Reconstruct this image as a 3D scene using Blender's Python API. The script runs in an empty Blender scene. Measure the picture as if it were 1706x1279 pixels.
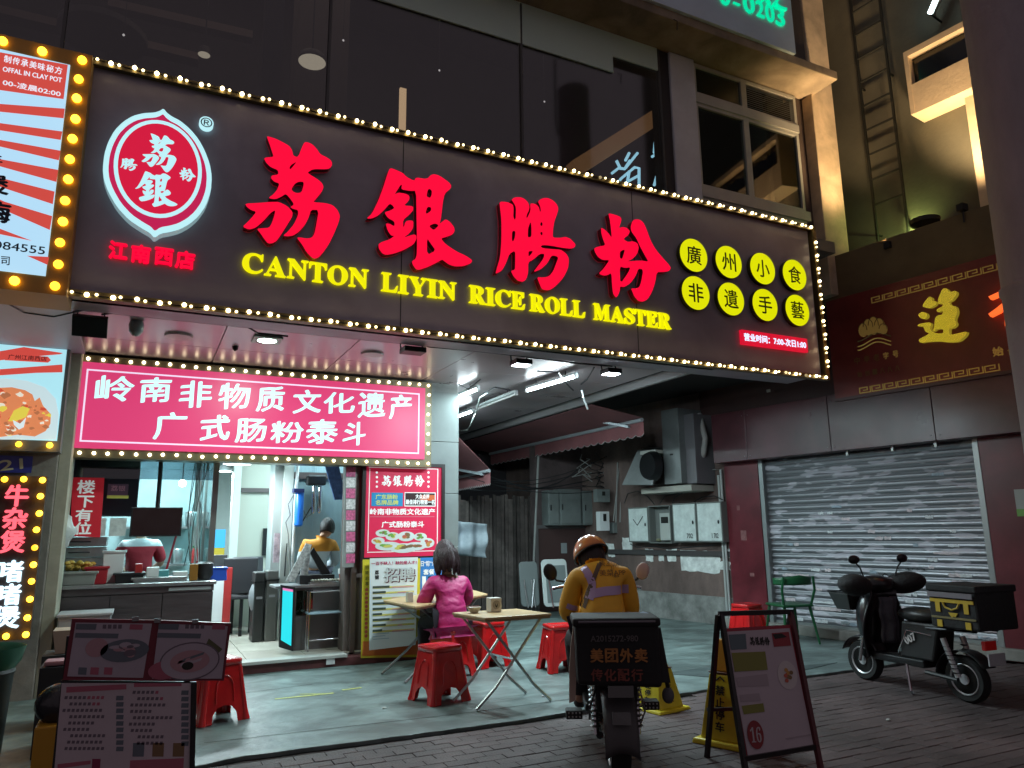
import bpy, bmesh, math, random
from mathutils import Vector, Matrix
random.seed(7)
R = math.radians
sc = bpy.context.scene
col = sc.collection
# ---------------- camera ----------------
FPX, CX, CY, CAMH = 1234.8, 853.0, 639.5, 1.4
PIT, ROL, AZX = R(11.283), R(-0.701), R(63.574)
def _w(v):  # camera-heading frame (right, forward, up) -> world
    return Vector((v[0]*math.sin(AZX)+v[1]*math.cos(AZX), -v[0]*math.cos(AZX)+v[1]*math.sin(AZX), v[2]))
_f = Vector((0, math.cos(PIT), math.sin(PIT))); _r = Vector((1, 0, 0)); _u = _r.cross(_f)
_r2 = _r*math.cos(ROL)+_u*math.sin(ROL); _u2 = _r2.cross(_f)
FW, RT, UP = _w(_f), _w(_r2), _w(_u2)
CAM = Vector((0, 0, CAMH))
cd = bpy.data.cameras.new('camera'); cam = bpy.data.objects.new('camera', cd); col.objects.link(cam)
cd.sensor_width = 36; cd.lens = FPX*36/1706; cd.clip_start = 0.05; cd.clip_end = 500
m = Matrix((RT, UP, -FW)).transposed().to_4x4(); m.translation = CAM
cam.matrix_world = m
sc.camera = cam
# ---------------- world: a city night sky ----------------
wd = bpy.data.worlds.new('World'); sc.world = wd; wd.use_nodes = True
nt = wd.node_tree
bg = nt.nodes['Background']
sky = nt.nodes.new('ShaderNodeTexSky'); sky.sky_type = 'NISHITA'; sky.sun_disc = False
sky.sun_elevation = R(-3); sky.sun_rotation = R(200)
mx = nt.nodes.new('ShaderNodeMix'); mx.data_type = 'RGBA'; mx.inputs[0].default_value = 0.9
nt.links.new(sky.outputs[0], mx.inputs[6]); mx.inputs[7].default_value = (0.84, 0.70, 0.78, 1)
nt.links.new(mx.outputs[2], bg.inputs[0])
bg.inputs[1].default_value = 0.15
sc.view_settings.view_transform = 'Standard'; sc.view_settings.look = 'None'
sc.view_settings.exposure = 0.42; sc.view_settings.gamma = 1; sc.view_settings.use_curve_mapping = False
sc.cycles.use_denoising = True
sc.cycles.max_bounces = 6; sc.cycles.diffuse_bounces = 3; sc.cycles.glossy_bounces = 4; sc.cycles.transparent_max_bounces = 12
sc.cycles.caustics_reflective = False; sc.cycles.caustics_refractive = False
sc.cycles.sample_clamp_indirect = 4
# ---------------- pixel -> place helpers (authoring measurements on known planes) ----------------
def ray(px, py): return FW+RT*((px-CX)/FPX)-UP*((py-CY)/FPX)
def onY(px, py, Y):
    d = ray(px, py); return CAM+d*(Y/d.y)
def onX(px, py, X):
    d = ray(px, py); return CAM+d*(X/d.x)
def onZ(px, py, Z=0.0):
    d = ray(px, py); return CAM+d*((Z-CAMH)/d.z)
HF = Vector((math.cos(AZX), math.sin(AZX), 0)); HR = Vector((math.sin(AZX), -math.cos(AZX), 0))
def atD(px, py, D):
    d = ray(px, py); return CAM+d*(D/(d.dot(HF)))
class Frame:
    """a plane in the place: origin, right, up; N points to the viewer"""
    def __init__(s, O, U, V):
        s.O = Vector(O); s.U = Vector(U).normalized(); s.V = Vector(V).normalized(); s.N = s.U.cross(s.V).normalized()
    def p(s, u, v, d=0): return s.O+s.U*u+s.V*v+s.N*d
    def uv(s, px, py, d=0):
        r = ray(px, py); o = s.O+s.N*d
        t = (o-CAM).dot(s.N)/r.dot(s.N); q = CAM+r*t-s.O
        return q.dot(s.U), q.dot(s.V)
def YF(Y): return Frame((0, Y, 0), (1, 0, 0), (0, 0, 1))
RD = Vector((-.143, .99, 0)).normalized()
RF = Frame((7.97, 7.64, 0), -RD, (0, 0, 1))      # ground floor shop front on the right
# ---------------- materials ----------------
MATS = {}
def mat(name, c, rough=.6, metal=0, emit=None, es=0, noise=None, bump=None, spec=.5, alpha=None, coat=0, var=None):
    if name in MATS: return MATS[name]
    m = bpy.data.materials.new(name); m.use_nodes = True; MATS[name] = m
    t = m.node_tree; b = t.nodes['Principled BSDF']
    b.inputs['Base Color'].default_value = (*c, 1); b.inputs['Roughness'].default_value = rough
    b.inputs['Metallic'].default_value = metal; b.inputs['Specular IOR Level'].default_value = spec
    if coat: b.inputs['Coat Weight'].default_value = coat; b.inputs['Coat Roughness'].default_value = .15
    if emit:
        b.inputs['Emission Color'].default_value = (*emit, 1); b.inputs['Emission Strength'].default_value = es
    if noise or bump or var:
        tc = t.nodes.new('ShaderNodeTexCoord')
    if noise:
        n = t.nodes.new('ShaderNodeTexNoise'); n.inputs['Scale'].default_value = noise[0]; n.inputs['Detail'].default_value = 6
        n.inputs['Roughness'].default_value = .65
        mp = t.nodes.new('ShaderNodeMapping'); t.links.new(tc.outputs['Object'], mp.inputs[0])
        if len(noise) > 2: mp.inputs['Scale'].default_value = noise[2]
        t.links.new(mp.outputs[0], n.inputs['Vector'])
        cr = t.nodes.new('ShaderNodeValToRGB')
        a = noise[1]
        cr.color_ramp.elements[0].position = .3; cr.color_ramp.elements[1].position = .7
        cr.color_ramp.elements[0].color = (*[x*(1-a) for x in c], 1); cr.color_ramp.elements[1].color = (*[min(1, x*(1+a)) for x in c], 1)
        t.links.new(n.outputs['Fac'], cr.inputs[0]); t.links.new(cr.outputs[0], b.inputs['Base Color'])
        mr = t.nodes.new('ShaderNodeMapRange'); mr.inputs[3].default_value = max(0, rough-.12); mr.inputs[4].default_value = min(1, rough+.15)
        t.links.new(n.outputs['Fac'], mr.inputs[0]); t.links.new(mr.outputs[0], b.inputs['Roughness'])
    if var:  # every piece its own shade
        oi = t.nodes.new('ShaderNodeObjectInfo'); hs = t.nodes.new('ShaderNodeHueSaturation')
        mr2 = t.nodes.new('ShaderNodeMapRange'); mr2.inputs[3].default_value = 1-var; mr2.inputs[4].default_value = 1+var
        t.links.new(oi.outputs['Random'], mr2.inputs[0]); t.links.new(mr2.outputs[0], hs.inputs['Value'])
        src = b.inputs['Base Color'].links[0].from_socket if b.inputs['Base Color'].links else None
        if src: t.links.new(src, hs.inputs['Color'])
        else: hs.inputs['Color'].default_value = (*c, 1)
        t.links.new(hs.outputs[0], b.inputs['Base Color'])
    if bump:
        n2 = t.nodes.new('ShaderNodeTexNoise'); n2.inputs['Scale'].default_value = bump[0]; n2.inputs['Detail'].default_value = 5
        if len(bump) > 2:
            mp2 = t.nodes.new('ShaderNodeMapping'); mp2.inputs['Scale'].default_value = bump[2]
            t.links.new(tc.outputs['Object'], mp2.inputs[0]); t.links.new(mp2.outputs[0], n2.inputs['Vector'])
        else: t.links.new(tc.outputs['Object'], n2.inputs['Vector'])
        bp = t.nodes.new('ShaderNodeBump'); bp.inputs['Strength'].default_value = bump[1]; bp.inputs['Distance'].default_value = .02
        t.links.new(n2.outputs['Fac'], bp.inputs['Height']); t.links.new(bp.outputs[0], b.inputs['Normal'])
    return m
def world_stain(m, scale=.9, lo=.6, hi=1.15):
    """large worn patches that run across many pieces"""
    t = m.node_tree; b = t.nodes['Principled BSDF']; g = t.nodes.new('ShaderNodeNewGeometry'); n = t.nodes.new('ShaderNodeTexNoise'); n.inputs['Scale'].default_value = scale; n.inputs['Detail'].default_value = 7; n.inputs['Distortion'].default_value = .6
    t.links.new(g.outputs['Position'], n.inputs['Vector']); r = t.nodes.new('ShaderNodeValToRGB'); r.color_ramp.elements[0].position = .38; r.color_ramp.elements[1].position = .62
    r.color_ramp.elements[0].color = (lo, lo, lo, 1); r.color_ramp.elements[1].color = (hi, hi, hi, 1); t.links.new(n.outputs['Fac'], r.inputs[0])
    x = t.nodes.new('ShaderNodeMix'); x.data_type = 'RGBA'; x.blend_type = 'MULTIPLY'; x.inputs[0].default_value = 1
    if b.inputs['Base Color'].links: t.links.new(b.inputs['Base Color'].links[0].from_socket, x.inputs[6])
    else: x.inputs[6].default_value = b.inputs['Base Color'].default_value
    t.links.new(r.outputs[0], x.inputs[7]); t.links.new(x.outputs[2], b.inputs['Base Color']); return m
def uneven(m):
    """bulbs age: every one its own brightness, a few dead"""
    t = m.node_tree; b = t.nodes['Principled BSDF']; oi = t.nodes.new('ShaderNodeObjectInfo'); r = t.nodes.new('ShaderNodeValToRGB'); s_ = b.inputs['Emission Strength'].default_value
    r.color_ramp.elements[0].position = .015; r.color_ramp.elements[0].color = (.02, .02, .02, 1); r.color_ramp.elements[1].position = .03; r.color_ramp.elements[1].color = (.45, .45, .45, 1); e = r.color_ramp.elements.new(1); e.color = (1, 1, 1, 1)
    k = t.nodes.new('ShaderNodeMath'); k.operation = 'MULTIPLY'; k.inputs[1].default_value = s_*1.25; t.links.new(oi.outputs['Random'], r.inputs[0]); t.links.new(r.outputs[0], k.inputs[0]); t.links.new(k.outputs[0], b.inputs['Emission Strength']); return m
def glow(name, c, s):
    if s <= 3: s /= 1.338
    m = mat(name, tuple(min(.8, x*.5) for x in c), .4, emit=c, es=s); return m
def glass(name, tint=(.6, .7, .7), refl=.12, rough=.02):
    if name in MATS: return MATS[name]
    m = bpy.data.materials.new(name); m.use_nodes = True; MATS[name] = m
    t = m.node_tree; t.nodes.clear()
    o = t.nodes.new('ShaderNodeOutputMaterial'); tr = t.nodes.new('ShaderNodeBsdfTransparent'); gl = t.nodes.new('ShaderNodeBsdfGlossy')
    tr.inputs[0].default_value = (*tint, 1); gl.inputs['Roughness'].default_value = rough
    lw = t.nodes.new('ShaderNodeLayerWeight'); lw.inputs[0].default_value = .5
    fr = t.nodes.new('ShaderNodeMath'); fr.operation = 'POWER'; fr.inputs[1].default_value = 4; t.links.new(lw.outputs['Facing'], fr.inputs[0])
    ad = t.nodes.new('ShaderNodeMath'); ad.operation = 'ADD'; ad.inputs[1].default_value = refl
    mxs = t.nodes.new('ShaderNodeMixShader')
    t.links.new(fr.outputs[0], ad.inputs[0]); t.links.new(ad.outputs[0], mxs.inputs[0]); t.links.new(tr.outputs[0], mxs.inputs[1]); t.links.new(gl.outputs[0], mxs.inputs[2])
    t.links.new(mxs.outputs[0], o.inputs[0]); return m
# ---------------- objects ----------------
WM = {}
def wm(o): return WM.get(o.name, Matrix.Identity(4))
def thing(name, label, cat, loc=(0, 0, 0), rz=0, group=None):
    o = bpy.data.objects.new(name, None); col.objects.link(o); o.empty_display_size = .1
    o.location = loc; o.rotation_euler = (0, 0, rz); o['label'] = label; o['category'] = cat
    if group: o['group'] = group
    WM[o.name] = Matrix.Translation(Vector(loc)) @ Matrix.Rotation(rz, 4, 'Z')
    return o
def tag(o, label, cat, group=None):
    o['label'] = label; o['category'] = cat
    if group: o['group'] = group
    return o
def kind(o, k='structure'): o['kind'] = k; return o
def copy_tree(o, parent=None):
    c = o.copy(); col.objects.link(c); c.parent = parent
    if parent is not None: c.matrix_parent_inverse = o.matrix_parent_inverse.copy()
    for ch in [x for x in KIDS.get(o.name, [])]: 
        cc = copy_tree(ch, c); KIDS.setdefault(c.name, []).append(cc)
    return c
KIDS = {}
TXT = {}
def glyph(body, res=3):
    """outline of a string as flat triangles, bbox-normalised"""
    k = (body, res)
    if k in TXT: return TXT[k]
    cu = bpy.data.curves.new('tmp', 'FONT'); cu.body = body; cu.size = 1; cu.resolution_u = res
    o = bpy.data.objects.new('tmp', cu); col.objects.link(o)
    me = bpy.data.meshes.new_from_object(o.evaluated_get(bpy.context.evaluated_depsgraph_get()))
    vs = [(v.co.x, v.co.y) for v in me.vertices]; fs = [tuple(p.vertices) for p in me.polygons]
    bpy.data.objects.remove(o); bpy.data.curves.remove(cu); bpy.data.meshes.remove(me)
    TXT[k] = _norm(vs, fs); return TXT[k]
def _norm(vs, fs):
    x0 = min(v[0] for v in vs); x1 = max(v[0] for v in vs); y0 = min(v[1] for v in vs); y1 = max(v[1] for v in vs)
    vs = [((x-x0)/max(1e-6, x1-x0), (y-y0)/max(1e-6, y1-y0)) for x, y in vs]
    ec = {}
    for f in fs:
        for a, b in zip(f, f[1:]+f[:1]): ec[(a, b)] = 1
    edge = [(a, b) for (a, b) in ec if (b, a) not in ec]
    return vs, fs, edge
def shape2d(loops):
    """filled outlines with holes (first loops filled, odd nesting = hole)"""
    cu = bpy.data.curves.new('tmp', 'CURVE'); cu.dimensions = '2D'; cu.fill_mode = 'BOTH'
    for lp in loops:
        s = cu.splines.new('POLY'); s.points.add(len(lp)-1); s.use_cyclic_u = True
        for i, (x, y) in enumerate(lp): s.points[i].co = (x, y, 0, 1)
    o = bpy.data.objects.new('tmp', cu); col.objects.link(o)
    me = bpy.data.meshes.new_from_object(o.evaluated_get(bpy.context.evaluated_depsgraph_get()))
    vs = [(v.co.x, v.co.y) for v in me.vertices]; fs = [tuple(p.vertices) for p in me.polygons]
    bpy.data.objects.remove(o); bpy.data.curves.remove(cu); bpy.data.meshes.remove(me)
    ec = {}
    for f in fs:
        for a, b in zip(f, f[1:]+f[:1]): ec[(a, b)] = 1
    return vs, fs, [(a, b) for (a, b) in ec if (b, a) not in ec]
def smooth_loop(lp, it=1):
    for _ in range(it):
        n = []
        for i in range(len(lp)):
            a = lp[i]; b = lp[(i+1) % len(lp)]
            n += [(a[0]*.8+b[0]*.2, a[1]*.8+b[1]*.2), (a[0]*.2+b[0]*.8, a[1]*.2+b[1]*.8)]
        lp = n
    return lp
class MB:
    def __init__(s): s.v = []; s.f = []; s.sm = []
    def add(s, vs, fs, sm=False):
        o = len(s.v); s.v += [tuple(x) for x in vs]; s.f += [tuple(i+o for i in f) for f in fs]; s.sm += [sm]*len(fs); return s
    def hexa(s, p): return s.add(p, [(0, 3, 2, 1), (4, 5, 6, 7), (0, 1, 5, 4), (1, 2, 6, 5), (2, 3, 7, 6), (3, 0, 4, 7)])
    def box(s, x0, y0, z0, x1, y1, z1):
        return s.hexa([(x0, y0, z0), (x1, y0, z0), (x1, y1, z0), (x0, y1, z0), (x0, y0, z1), (x1, y0, z1), (x1, y1, z1), (x0, y1, z1)])
    def rbox(s, c, size, rz=0, rx=0, ry=0):
        M = Matrix.Translation(Vector(c)) @ Matrix.Rotation(rz, 4, 'Z') @ Matrix.Rotation(ry, 4, 'Y') @ Matrix.Rotation(rx, 4, 'X')
        a, b, d = size[0]/2, size[1]/2, size[2]/2
        return s.hexa([M @ Vector(p) for p in ((-a, -b, -d), (a, -b, -d), (a, b, -d), (-a, b, -d), (-a, -b, d), (a, -b, d), (a, b, d), (-a, b, d))])
    def fbox(s, F, u0, v0, u1, v1, d0, d1):
        if u0 > u1: u0, u1 = u1, u0
        if v0 > v1: v0, v1 = v1, v0
        return s.hexa([F.p(u0, v0, d0), F.p(u1, v0, d0), F.p(u1, v1, d0), F.p(u0, v1, d0), F.p(u0, v0, d1), F.p(u1, v0, d1), F.p(u1, v1, d1), F.p(u0, v1, d1)])
    def fprism(s, F, pts, d0, d1):
        n = len(pts); a = sum(pts[i][0]*pts[(i+1) % n][1]-pts[(i+1) % n][0]*pts[i][1] for i in range(n))
        if a < 0: pts = pts[::-1]
        return s.add([F.p(u, v, d0) for u, v in pts]+[F.p(u, v, d1) for u, v in pts],
                     [tuple(range(n-1, -1, -1)), tuple(range(n, 2*n))]+[(i, (i+1) % n, n+(i+1) % n, n+i) for i in range(n)])
    def fshape(s, F, shp, mapf, d0, d1=None):
        """shape (verts, faces, rim) mapped to (u, v) and given depth d0..d1 (d1 the front)"""
        vs, fs, rim = shp; n = len(vs)
        if d1 is None:
            return s.add([F.p(*mapf(x, y), d0) for x, y in vs], fs)
        return s.add([F.p(*mapf(x, y), d1) for x, y in vs]+[F.p(*mapf(x, y), d0) for x, y in vs],
                     list(fs)+[(a, b, n+b, n+a)[::-1] for a, b in rim])
    def text(s, F, body, u0, v0, u1, v1, d0=.002, d1=None, bold=0, shear=0, rise=0):
        shp = glyph(body); offs = [(0, 0)]
        if bold: offs = [(-bold, 0), (bold, 0), (0, bold*.8), (0, -bold*.8), (0, 0)]
        if rise: offs = [(-bold, -bold*.5), (bold, bold*.9), (-bold*.3, bold*.4), (bold*.4, -bold*.2), (0, 0)]
        for k, (a, b) in enumerate(offs):
            mf = lambda x, y: (u0+(u1-u0)*x+a+shear*y*(v1-v0), v0+(v1-v0)*(y*(1-rise)+rise*x)+b+rise*.25*(v1-v0)*(math.sin(6.3*x*y)))
            s.fshape(F, shp, mf, d0+k*.0003 if d1 is None else d0, None if d1 is None else d1+k*.0003)
        return s
    def disc(s, F, u, v, r, d0, d1, n=24, ry=None):
        ry = ry or r
        return s.fprism(F, [(u+r*math.cos(2*math.pi*i/n), v+ry*math.sin(2*math.pi*i/n)) for i in range(n)], d0, d1)
    def tube(s, pts, r, n=8, cap=True):
        pts = [Vector(p) for p in pts]; rs = r if isinstance(r, (list, tuple)) else [r]*len(pts)
        vs = []; fs = []; prev = None
        for i, p in enumerate(pts):
            t = (pts[min(i+1, len(pts)-1)]-pts[max(i-1, 0)])
            if t.length < 1e-9: t = Vector((0, 0, 1))
            t.normalize()
            if prev is None:
                a = Vector((0, 0, 1)) if abs(t.z) < .9 else Vector((1, 0, 0)); x = t.cross(a).normalized()
            else:
                x = prev-t*prev.dot(t)
                x = x.normalized() if x.length > 1e-6 else t.orthogonal().normalized()
            prev = x; y = t.cross(x)
            for k in range(n):
                an = 2*math.pi*k/n; vs.append(p+(x*math.cos(an)+y*math.sin(an))*rs[i])
        for i in range(len(pts)-1):
            for k in range(n):
                k2 = (k+1) % n; fs.append((i*n+k, i*n+k2, (i+1)*n+k2, (i+1)*n+k))
        s.add(vs, fs, True)
        if cap:
            o = len(pts)*n
            s.add(vs[:n], [tuple(range(n-1, -1, -1))]); s.add(vs[-n:], [tuple(range(n))])
        return s
    def sq(s, a, b, w, h=None):
        """square bar between two points"""
        a = Vector(a); b = Vector(b); t = (b-a).normalized(); h = h or w
        up = Vector((0, 0, 1)) if abs(t.z) < .95 else Vector((0, 1, 0)); x = t.cross(up).normalized()*w/2; y = x.cross(t).normalized()*h/2
        return s.hexa([a-x-y, a+x-y, a+x+y, a-x+y, b-x-y, b+x-y, b+x+y, b-x+y])
    def ball(s, c, r, n=10, m=6, M=None):
        r = r if isinstance(r, (tuple, list)) else (r, r, r); c = Vector(c)
        vs = [(0, 0, -1)]+[(math.cos(2*math.pi*k/n)*math.cos(ph), math.sin(2*math.pi*k/n)*math.cos(ph), math.sin(ph)) for ph in [math.pi*(j/m-.5) for j in range(1, m)] for k in range(n)]+[(0, 0, 1)]
        fs = [(0, 1+(k+1) % n, 1+k) for k in range(n)]
        for j in range(m-2):
            for k in range(n): a = 1+j*n; fs.append((a+k, a+(k+1) % n, a+n+(k+1) % n, a+n+k))
        L = len(vs)-1; a = 1+(m-2)*n; fs += [(a+k, a+(k+1) % n, L) for k in range(n)]
        vv = [Vector((x*r[0], y*r[1], z*r[2])) for x, y, z in vs]
        if M is not None: vv = [M @ v for v in vv]
        return s.add([c+v for v in vv], fs, True)
    def lathe(s, prof, c=(0, 0, 0), n=20, M=None):
        """profile (r, z) around z; M turns the axis"""
        c = Vector(c); vs = []
        for r, z in prof:
            for k in range(n):
                v = Vector((r*math.cos(2*math.pi*k/n), r*math.sin(2*math.pi*k/n), z)); vs.append(c+(M @ v if M is not None else v))
        fs = [(i*n+k, i*n+(k+1) % n, (i+1)*n+(k+1) % n, (i+1)*n+k) for i in range(len(prof)-1) for k in range(n)]
        s.add(vs, fs, True)
        if prof[0][0] > 1e-4: s.add(vs[:n], [tuple(range(n-1, -1, -1))])
        if prof[-1][0] > 1e-4: s.add(vs[-n:], [tuple(range(n))])
        return s
    def grid(s, fn, nu, nv, sm=True):
        vs = [fn(i/nu, j/nv) for j in range(nv+1) for i in range(nu+1)]
        return s.add(vs, [(j*(nu+1)+i, j*(nu+1)+i+1, (j+1)*(nu+1)+i+1, (j+1)*(nu+1)+i) for j in range(nv) for i in range(nu)], sm)
    def build(s, name, m, parent=None, local=False, bevel=0, subd=0, solid=0, label=None, keep=False):
        me = bpy.data.meshes.new(name); vs = s.v
        if parent is not None and not local:
            I = wm(parent).inverted(); vs = [I @ Vector(v) for v in vs]
        me.from_pydata([tuple(v) for v in vs], [], s.f); 
        me.polygons.foreach_set('use_smooth', s.sm)
        if any(s.sm): me.set_sharp_from_angle(angle=R(40))
        me.update()
        ms = m if isinstance(m, (list, tuple)) else [m]
        for x in ms: me.materials.append(x)
        o = bpy.data.objects.new(name, me); col.objects.link(o)
        if parent is not None: o.parent = parent; KIDS.setdefault(parent.name, []).append(o)
        WM[o.name] = wm(parent) if parent is not None else Matrix.Identity(4)
        if solid: k = o.modifiers.new('s', 'SOLIDIFY'); k.thickness = solid; k.offset = 0
        if bevel: k = o.modifiers.new('b', 'BEVEL'); k.width = bevel; k.segments = 2; k.limit_method = 'ANGLE'; k.angle_limit = R(50)
        if subd: k = o.modifiers.new('d', 'SUBSURF'); k.levels = subd; k.render_levels = subd
        if label: o['label'] = label
        return o
def inst(o, parent, loc, M=None):
    """a repeat of a small part sharing its mesh (parent-local offset)"""
    c = o.copy(); col.objects.link(c); c.parent = parent; c.location = loc
    KIDS.setdefault(parent.name, []).append(c); return c
def reveal_top(o, loc, label, cat, group=None):
    o.location = loc; tag(o, label, cat, group); return o
def light(name, kind_, loc, energy, color, parent=None, size=.2, size_y=None, aim=None, spot=None, blend=.6):
    l = bpy.data.lights.new(name, kind_); l.energy = energy; l.color = color
    if kind_ == 'AREA':
        l.size = size
        if size_y: l.shape = 'RECTANGLE'; l.size_y = size_y
        else: l.shape = 'DISK'
    elif kind_ in ('SPOT', 'POINT'): l.shadow_soft_size = size
    if kind_ == 'SPOT' and spot: l.spot_size = R(spot); l.spot_blend = blend
    o = bpy.data.objects.new(name, l); col.objects.link(o); o.location = loc
    if aim is not None: o.rotation_euler = (Vector(aim)-Vector(loc)).to_track_quat('-Z', 'Y').to_euler()
    return o
# ---------------- palette ----------------
dark = mat('dark_metal', (.02, .02, .022), .4, .6)
blk = mat('black_plastic', (.012, .012, .014), .45)
steel = mat('brushed_steel', (.45, .46, .47), .32, .9, noise=(9, .15))
chrome = mat('chrome', (.6, .6, .62), .18, 1)
white_p = mat('white_plastic', (.7, .72, .72), .4)
grey_w = mat('grey_painted_wall', (.22, .23, .22), .8, noise=(3, .25), bump=(30, .1))
# ---------------- ground ----------------
g = MB().add([(-60, -40, -.012), (90, -40, -.012), (90, 90, -.012), (-60, 90, -.012)], [(0, 1, 2, 3)])
asph = mat('joint_sand', (.045, .033, .033), .9, noise=(8, .4))
pave = kind(g.build('pavement', asph))
# forecourt slab edge (measured on the ground)
ED = [(-6, onZ(400, 1262).y-1.3)]+[tuple(onZ(*q)[:2]) for q in ((330, 1281), (400, 1266), (853, 1206), (1178, 1152), (1290, 1136), (1403, 1121), (1470, 1112))]+[(9.5, onZ(1470, 1112).y+.25)]
def edge_y(x):
    for (a, b), (c, d) in zip(ED[:-1], ED[1:]):
        if x <= c: return b+(d-b)*(x-a)/(c-a)
    return ED[-1][1]
paver_m = world_stain(mat('red_brown_pavers', (.100, .070, .070), .72, noise=(2.2, .35), bump=(60, .3), var=.12))
def paver_mesh(L, Wd, h=.05):
    b = MB(); e = .003; a, c = L/2, Wd/2
    b.add([(-a, -c, -h), (a, -c, -h), (a, c, -h), (-a, c, -h), (-a, -c, -e), (a, -c, -e), (a, c, -e), (-a, c, -e), (-a+e, -c+e, 0), (a-e, -c+e, 0), (a-e, c-e, 0), (-a+e, c-e, 0)],
          [(0, 1, 5, 4), (1, 2, 6, 5), (2, 3, 7, 6), (3, 0, 4, 7), (4, 5, 9, 8), (5, 6, 10, 9), (6, 7, 11, 10), (7, 4, 8, 11), (8, 9, 10, 11)])
    return b
Lp, Wp = .20, .10
cells = []
for j in range(0, 78):
    y = .9+j*Wp
    for i in range(-20, 64):
        x = i*Lp+(Lp/2 if j % 2 else 0)
        if y+Wp/2 > edge_y(x)-.0 or x > 8.25: continue
        q = Vector((x, y, 0))-CAM; z = q.dot(FW)
        if z < 2: continue
        px = CX+FPX*q.dot(RT)/z; py = CY-FPX*q.dot(UP)/z
        vis = -80 < px < 1790 and py < 1300
        near = -600 < px < 2500 and py < 2100
        if near: cells.append((not vis, z, x, y))
cells.sort()
base = paver_mesh(Lp-.003, Wp-.003).build('paver', paver_m, pave)
n = 0; rest = MB()
for nv, z, x, y in cells:
    zz = random.uniform(-.002, .003)
    if not nv and n < 299:
        if n == 0: base.location = (x, y, zz)
        else: inst(base, pave, (x, y, zz))
        n += 1
    else:
        b = paver_mesh(Lp-.003, Wp-.003); rest.add([(a+x, c+y, d+zz) for a, c, d in b.v], b.f)
kind(rest.build('outer_pavers', paver_m, pave), 'stuff')
# painted forecourt
conc = mat('green_painted_concrete', (.135, .178, .172), .42, noise=(1.3, .38, (1, 1.3, 1)), bump=(9, .3))
_t = conc.node_tree; _b = _t.nodes['Principled BSDF']; _n = _t.nodes.new('ShaderNodeTexNoise'); _n.inputs['Scale'].default_value = 3.1; _n.inputs['Detail'].default_value = 9; _n.inputs['Distortion'].default_value = .8
_c = _t.nodes.new('ShaderNodeTexCoord'); _m = _t.nodes.new('ShaderNodeMapping'); _m.inputs['Scale'].default_value = (.8, 1.1, 1); _m.inputs['Rotation'].default_value = (0, 0, .25); _t.links.new(_c.outputs['Object'], _m.inputs[0]); _t.links.new(_m.outputs[0], _n.inputs['Vector'])
_r2 = _t.nodes.new('ShaderNodeValToRGB'); _r2.color_ramp.elements[0].position = .42; _r2.color_ramp.elements[0].color = (.66, .66, .66, 1); _r2.color_ramp.elements[1].position = .60; _r2.color_ramp.elements[1].color = (1.15, 1.15, 1.15, 1); _t.links.new(_n.outputs['Fac'], _r2.inputs[0])
_x = _t.nodes.new('ShaderNodeMix'); _x.data_type = 'RGBA'; _x.blend_type = 'MULTIPLY'; _x.inputs[0].default_value = 1; _s = _b.inputs['Base Color'].links[0].from_socket; _t.links.new(_s, _x.inputs[6]); _t.links.new(_r2.outputs[0], _x.inputs[7]); _t.links.new(_x.outputs[2], _b.inputs['Base Color'])
fm = MB()
ex = [-6+.12*i for i in range(int(14.3/.12)+1)]; _r = random.Random(2)
pts = [(x, edge_y(x)+_r.uniform(-.012, .012)) for x in ex]+[(8.3, 8.5), (7.4, 14.5), (-6, 14.5)]
fm.fprism(Frame((0, 0, 0), (1, 0, 0), (0, 1, 0)), pts, -.011, .02)
fore = kind(fm.build('forecourt', conc, bevel=.006))
drt = mat('dark_patch', (.055, .075, .075), .5, noise=(5, .4))
for k, (pp) in enumerate([[(1100, 1122), (1180, 1112), (1330, 1110), (1395, 1104), (1335, 1118), (1180, 1128)]]):
    b = MB(); b.fprism(Frame((0, 0, 0), (1, 0, 0), (0, 1, 0)), [tuple(onZ(*q, .02)[:2]) for q in pp], .019, .024)
    b.build('patch', drt, fore)
yl = mat('worn_yellow_paint', (.42, .45, .12), .6, noise=(30, .4))
b = MB()
for seg in [((458, 1165), (556, 1155), 3.0), ((570, 1150), (602, 1146), 3.2), ((500, 1157), (540, 1156), 2)]:
    a = onZ(*seg[0], .02); c = onZ(*seg[1], .02); w = .012*seg[2]/2; t = (c-a).normalized(); nn = Vector((-t.y, t.x, 0))*w
    b.add([a-nn+Vector((0, 0, .004)), c-nn+Vector((0, 0, .004)), c+nn+Vector((0, 0, .004)), a+nn+Vector((0, 0, .004))], [(0, 1, 2, 3)])
b.build('yellow_line', yl, fore)
ck = MB()
for a0, a1 in [((405, 1155), (520, 1140)), ((340, 1238), (760, 1190)), ((760, 1190), (1060, 1150))]:
    a = onZ(*a0, .02); c = onZ(*a1, .02); t = (c-a).normalized(); nn = Vector((-t.y, t.x, 0))*.005; z = Vector((0, 0, .003))
    ck.add([a-nn+z, c-nn+z, c+nn+z, a+nn+z], [(0, 1, 2, 3)])
ck.build('joint', mat('joint_dark', (.03, .035, .035), .8), fore)
# ---------------- shop building ----------------
SH = thing('shop_building', 'two storey shop building with canopy, pale column and dark glazed upper floor', 'building', (0, 8.5, 0))
YFc = 8.5; FZ = .14
alu = mat('pale_aluminium_panel', (.42, .36, .38), .3, .35, noise=(2, .08), var=.05)
cream = mat('cream_tile_cladding', (.155, .175, .17), .45, noise=(3, .12), bump=(20, .05))
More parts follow.
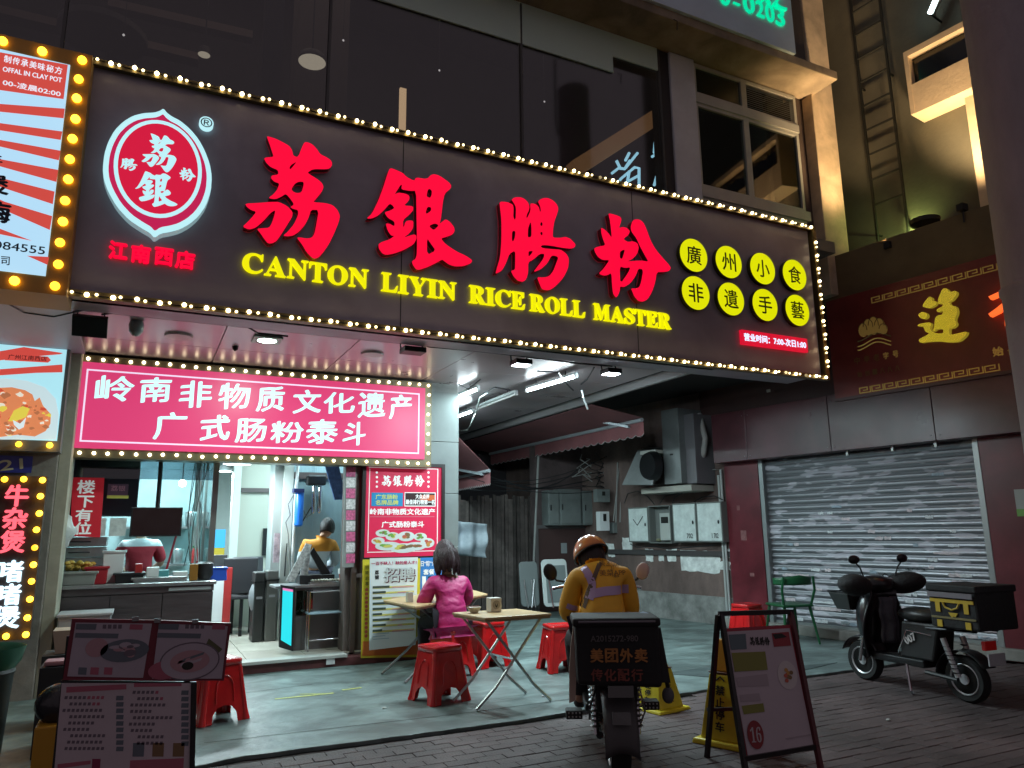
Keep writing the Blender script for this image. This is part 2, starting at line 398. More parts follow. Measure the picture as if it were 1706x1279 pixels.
# soffit panels: z 3.2, X -0.6..5.35, Y 6.05..8.45 then alley part on to Y 14
b = MB(); b.box(-6, 6.0, 3.24, 5.42, 15, 3.5); b.build('canopy_slab', mat('canopy_core', (.04, .035, .035), .8), SH)
pw = 1.18; first = None
for iy, (y0, y1) in enumerate([(6.0, 6.72), (6.72, 7.6), (7.6, 8.5), (8.5, 9.7), (9.7, 10.9), (10.9, 12.1), (12.1, 13.3), (13.3, 14.5)]):
    for ix in range(-3, 6):
        x0 = -.62+ix*pw; x1 = x0+pw
        if iy > 2 and x1 < 3.5: continue
        x0 = max(x0, -3.5); x1 = min(x1, 5.42)
        if iy > 2: x0 = max(x0, 3.46)
        if x1-x0 < .2: continue
        p = MB().box(x0+.004, y0+.004, 3.2, x1-.004, y1-.004, 3.235)
        p.build('panel', alu, SH, bevel=.002)
# awning-side edge trim
MB().box(5.42, 6.0, 3.13, 5.47, 14.5, 3.5).build('edge_trim', mat('edge_trim', (.25, .24, .24), .5), SH)
# upper floor (glazed) at Y=6.6
YG = 6.6
bluep = mat('pale_blue_panel', (.62, .76, .88), .5, noise=(1.2, .1))
tan = world_stain(mat('tan_render', (.34, .27, .19), .85, noise=(2.5, .2), bump=(30, .15)), 2, .6, 1.1)
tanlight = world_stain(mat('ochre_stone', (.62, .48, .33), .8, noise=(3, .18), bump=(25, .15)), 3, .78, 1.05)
darkroom = mat('dark_interior', (.028, .026, .028), .9)
b = MB(); b.box(-8, 6.75, 3.5, 7.4, 6.8, 4.6); b.build('lower_wall', darkroom, SH)
# upper room shell behind the glass
b = MB(); b.box(-8, 13.0, 4.6, 7.4, 13.1, 11.4); b.box(-8, 6.8, 4.55, 7.4, 13, 4.62); b.box(-8, 6.8, 11.3, 7.4, 13, 11.4); b.box(7.32, 6.8, 4.6, 7.4, 13, 11.3)
b.build('upper_room', mat('dim_room', (.05, .045, .042), .9, noise=(1.5, .3)), SH)
# soffit / ledge over the windows and the fascia with phone number
b = MB(); b.box(-8, 6.06, 7.30, 7.95, 6.72, 7.42); b.build('ledge', tan, SH, bevel=.01)
b = MB(); b.box(-8, 6.02, 7.42, 7.15, 6.3, 9.2); b.build('fascia', bluep, SH)
b = MB(); b.box(7.15, 6.1, 7.42, 7.42, 6.4, 9.3); b.build('fascia_end', mat('shaded_tan_trim', (.07, .05, .04), .7), SH)  # tan end in shadow; the shade is put into the dark brown
# pale valance behind the glass top
F = YF(YG-.03)
val = mat('pale_green_blind', (.62, .80, .72), .6)
u0, v0 = F.uv(712, 22); u1, v1 = F.uv(1022, 120); u2, v2 = F.uv(1096, 112)
b = MB(); b.fbox(F, -1.2, v1, u1, 7.3, -.02, 0); b.fbox(F, u1, v1+.22, u2, 7.3, -.02, 0); b.build('blind', val, SH)
# panes of the big dark glazing
gdark = glass('dark_glass', (.66, .64, .66), .11, .06)
F = YF(YG)
xs = [-8, -5.5, -3.3, -1.25, .55, 2.35, F.uv(868, 150)[0], F.uv(1098, 150)[0]]
xs = [-8, -6, -4, -2, F.uv(549, 60)[0]-2.2, F.uv(549, 60)[0], F.uv(868, 150)[0], F.uv(1098, 150)[0]]
for a, c in zip(xs[:-1], xs[1:]):
    MB().fbox(F, a+.012, 4.62, c-.012, 7.29, -.006, .006).build('pane', gdark, SH)
for x in xs: MB().fbox(F, x-.012, 4.62, x+.012, 7.29, -.03, .03).build('mullion', mat('thin_mullion', (.10, .10, .10), .5, .4), SH)
# dark jamb and white column
u0 = F.uv(1100, 200)[0]; u1 = F.uv(1117, 200)[0]; u2 = F.uv(1158, 200)[0]
MB().fbox(F, u0, 4.6, u1, 7.29, -.15, .02).build('jamb', mat('dark_jamb', (.035, .028, .028), .6), SH)
MB().fbox(F, u1, 4.5, u2, 7.298, -.15, .05).build('column', mat('grey_white_render', (.66, .68, .74), .8, noise=(3, .1)), SH, bevel=.01)
# window block
fr = mat('window_frame_paint', (.46, .46, .43), .5, noise=(4, .1))
wl = u2; wr = F.uv(1330, 240)[0]; wm_ = F.uv(1241, 200)[0]
zA = F.uv(1160, 165)[1]; zB = F.uv(1165, 318)[1]; zt = 7.28; zC = 4.9
MB().fbox(F, wr, 4.5, wr+.62, 7.298, -.5, -.02).build('shaded_tan_wall', mat('brown_shadow_wall', (.085, .06, .05), .85, noise=(3, .2)), SH)  # tan wall in shadow, its shade painted as a darker brown
def window(x0, z0, x1, z1, name='window', slats=False):
    w = .045; b = MB()
    b.fbox(F, x0, z0, x0+w, z1, -.05, .02); b.fbox(F, x1-w, z0, x1, z1, -.05, .02); b.fbox(F, x0+w, z0, x1-w, z0+w, -.05, .02); b.fbox(F, x0+w, z1-w, x1-w, z1, -.05, .02)
    o = b.build(name, fr, SH)
    if slats:
        k = 12; h = (z1-z0-2*w)/k
        for i in range(k): MB().add([F.p(x0+w, z0+w+i*h, .012), F.p(x1-w, z0+w+i*h, .012), F.p(x1-w, z0+w+(i+1)*h, -.03), F.p(x0+w, z0+w+(i+1)*h, -.03)], [(0, 1, 2, 3)]).build('slat', mat('louvre', (.5, .48, .43), .6), o)
    else: MB().fbox(F, x0+w, z0+w, x1-w, z1-w, -.02, -.01).build('pane', glass('window_glass', (.35, .38, .36), .10, .04), o)
    return o
window(wl, zA+.05, wm_, zt); window(wm_, zA+.05, wr, zt, slats=True)
MB().fbox(F, wl, zA-.06, wr, zA+.05, -.06, .04).build('transom', fr, SH)
window(wl, zB+.05, wm_, zA-.06); window(wm_, zB+.05, wr, zA-.06)
MB().fbox(F, wl, zB-.08, wr+.05, zB+.05, -.06, .05).build('sill', fr, SH)
window(wl, zC-.3, wm_, zB-.08); window(wm_, zC-.3, wr, zB-.08)
# things seen behind the windows: warm strip wall
glowwarm = mat('sunlit_none', (.55, .38, .22), .8)
# lit corner pillar
F2 = YF(6.45)
a0, _ = F2.uv(1360, 240); a1, _ = F2.uv(1396, 240); PILX = a0
b = MB(); b.box(a0, 6.45, 4.4, a1, 6.95, 12); b.build('corner_pillar', tanlight, SH, bevel=.01)
MB().box(a1, 6.55, 4.4, a1+.10, 6.95, 12).build('pillar_return', tanlight, SH)
# small grey ledge at the pillar foot
l0 = YF(6.2).uv(1352, 402); l1 = YF(6.2).uv(1390, 402)
MB().fbox(YF(6.2), l0[0], l0[1]-.09, l1[0], l0[1]+.06, -.4, 0).build('foot_ledge', mat('grey_ledge', (.2, .2, .18), .8), SH)
q_s = YF(7.4).uv(1283, 250)[0]; MB().box(q_s-.05, 7.4, 4.62, q_s+.05, 7.5, YF(7.4).uv(1278, 215)[1]).build('pillar_reflection', mat('reflection_tan', (.5, .3, .15), .8, emit=(.4, .22, .1), es=.5), SH)  # lit pillar's reflection in the window, built as a glowing strip
# lamps reflected in the glass, built as hanging ones behind it; lit strip
lampm = glow('dim_lamp', (.34, .32, .24), 1.4)
light('added_room_light', 'AREA', (1.5, 9.5, 11.2), 26, (1, .86, .7), size=4, size_y=2.5, aim=(1.5, 9.5, 4))  # unseen light and panel added to brighten the upper room
lp_ = MB().box(-.5, 8.3, 11.22, 3.5, 10.7, 11.28).build('added_ceiling_panel', glow('added_dim_panel', (.3, .26, .2), .5)); tag(lp_, 'added wide dim ceiling panel high up inside the dark upstairs room', 'lamp')
def reflected_lamp(px, py, w, Y, label, es=None):
    p = onY(px, py, Y); 
    b = MB(); b.lathe([(w*.8, .10), (w, .02), (w, 0)], p, 20); o = b.build('lamp_shade', mat('lamp_shade', (.15, .14, .12), .6))
    o.name = 'lamp_reflection'; WM[o.name] = Matrix.Identity(4)
    MB().lathe([(.001, -.002), (w*.93, -.002)], p, 20).build('diffuser', es or lampm, o)
    MB().tube([p+Vector((0, 0, .1)), Vector((p.x, p.y, 11.3))], .01, 6).build('cord', blk, o)
    tag(o, label, 'lamp'); return o
reflected_lamp(520, 103, .19, 9.0, 'large round reflected drum lamp built behind the dark glass, unlit and tallest')
reflected_lamp(340, 91, .08, 9.4, 'small round reflected lamp built behind the glass above the emblem')
for k, (px, py, tx) in enumerate([(206, 58, 'leftmost'), (572, 67, 'above the first red character'), (732, 117, 'left of the third mullion'), (907, 169, 'rightmost')]):
    p = onY(px, py, 8.6)
    o = MB().ball(p, .014, 8, 5).build('spot_reflection', glow('pin_spot', (.8, .8, .75), 1.2))
    MB().tube([p+Vector((0, 0, .01)), Vector((p.x, p.y, 11.3))], .004, 5).build('stem', blk, o)
    tag(o, 'tiny pinpoint spotlight reflection built behind the dark upstairs glass, '+tx, 'lamp')
F3 = YF(7.6)
c0 = F3.uv(667, 145); c1 = F3.uv(676, 220)
o = MB().fbox(F3, c0[0], c1[1]-.4, c1[0], c0[1], -.04, .0).build('light_strip', glow('warm_strip', (1, .72, .38), 1.0)); tag(o, 'upright warm lit strip standing behind the dark upstairs glass', 'light')
# beam and slanted column seen through glass
b = MB(); p0 = onY(700-200, 30, 10.5); 
for q in [((180, 8), (420, 62), .16, 10.5), ((0, 22), (330, 100), .22, 11.5)]:
    a = onY(*q[0], q[3]); c = onY(*q[1], q[3]); b.sq(a, c, q[2], .12)
b.build('ceiling_beam', mat('beam_paint', (.20, .15, .12), .8), SH)
b = MB(); q = onY(170, 70, 9.5); b.box(q.x-.06, 9.5, 4.6, q.x+.06, 9.62, q.z-.1)
b.lathe([(.08, 0), (.5, .22), (.5, .3)], (q.x, 9.56, q.z-.12), 20); b.build('mushroom_column', mat('concrete_dim', (.16, .15, .13), .8), SH)
q = onY(520, 150, 9.8); MB().box(q.x-.25, 9.8, 4.6, q.x+.5, 10.2, 11.3).build('inner_pier', mat('inner_pier', (.13, .105, .08), .8), SH)
q = onY(455, 100, 8.5); MB().box(q.x-.12, 8.5, 4.6, q.x+.1, 8.7, 11.3).build('inner_column', mat('inner_column', (.06, .06, .065), .8), SH)
# sign and ochre beam reflected in the glass, built as glowing shapes behind it
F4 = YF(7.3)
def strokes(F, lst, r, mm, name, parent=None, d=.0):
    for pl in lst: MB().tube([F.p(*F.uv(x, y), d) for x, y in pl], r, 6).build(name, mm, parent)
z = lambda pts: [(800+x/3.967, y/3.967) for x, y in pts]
ng = glow('ice_blue_reflection', (.33, .72, .85), 2.0)
NS = thing('reflected_sign', 'ice blue stroke characters behind the dark glass right of centre', 'sign', F4.p(*F4.uv(1060, 290)))
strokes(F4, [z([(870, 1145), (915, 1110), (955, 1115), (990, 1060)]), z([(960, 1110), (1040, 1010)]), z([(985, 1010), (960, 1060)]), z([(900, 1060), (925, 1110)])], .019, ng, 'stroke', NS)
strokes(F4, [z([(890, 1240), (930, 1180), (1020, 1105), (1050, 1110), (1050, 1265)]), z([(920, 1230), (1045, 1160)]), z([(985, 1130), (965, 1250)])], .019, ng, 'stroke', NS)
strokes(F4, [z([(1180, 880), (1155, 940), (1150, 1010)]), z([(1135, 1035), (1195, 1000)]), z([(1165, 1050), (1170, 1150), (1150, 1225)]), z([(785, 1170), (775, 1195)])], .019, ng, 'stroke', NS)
a = onY(955, 283, 7.5); c = onY(1093, 195, 7.5)
o = MB().sq(a, c, .16, .2).build('reflected_beam', mat('reflected_beam', (.5, .3, .14), .7, emit=(.5, .26, .1), es=.25)); tag(o, 'ochre beam reflection built sloping up above the ice blue reflected characters', 'beam')
# phone number on the fascia
F5 = YF(6.02)
gr = glow('green_led', (.0, .80, .40), .9)
for ch, x0, y0, x1, y1 in [('0', 1196, -22, 1215, 10), ('-', 1219, 5, 1232, 8), ('0', 1236, -10, 1256, 24), ('2', 1257, 0, 1272, 30), ('0', 1273, 5, 1289, 38), ('3', 1289, 10, 1306, 45)]:
    u0, v0 = F5.uv(x0, y1); u1, v1 = F5.uv(x1, y0)
    if ch == '-': v0 -= .02; v1 = v0+.05
    v0, v1 = (F5.uv((x0+x1)/2, y1-2)[1], F5.uv((x0+x1)/2, y0+3)[1])
    u0 = F5.uv(x0+2, (y0+y1)/2)[0]; u1 = F5.uv(x1-1, (y0+y1)/2)[0]
    o = MB().text(F5, ch, u0, v0, u1, v1, .01, .02, bold=.005).build('led_digit', gr)
    lab = {'-': 'green lit dash between the first and second green zeros', '2': 'green lit digit 2 between two zeros on the pale fascia', '3': 'green lit digit 3 at the right end of the phone number'}.get(ch, '')
    if ch == '0': lab = 'green lit zero '+{1196: 'cut by the top edge, left of the dash', 1236: 'directly right of the dash', 1273: 'between the green 2 and the green 3'}[x0]
    tag(o, lab, 'sign', 'green phone number on the fascia')
o = MB(); 
for px0, px1 in [(1262, 1280), (1284, 1306)]:
    u0, v0 = F5.uv(px0, 2); u1, v1 = F5.uv(px1, 8)
    o.text(F5, '次' if px0 == 1262 else '之', u0, F5.uv(px0, 4+(px0-1262)*.4)[1], u1, F5.uv(px0, 4)[1]+.35, .01, .05)
tag(o.build('led_characters', gr), 'green lit characters cut off at the top edge above the digits', 'sign')
MB().tube([F5.p(*F5.uv(1128, 50)), F5.p(*F5.uv(1128, 35)), F5.p(*F5.uv(1122, 32))], .006, 5).build('bracket', dark, SH)
# ---------------- main sign ----------------
YS = 5.8; F = YF(YS)
sx0, sx1, sz0, sz1 = -.60, 6.79, 3.09, 4.83
SG = thing('main_sign', 'huge charcoal rice roll shop sign with red characters and bulb border', 'sign', (sx0, YS, sz0))
face = world_stain(mat('charcoal_sign_face', (.36, .32, .37), .40, .25, noise=(1.2, .10)), 1.3, .82, 1.1)
MB().box(sx0, YS, sz0, sx1, YS+.5, sz1).build('box', face, SG)
brz = mat('bronze_rim', (.16, .12, .05), .4, .6)
b = MB(); w = .05
b.box(sx0-.03, YS-.05, sz1, sx1+.03, YS+.03, sz1+w); b.box(sx0-.03, YS-.05, sz0-w, sx1+.03, YS+.03, sz0)
b.box(sx0-.03-w, YS-.05, sz0-w, sx0-.03, YS+.03, sz1+w); b.box(sx1+.03, YS-.05, sz0-w, sx1+.03+w, YS+.03, sz1+w)
b.build('rim', brz, SG)
# reflective underside strip
MB().box(-6, YS+.03, sz0+.0, 5.42, YS+.26, 3.235).build('underside_trim', mat('polished_soffit_trim', (.55, .45, .45), .12, .8), SH)
bulbm = mat('warm_white_bulb', (.8, .7, .4), .3, emit=(1, .80, .40), es=9)
uneven(bulbm)
bulbm2 = mat('small_bulb', (.8, .7, .4), .3, emit=(1, .78, .38), es=3.5)
bb = MB().ball((0, 0, 0), .0165, 8, 5).build('bulb', bulbm, SG, local=True)
bs = MB().ball((0, 0, 0), .0115, 6, 4).build('bulb', bulbm2, SG, local=True)
fl = [True, True]
def bulb(x, z, small):
    if 165 > 0:
        k = 1 if small else 0; src = bs if small else bb
        loc = Vector((x+random.uniform(-.006, .006), YS-.066, z+random.uniform(-.005, .005)))-Vector((sx0, YS, sz0))
        if fl[k]: src.location = loc; fl[k] = False
        else: inst(src, SG, loc)
b = MB()
for z_ in (sz1+.03, sz0-.03): b.tube([(sx0-.04+(sx1-sx0+.08)*i/60, YS-.056+.004*math.sin(i), z_+.006*math.sin(i*1.7)) for i in range(61)], .004, 4)
b.build('bulb_wire', blk, SG)['kind'] = 'stuff'
N = 48; st = (sx1-sx0)/N
for i in range(N+1):
    x = sx0+i*st
    bulb(x, sz1+.03, False); bulb(x, sz0-.03, False)
    if i < N: bulb(x+st*.36, sz1+.03, True); bulb(x+st*.36, sz0-.03, True)
M_ = 11; st = (sz1-sz0)/M_
for i in range(1, M_):
    for x in (sx0-.05, sx1+.05):
        bulb(x, sz0+i*st, False); bulb(x, sz0+i*st-st*.36, True)
# traced brush characters -------------------------------------------------
BR = {}
BR['li'] = (390, 210, 6.09, [[(332,105),(345,103),(420,125),(500,165),(560,200),(590,245),(600,300),(650,315),(705,170),(735,158),(790,180),(840,230),(875,285),(950,320),(990,355),(995,395),(970,430),(930,437),(800,435),(745,470),(770,490),(850,540),(895,580),(908,620),(890,665),(830,740),(800,770),(930,780),(1000,800),(1050,850),(1075,910),(1060,980),(1010,1100),(960,1200),(905,1279),(860,1330),(820,1345),(790,1335),(735,1279),(690,1200),(635,1130),(670,1128),(740,1140),(790,1130),(815,1090),(830,1020),(860,850),(780,848),(760,920),(720,1000),(660,1070),(600,1110),(545,1118),(495,1112),(545,1070),(610,990),(650,900),(648,850),(600,840),(568,820),(610,795),(570,735),(525,685),(480,715),(420,742),(345,730),(400,690),(440,640),(460,580),(410,565),(375,530),(380,500),(450,490),(445,445),(370,415),(325,370),(300,320),(400,310),(395,290),(370,210)],
 [(562,432),(566,410),(585,388),(635,360),(600,405),(575,436)], [(580,638),(620,580),(660,562),(705,565),(705,600),(685,670),(640,680),(600,665)],
 [(110,785),(250,778),(370,768),(455,768),(540,810),(595,870),(590,920),(540,1000),(470,1110),(430,1165),(390,1188),(345,1190),(310,1150),(270,1090),(230,1040),(290,1035),(355,1030),(385,980),(410,900),(418,850),(370,880),(300,960),(220,1030),(150,1050),(85,1020),(140,970),(190,915),(225,868),(170,850),(130,820)]])
BR['yin'] = (600, 270, 6.73, [[(330,70),(360,68),(480,120),(520,165),(608,210),(625,170),(720,185),(760,180),(790,145),(830,132),(890,150),(990,220),(1022,260),(1015,295),(950,350),(930,430),(915,560),(905,640),(890,690),(930,660),(960,638),(1010,670),(1055,730),(1060,775),(1030,815),(960,840),(905,855),(960,920),(1080,1000),(1190,1050),(1260,1100),(1240,1135),(1160,1165),(1070,1170),(1000,1150),(950,1115),(920,1090),(860,1125),(760,1175),(660,1208),(625,1200),(590,1150),(580,1110),(620,1085),(635,1040),(638,930),(636,800),(632,600),(628,320),(560,322),(460,305),(470,250),(450,260),(420,310),(385,360),(430,340),(510,352),(550,375),(555,410),(530,450),(490,485),(595,492),(595,540),(550,590),(480,650),(485,740),(510,660),(560,652),(597,658),(595,740),(550,800),(490,845),(600,808),(630,820),(632,860),(600,920),(500,980),(380,1025),(290,1040),(250,1025),(210,970),(205,920),(240,895),(330,865),(385,825),(350,825),(310,770),(285,685),(330,690),(385,720),(385,665),(310,625),(270,560),(330,545),(385,515),(360,480),(330,465),(275,530),(200,600),(130,632),(70,632),(130,580),(200,440),(260,280),(300,150)],
 [(775,295),(805,320),(800,370),(785,400),(745,385),(755,320)], [(755,500),(795,505),(795,545),(745,580),(735,560)], [(770,715),(835,685),(885,705),(825,765)], [(750,850),(790,910),(848,990),(750,1040)]])
BR['chang'] = (815, 310, 7.103, [[(120,182),(210,185),(280,215),(290,260),(285,370),(312,405),(318,250),(290,195),(262,160),(300,132),(370,128),(420,150),(465,195),(480,260),(440,350),(445,385),(490,290),(485,215),(500,200),(560,215),(590,250),(600,300),(612,300),(605,240),(575,180),(620,145),(690,135),(760,170),(805,220),(820,270),(800,340),(770,420),(755,520),(752,600),(780,610),(850,610),(900,597),(960,620),(1022,685),(1015,720),(970,740),(870,730),(740,705),(640,695),(605,712),(640,735),(760,745),(850,750),(915,800),(945,860),(935,970),(880,1080),(800,1170),(730,1225),(670,1232),(620,1215),(595,1150),(565,1075),(640,1080),(710,1065),(760,1000),(790,920),(820,840),(770,820),(735,825),(690,910),(610,985),(520,1018),(580,940),(640,860),(655,800),(600,800),(520,870),(462,900),(462,1020),(440,1100),(400,1132),(340,1120),(290,1070),(255,1000),(305,990),(308,900),(308,760),(240,800),(200,910),(150,1000),(75,1038),(85,990),(130,840),(145,640),(145,400),(130,270)],
 [(272,530),(310,530),(305,600),(285,655),(268,640)], [(490,415),(500,480),(500,600),(455,605),(460,500)], [(610,425),(630,430),(630,470),(605,465)], [(605,545),(630,540),(630,585),(608,570)], [(466,770),(518,765),(500,800),(465,835)]])
BR['fen'] = (980, 340, 7.524, [[(250,110),(330,130),(400,155),(418,190),(405,240),(385,300),(430,282),(490,300),(525,340),(500,390),(440,435),(490,470),(515,470),(560,462),(620,490),(635,550),(610,630),(550,690),(490,718),(600,708),(680,706),(755,720),(715,650),(650,530),(600,420),(545,350),(530,290),(550,220),(580,190),(640,190),(690,225),(730,310),(780,450),(840,560),(940,680),(1010,755),(1038,800),(1010,840),(940,850),(860,850),(840,980),(800,1100),(745,1190),(690,1222),(630,1215),(580,1160),(555,1100),(535,1055),(600,1055),(640,1040),(665,970),(690,820),(630,805),(600,890),(530,990),(450,1040),(400,1030),(395,1090),(370,1150),(345,1170),(310,1120),(298,1000),(290,860),(240,890),(190,895),(130,870),(190,810),(240,740),(265,700),(180,700),(120,660),(80,590),(75,550),(130,530),(215,515),(190,450),(165,370),(160,290),(210,320),(260,370),(295,425),(285,300),(270,190)],
 [(395,600),(430,575),(460,570),(440,640),(425,685),(397,675)], [(394,778),(460,800),(530,790),(500,860),(402,1000)]])
redled = glow('red_letter_face', (1.0, .0, .040), 1.0); redside = mat('red_letter_side', (.25, .01, .02), .4)
BSH = {}
DPT = .07
Fd = YF(YS)
for k, nm in (('li', 'first'), ('yin', 'second'), ('chang', 'third'), ('fen', 'fourth')):
    ox, oy, s_, loops = BR[k]
    lp = [[Fd.uv(ox+x/s_, oy+y/s_, DPT) for x, y in l] for l in loops]
    lp = [smooth_loop(l) for l in lp]
    shp = shape2d(lp); BSH[k] = _norm(*shp[:2])
    vs, fs, rim = shp; n = len(vs); b = MB()
    b.add([Fd.p(x, y, DPT) for x, y in vs], fs); c = len(fs)
    b.add([Fd.p(x, y, DPT-.001) for x, y in vs]+[Fd.p(x, y, .003) for x, y in vs], [(a, d, n+d, n+a)[::-1] for a, d in rim])
    o = b.build('character', [redled, redside], SG, label='large red brush character, %s from the left' % nm)
    for i, p in enumerate(o.data.polygons): p.material_index = 0 if i < c else 1
# emblem
EM = [(x/5.562+160, y/5.562+170) for x, y in [(60,620),(75,480),(110,370),(170,260),(250,180),(340,125),(440,100),(540,95),(590,80),(625,57),(655,95),(700,130),(780,170),(870,245),(950,340),(1010,450),(1055,570),(1075,690),(1065,830),(1020,960),(950,1060),(870,1130),(780,1180),(690,1205),(600,1220),(540,1262),(500,1215),(420,1170),(300,1090),(190,970),(110,830),(70,720)]]
emw = glow('emblem_white', (.50, .86, .92), 1.0); emr = glow('emblem_red', (.62, .008, .045), 1.0); emr2 = glow('emblem_crimson', (.50, .012, .08), 1.0)
pl = smooth_loop([Fd.uv(x, y, .09) for x, y in EM]); cx_ = sum(p[0] for p in pl)/len(pl); cz_ = sum(p[1] for p in pl)/len(pl)
E_ = MB().fprism(Fd, pl, .003, .09).build('emblem', mat('emblem_side', (.3, .34, .36), .4, emit=(.25, .42, .46), es=.5), SG)
def ringpts(s): return [(cx_+(p[0]-cx_)*s, cz_+(p[1]-cz_)*s) for p in pl]
MB().fprism(Fd, ringpts(.995), .0895, .092).build('white_rim', emw, E_)
MB().fprism(Fd, ringpts(.90), .0905, .095).build('crimson_band', emr2, E_)
a_, b__ = .365*.80, .365*1.0
MB().disc(Fd, cx_, cz_, .295, .094, .098, 48, .388).build('white_ring', emw, E_)
MB().disc(Fd, cx_, cz_, .268, .097, .101, 48, .358).build('red_disc', emr, E_)
def emch(k, x0, y0, x1, y1):
    x0, x1 = 160+x0/5.562, 160+x1/5.562; y0, y1 = 170+y0/5.562, 170+y1/5.562; xm, ym = (x0+x1)/2, (y0+y1)/2
    u0 = Fd.uv(x0, ym, .1)[0]; u1 = Fd.uv(x1, ym, .1)[0]; v0 = Fd.uv(xm, y1, .1)[1]; v1 = Fd.uv(xm, y0, .1)[1]
    MB().fshape(Fd, BSH[k], lambda x, y: (u0+(u1-u0)*x, v0+(v1-v0)*y), .104).build('emblem_character', emw, E_)
emch('li', 430, 300, 750, 640); emch('yin', 362, 650, 765, 975); emch('chang', 228, 520, 385, 635); emch('fen', 770, 615, 925, 735)
u, v = Fd.uv(344, 204, .05)
rg = MB().disc(Fd, u, v, .052, .003, .05, 24).build('registered_mark', emw, SG)
gy = mat('mark_grey', (.1, .12, .15), .6)
MB().text(Fd, '®', u-.042, v-.04, u+.042, v+.04, .052, bold=.001).build('mark_symbol', gy, rg)
# shop branch characters
for i, (ch, x0, y0, x1, y1) in enumerate([('江', 182, 402, 212, 430), ('南', 219, 408, 250, 436), ('西', 258, 413, 288, 440), ('店', 293, 418, 324, 446)]):
    u0 = Fd.uv(x0, (y0+y1)/2, .03)[0]; u1 = Fd.uv(x1, (y0+y1)/2, .03)[0]; v0 = Fd.uv((x0+x1)/2, y1, .03)[1]; v1 = Fd.uv((x0+x1)/2, y0, .03)[1]
    MB().text(Fd, ch, u0, v0, u1, v1, .003, .03, bold=.005).build('branch_character', redled, SG)
# latin line, bold serif
def serif(s_): return ''.join(chr(0x1D400+ord(c)-65) if 'A' <= c <= 'Z' else c for c in s_)
yell = glow('yellow_letter_face', (.86, .82, .0), 1.0)
LAT = [('CANTON', 403, 615, 420, 443), ('LIYIN', 635, 761, 454, 484), ('RICE', 781, 875, 474, 494), ('ROLL', 882, 975, 488, 508), ('MASTER', 988, 1118, 503, 527)]
LZ0 = (Fd.uv(418, 453, .03)[1]+Fd.uv(1105, 546.5, .03)[1])/2; LZ1 = (Fd.uv(418, 420, .03)[1]+Fd.uv(1105, 522, .03)[1])/2
for word, xa, xb, ya, yb in LAT:
    # letter advance widths
    wd_ = {'C': .95, 'A': 1.0, 'N': 1.0, 'T': .85, 'O': 1.0, 'L': .85, 'I': .55, 'Y': .95, 'R': 1.0, 'E': .85, 'M': 1.2, 'S': .75}
    tot = sum(wd_[c] for c in word); zt = lambda px, py, dy: Fd.uv(px, py+dy, .03)[1]
    ua = Fd.uv(xa, ya, .03)[0]; ub = Fd.uv(xb, yb, .03)[0]; cur = 0
    for c in word:
        a = ua+(ub-ua)*cur/tot; cur += wd_[c]; e = ua+(ub-ua)*cur/tot; gp = (e-a)*.07
        z0_ = LZ0; z1_ = LZ1
        MB().text(Fd, serif(c), a+gp, z0_, e-gp*.2, z1_, .003, .03, bold=.003).build('letter', yell, SG)
# yellow roundels
yd = glow('yellow_disc', (.72, .74, .0), 1.0); ink = mat('black_ink', (.01, .01, .008), .6); ydr = mat('disc_side', (.05, .05, .01), .4)
for ch, x, y in [('廣', 238, 362), ('州', 487, 410), ('小', 728, 457), ('食', 955, 502), ('非', 253, 630), ('遺', 503, 673), ('手', 745, 715), ('藝', 975, 753)]:
    u, v = Fd.uv(1100+x/4.263, 340+y/4.263, .06)
    o = MB().disc(Fd, u, v, .183, .003, .058, 36).build('roundel', ydr, SG)
    MB().disc(Fd, u, v, .181, .0585, .0605, 36).build('face', yd, o)
    MB().text(Fd, ch, u-.095, v-.10, u+.095, v+.10, .062, bold=.003).build('ink_character', ink, o)
# opening hours plate
u0, v0 = Fd.uv(1236, 573, .03); u1, v1 = Fd.uv(1343, 560, .03); v0 = Fd.uv(1290, 580, .03)[1]; v1 = Fd.uv(1290, 557, .03)[1]
o = MB().fbox(Fd, u0, v0, u1, v1, .003, .04).build('hours_plate', glow('hours_red', (.66, .006, .03), 1.0), SG)
MB().text(Fd, '营业时间：7:00-次日1:00', u0+.03, v0+.04, u1-.03, v1-.035, .042, bold=.0035).build('hours_text', glow('hours_white', (.62, .75, .98), 1.3), o)['kind'] = 'stuff'
# ---------------- pink sign ----------------
YP = 8.22; Fp = YF(YP)
px0, px1 = Fp.uv(124, 680)[0]-.0, Fp.uv(708, 700)[0]
pz1 = Fp.uv(125, 601)[1]+.0; pz0 = Fp.uv(107, 745)[1]
PS = thing('pink_sign', 'glowing pink two-line light box sign hung under the soffit', 'sign', (px0, YP, pz0))
MB().box(px0-.09, YP+.02, pz0-.09, px1+.09, YP+.26, pz1+.075).build('box', mat('olive_frame', (.17, .15, .09), .35, .5), PS)
pinkm = glow('pink_face', (.62, .045, .155), 1.0)
MB().fbox(Fp, px0, pz0, px1, pz1, -.02, .0).build('face', pinkm, PS)
wl_ = glow('white_line', (.75, .62, .80), 1.1)
b = MB(); t_ = .016; i0, i1, j0, j1 = px0+.07, px1-.07, pz0+.06, pz1-.07
b.fbox(Fp, i0, j0, i1, j0+t_, .001, .003); b.fbox(Fp, i0, j1-t_, i1, j1, .001, .003); b.fbox(Fp, i0, j0+t_, i0+t_, j1-t_, .001, .003); b.fbox(Fp, i1-t_, j0+t_, i1, j1-t_, .001, .003)
b.build('border_line', wl_, PS)
wt = glow('white_letter_print', (.56, .90, .92), 1.12)
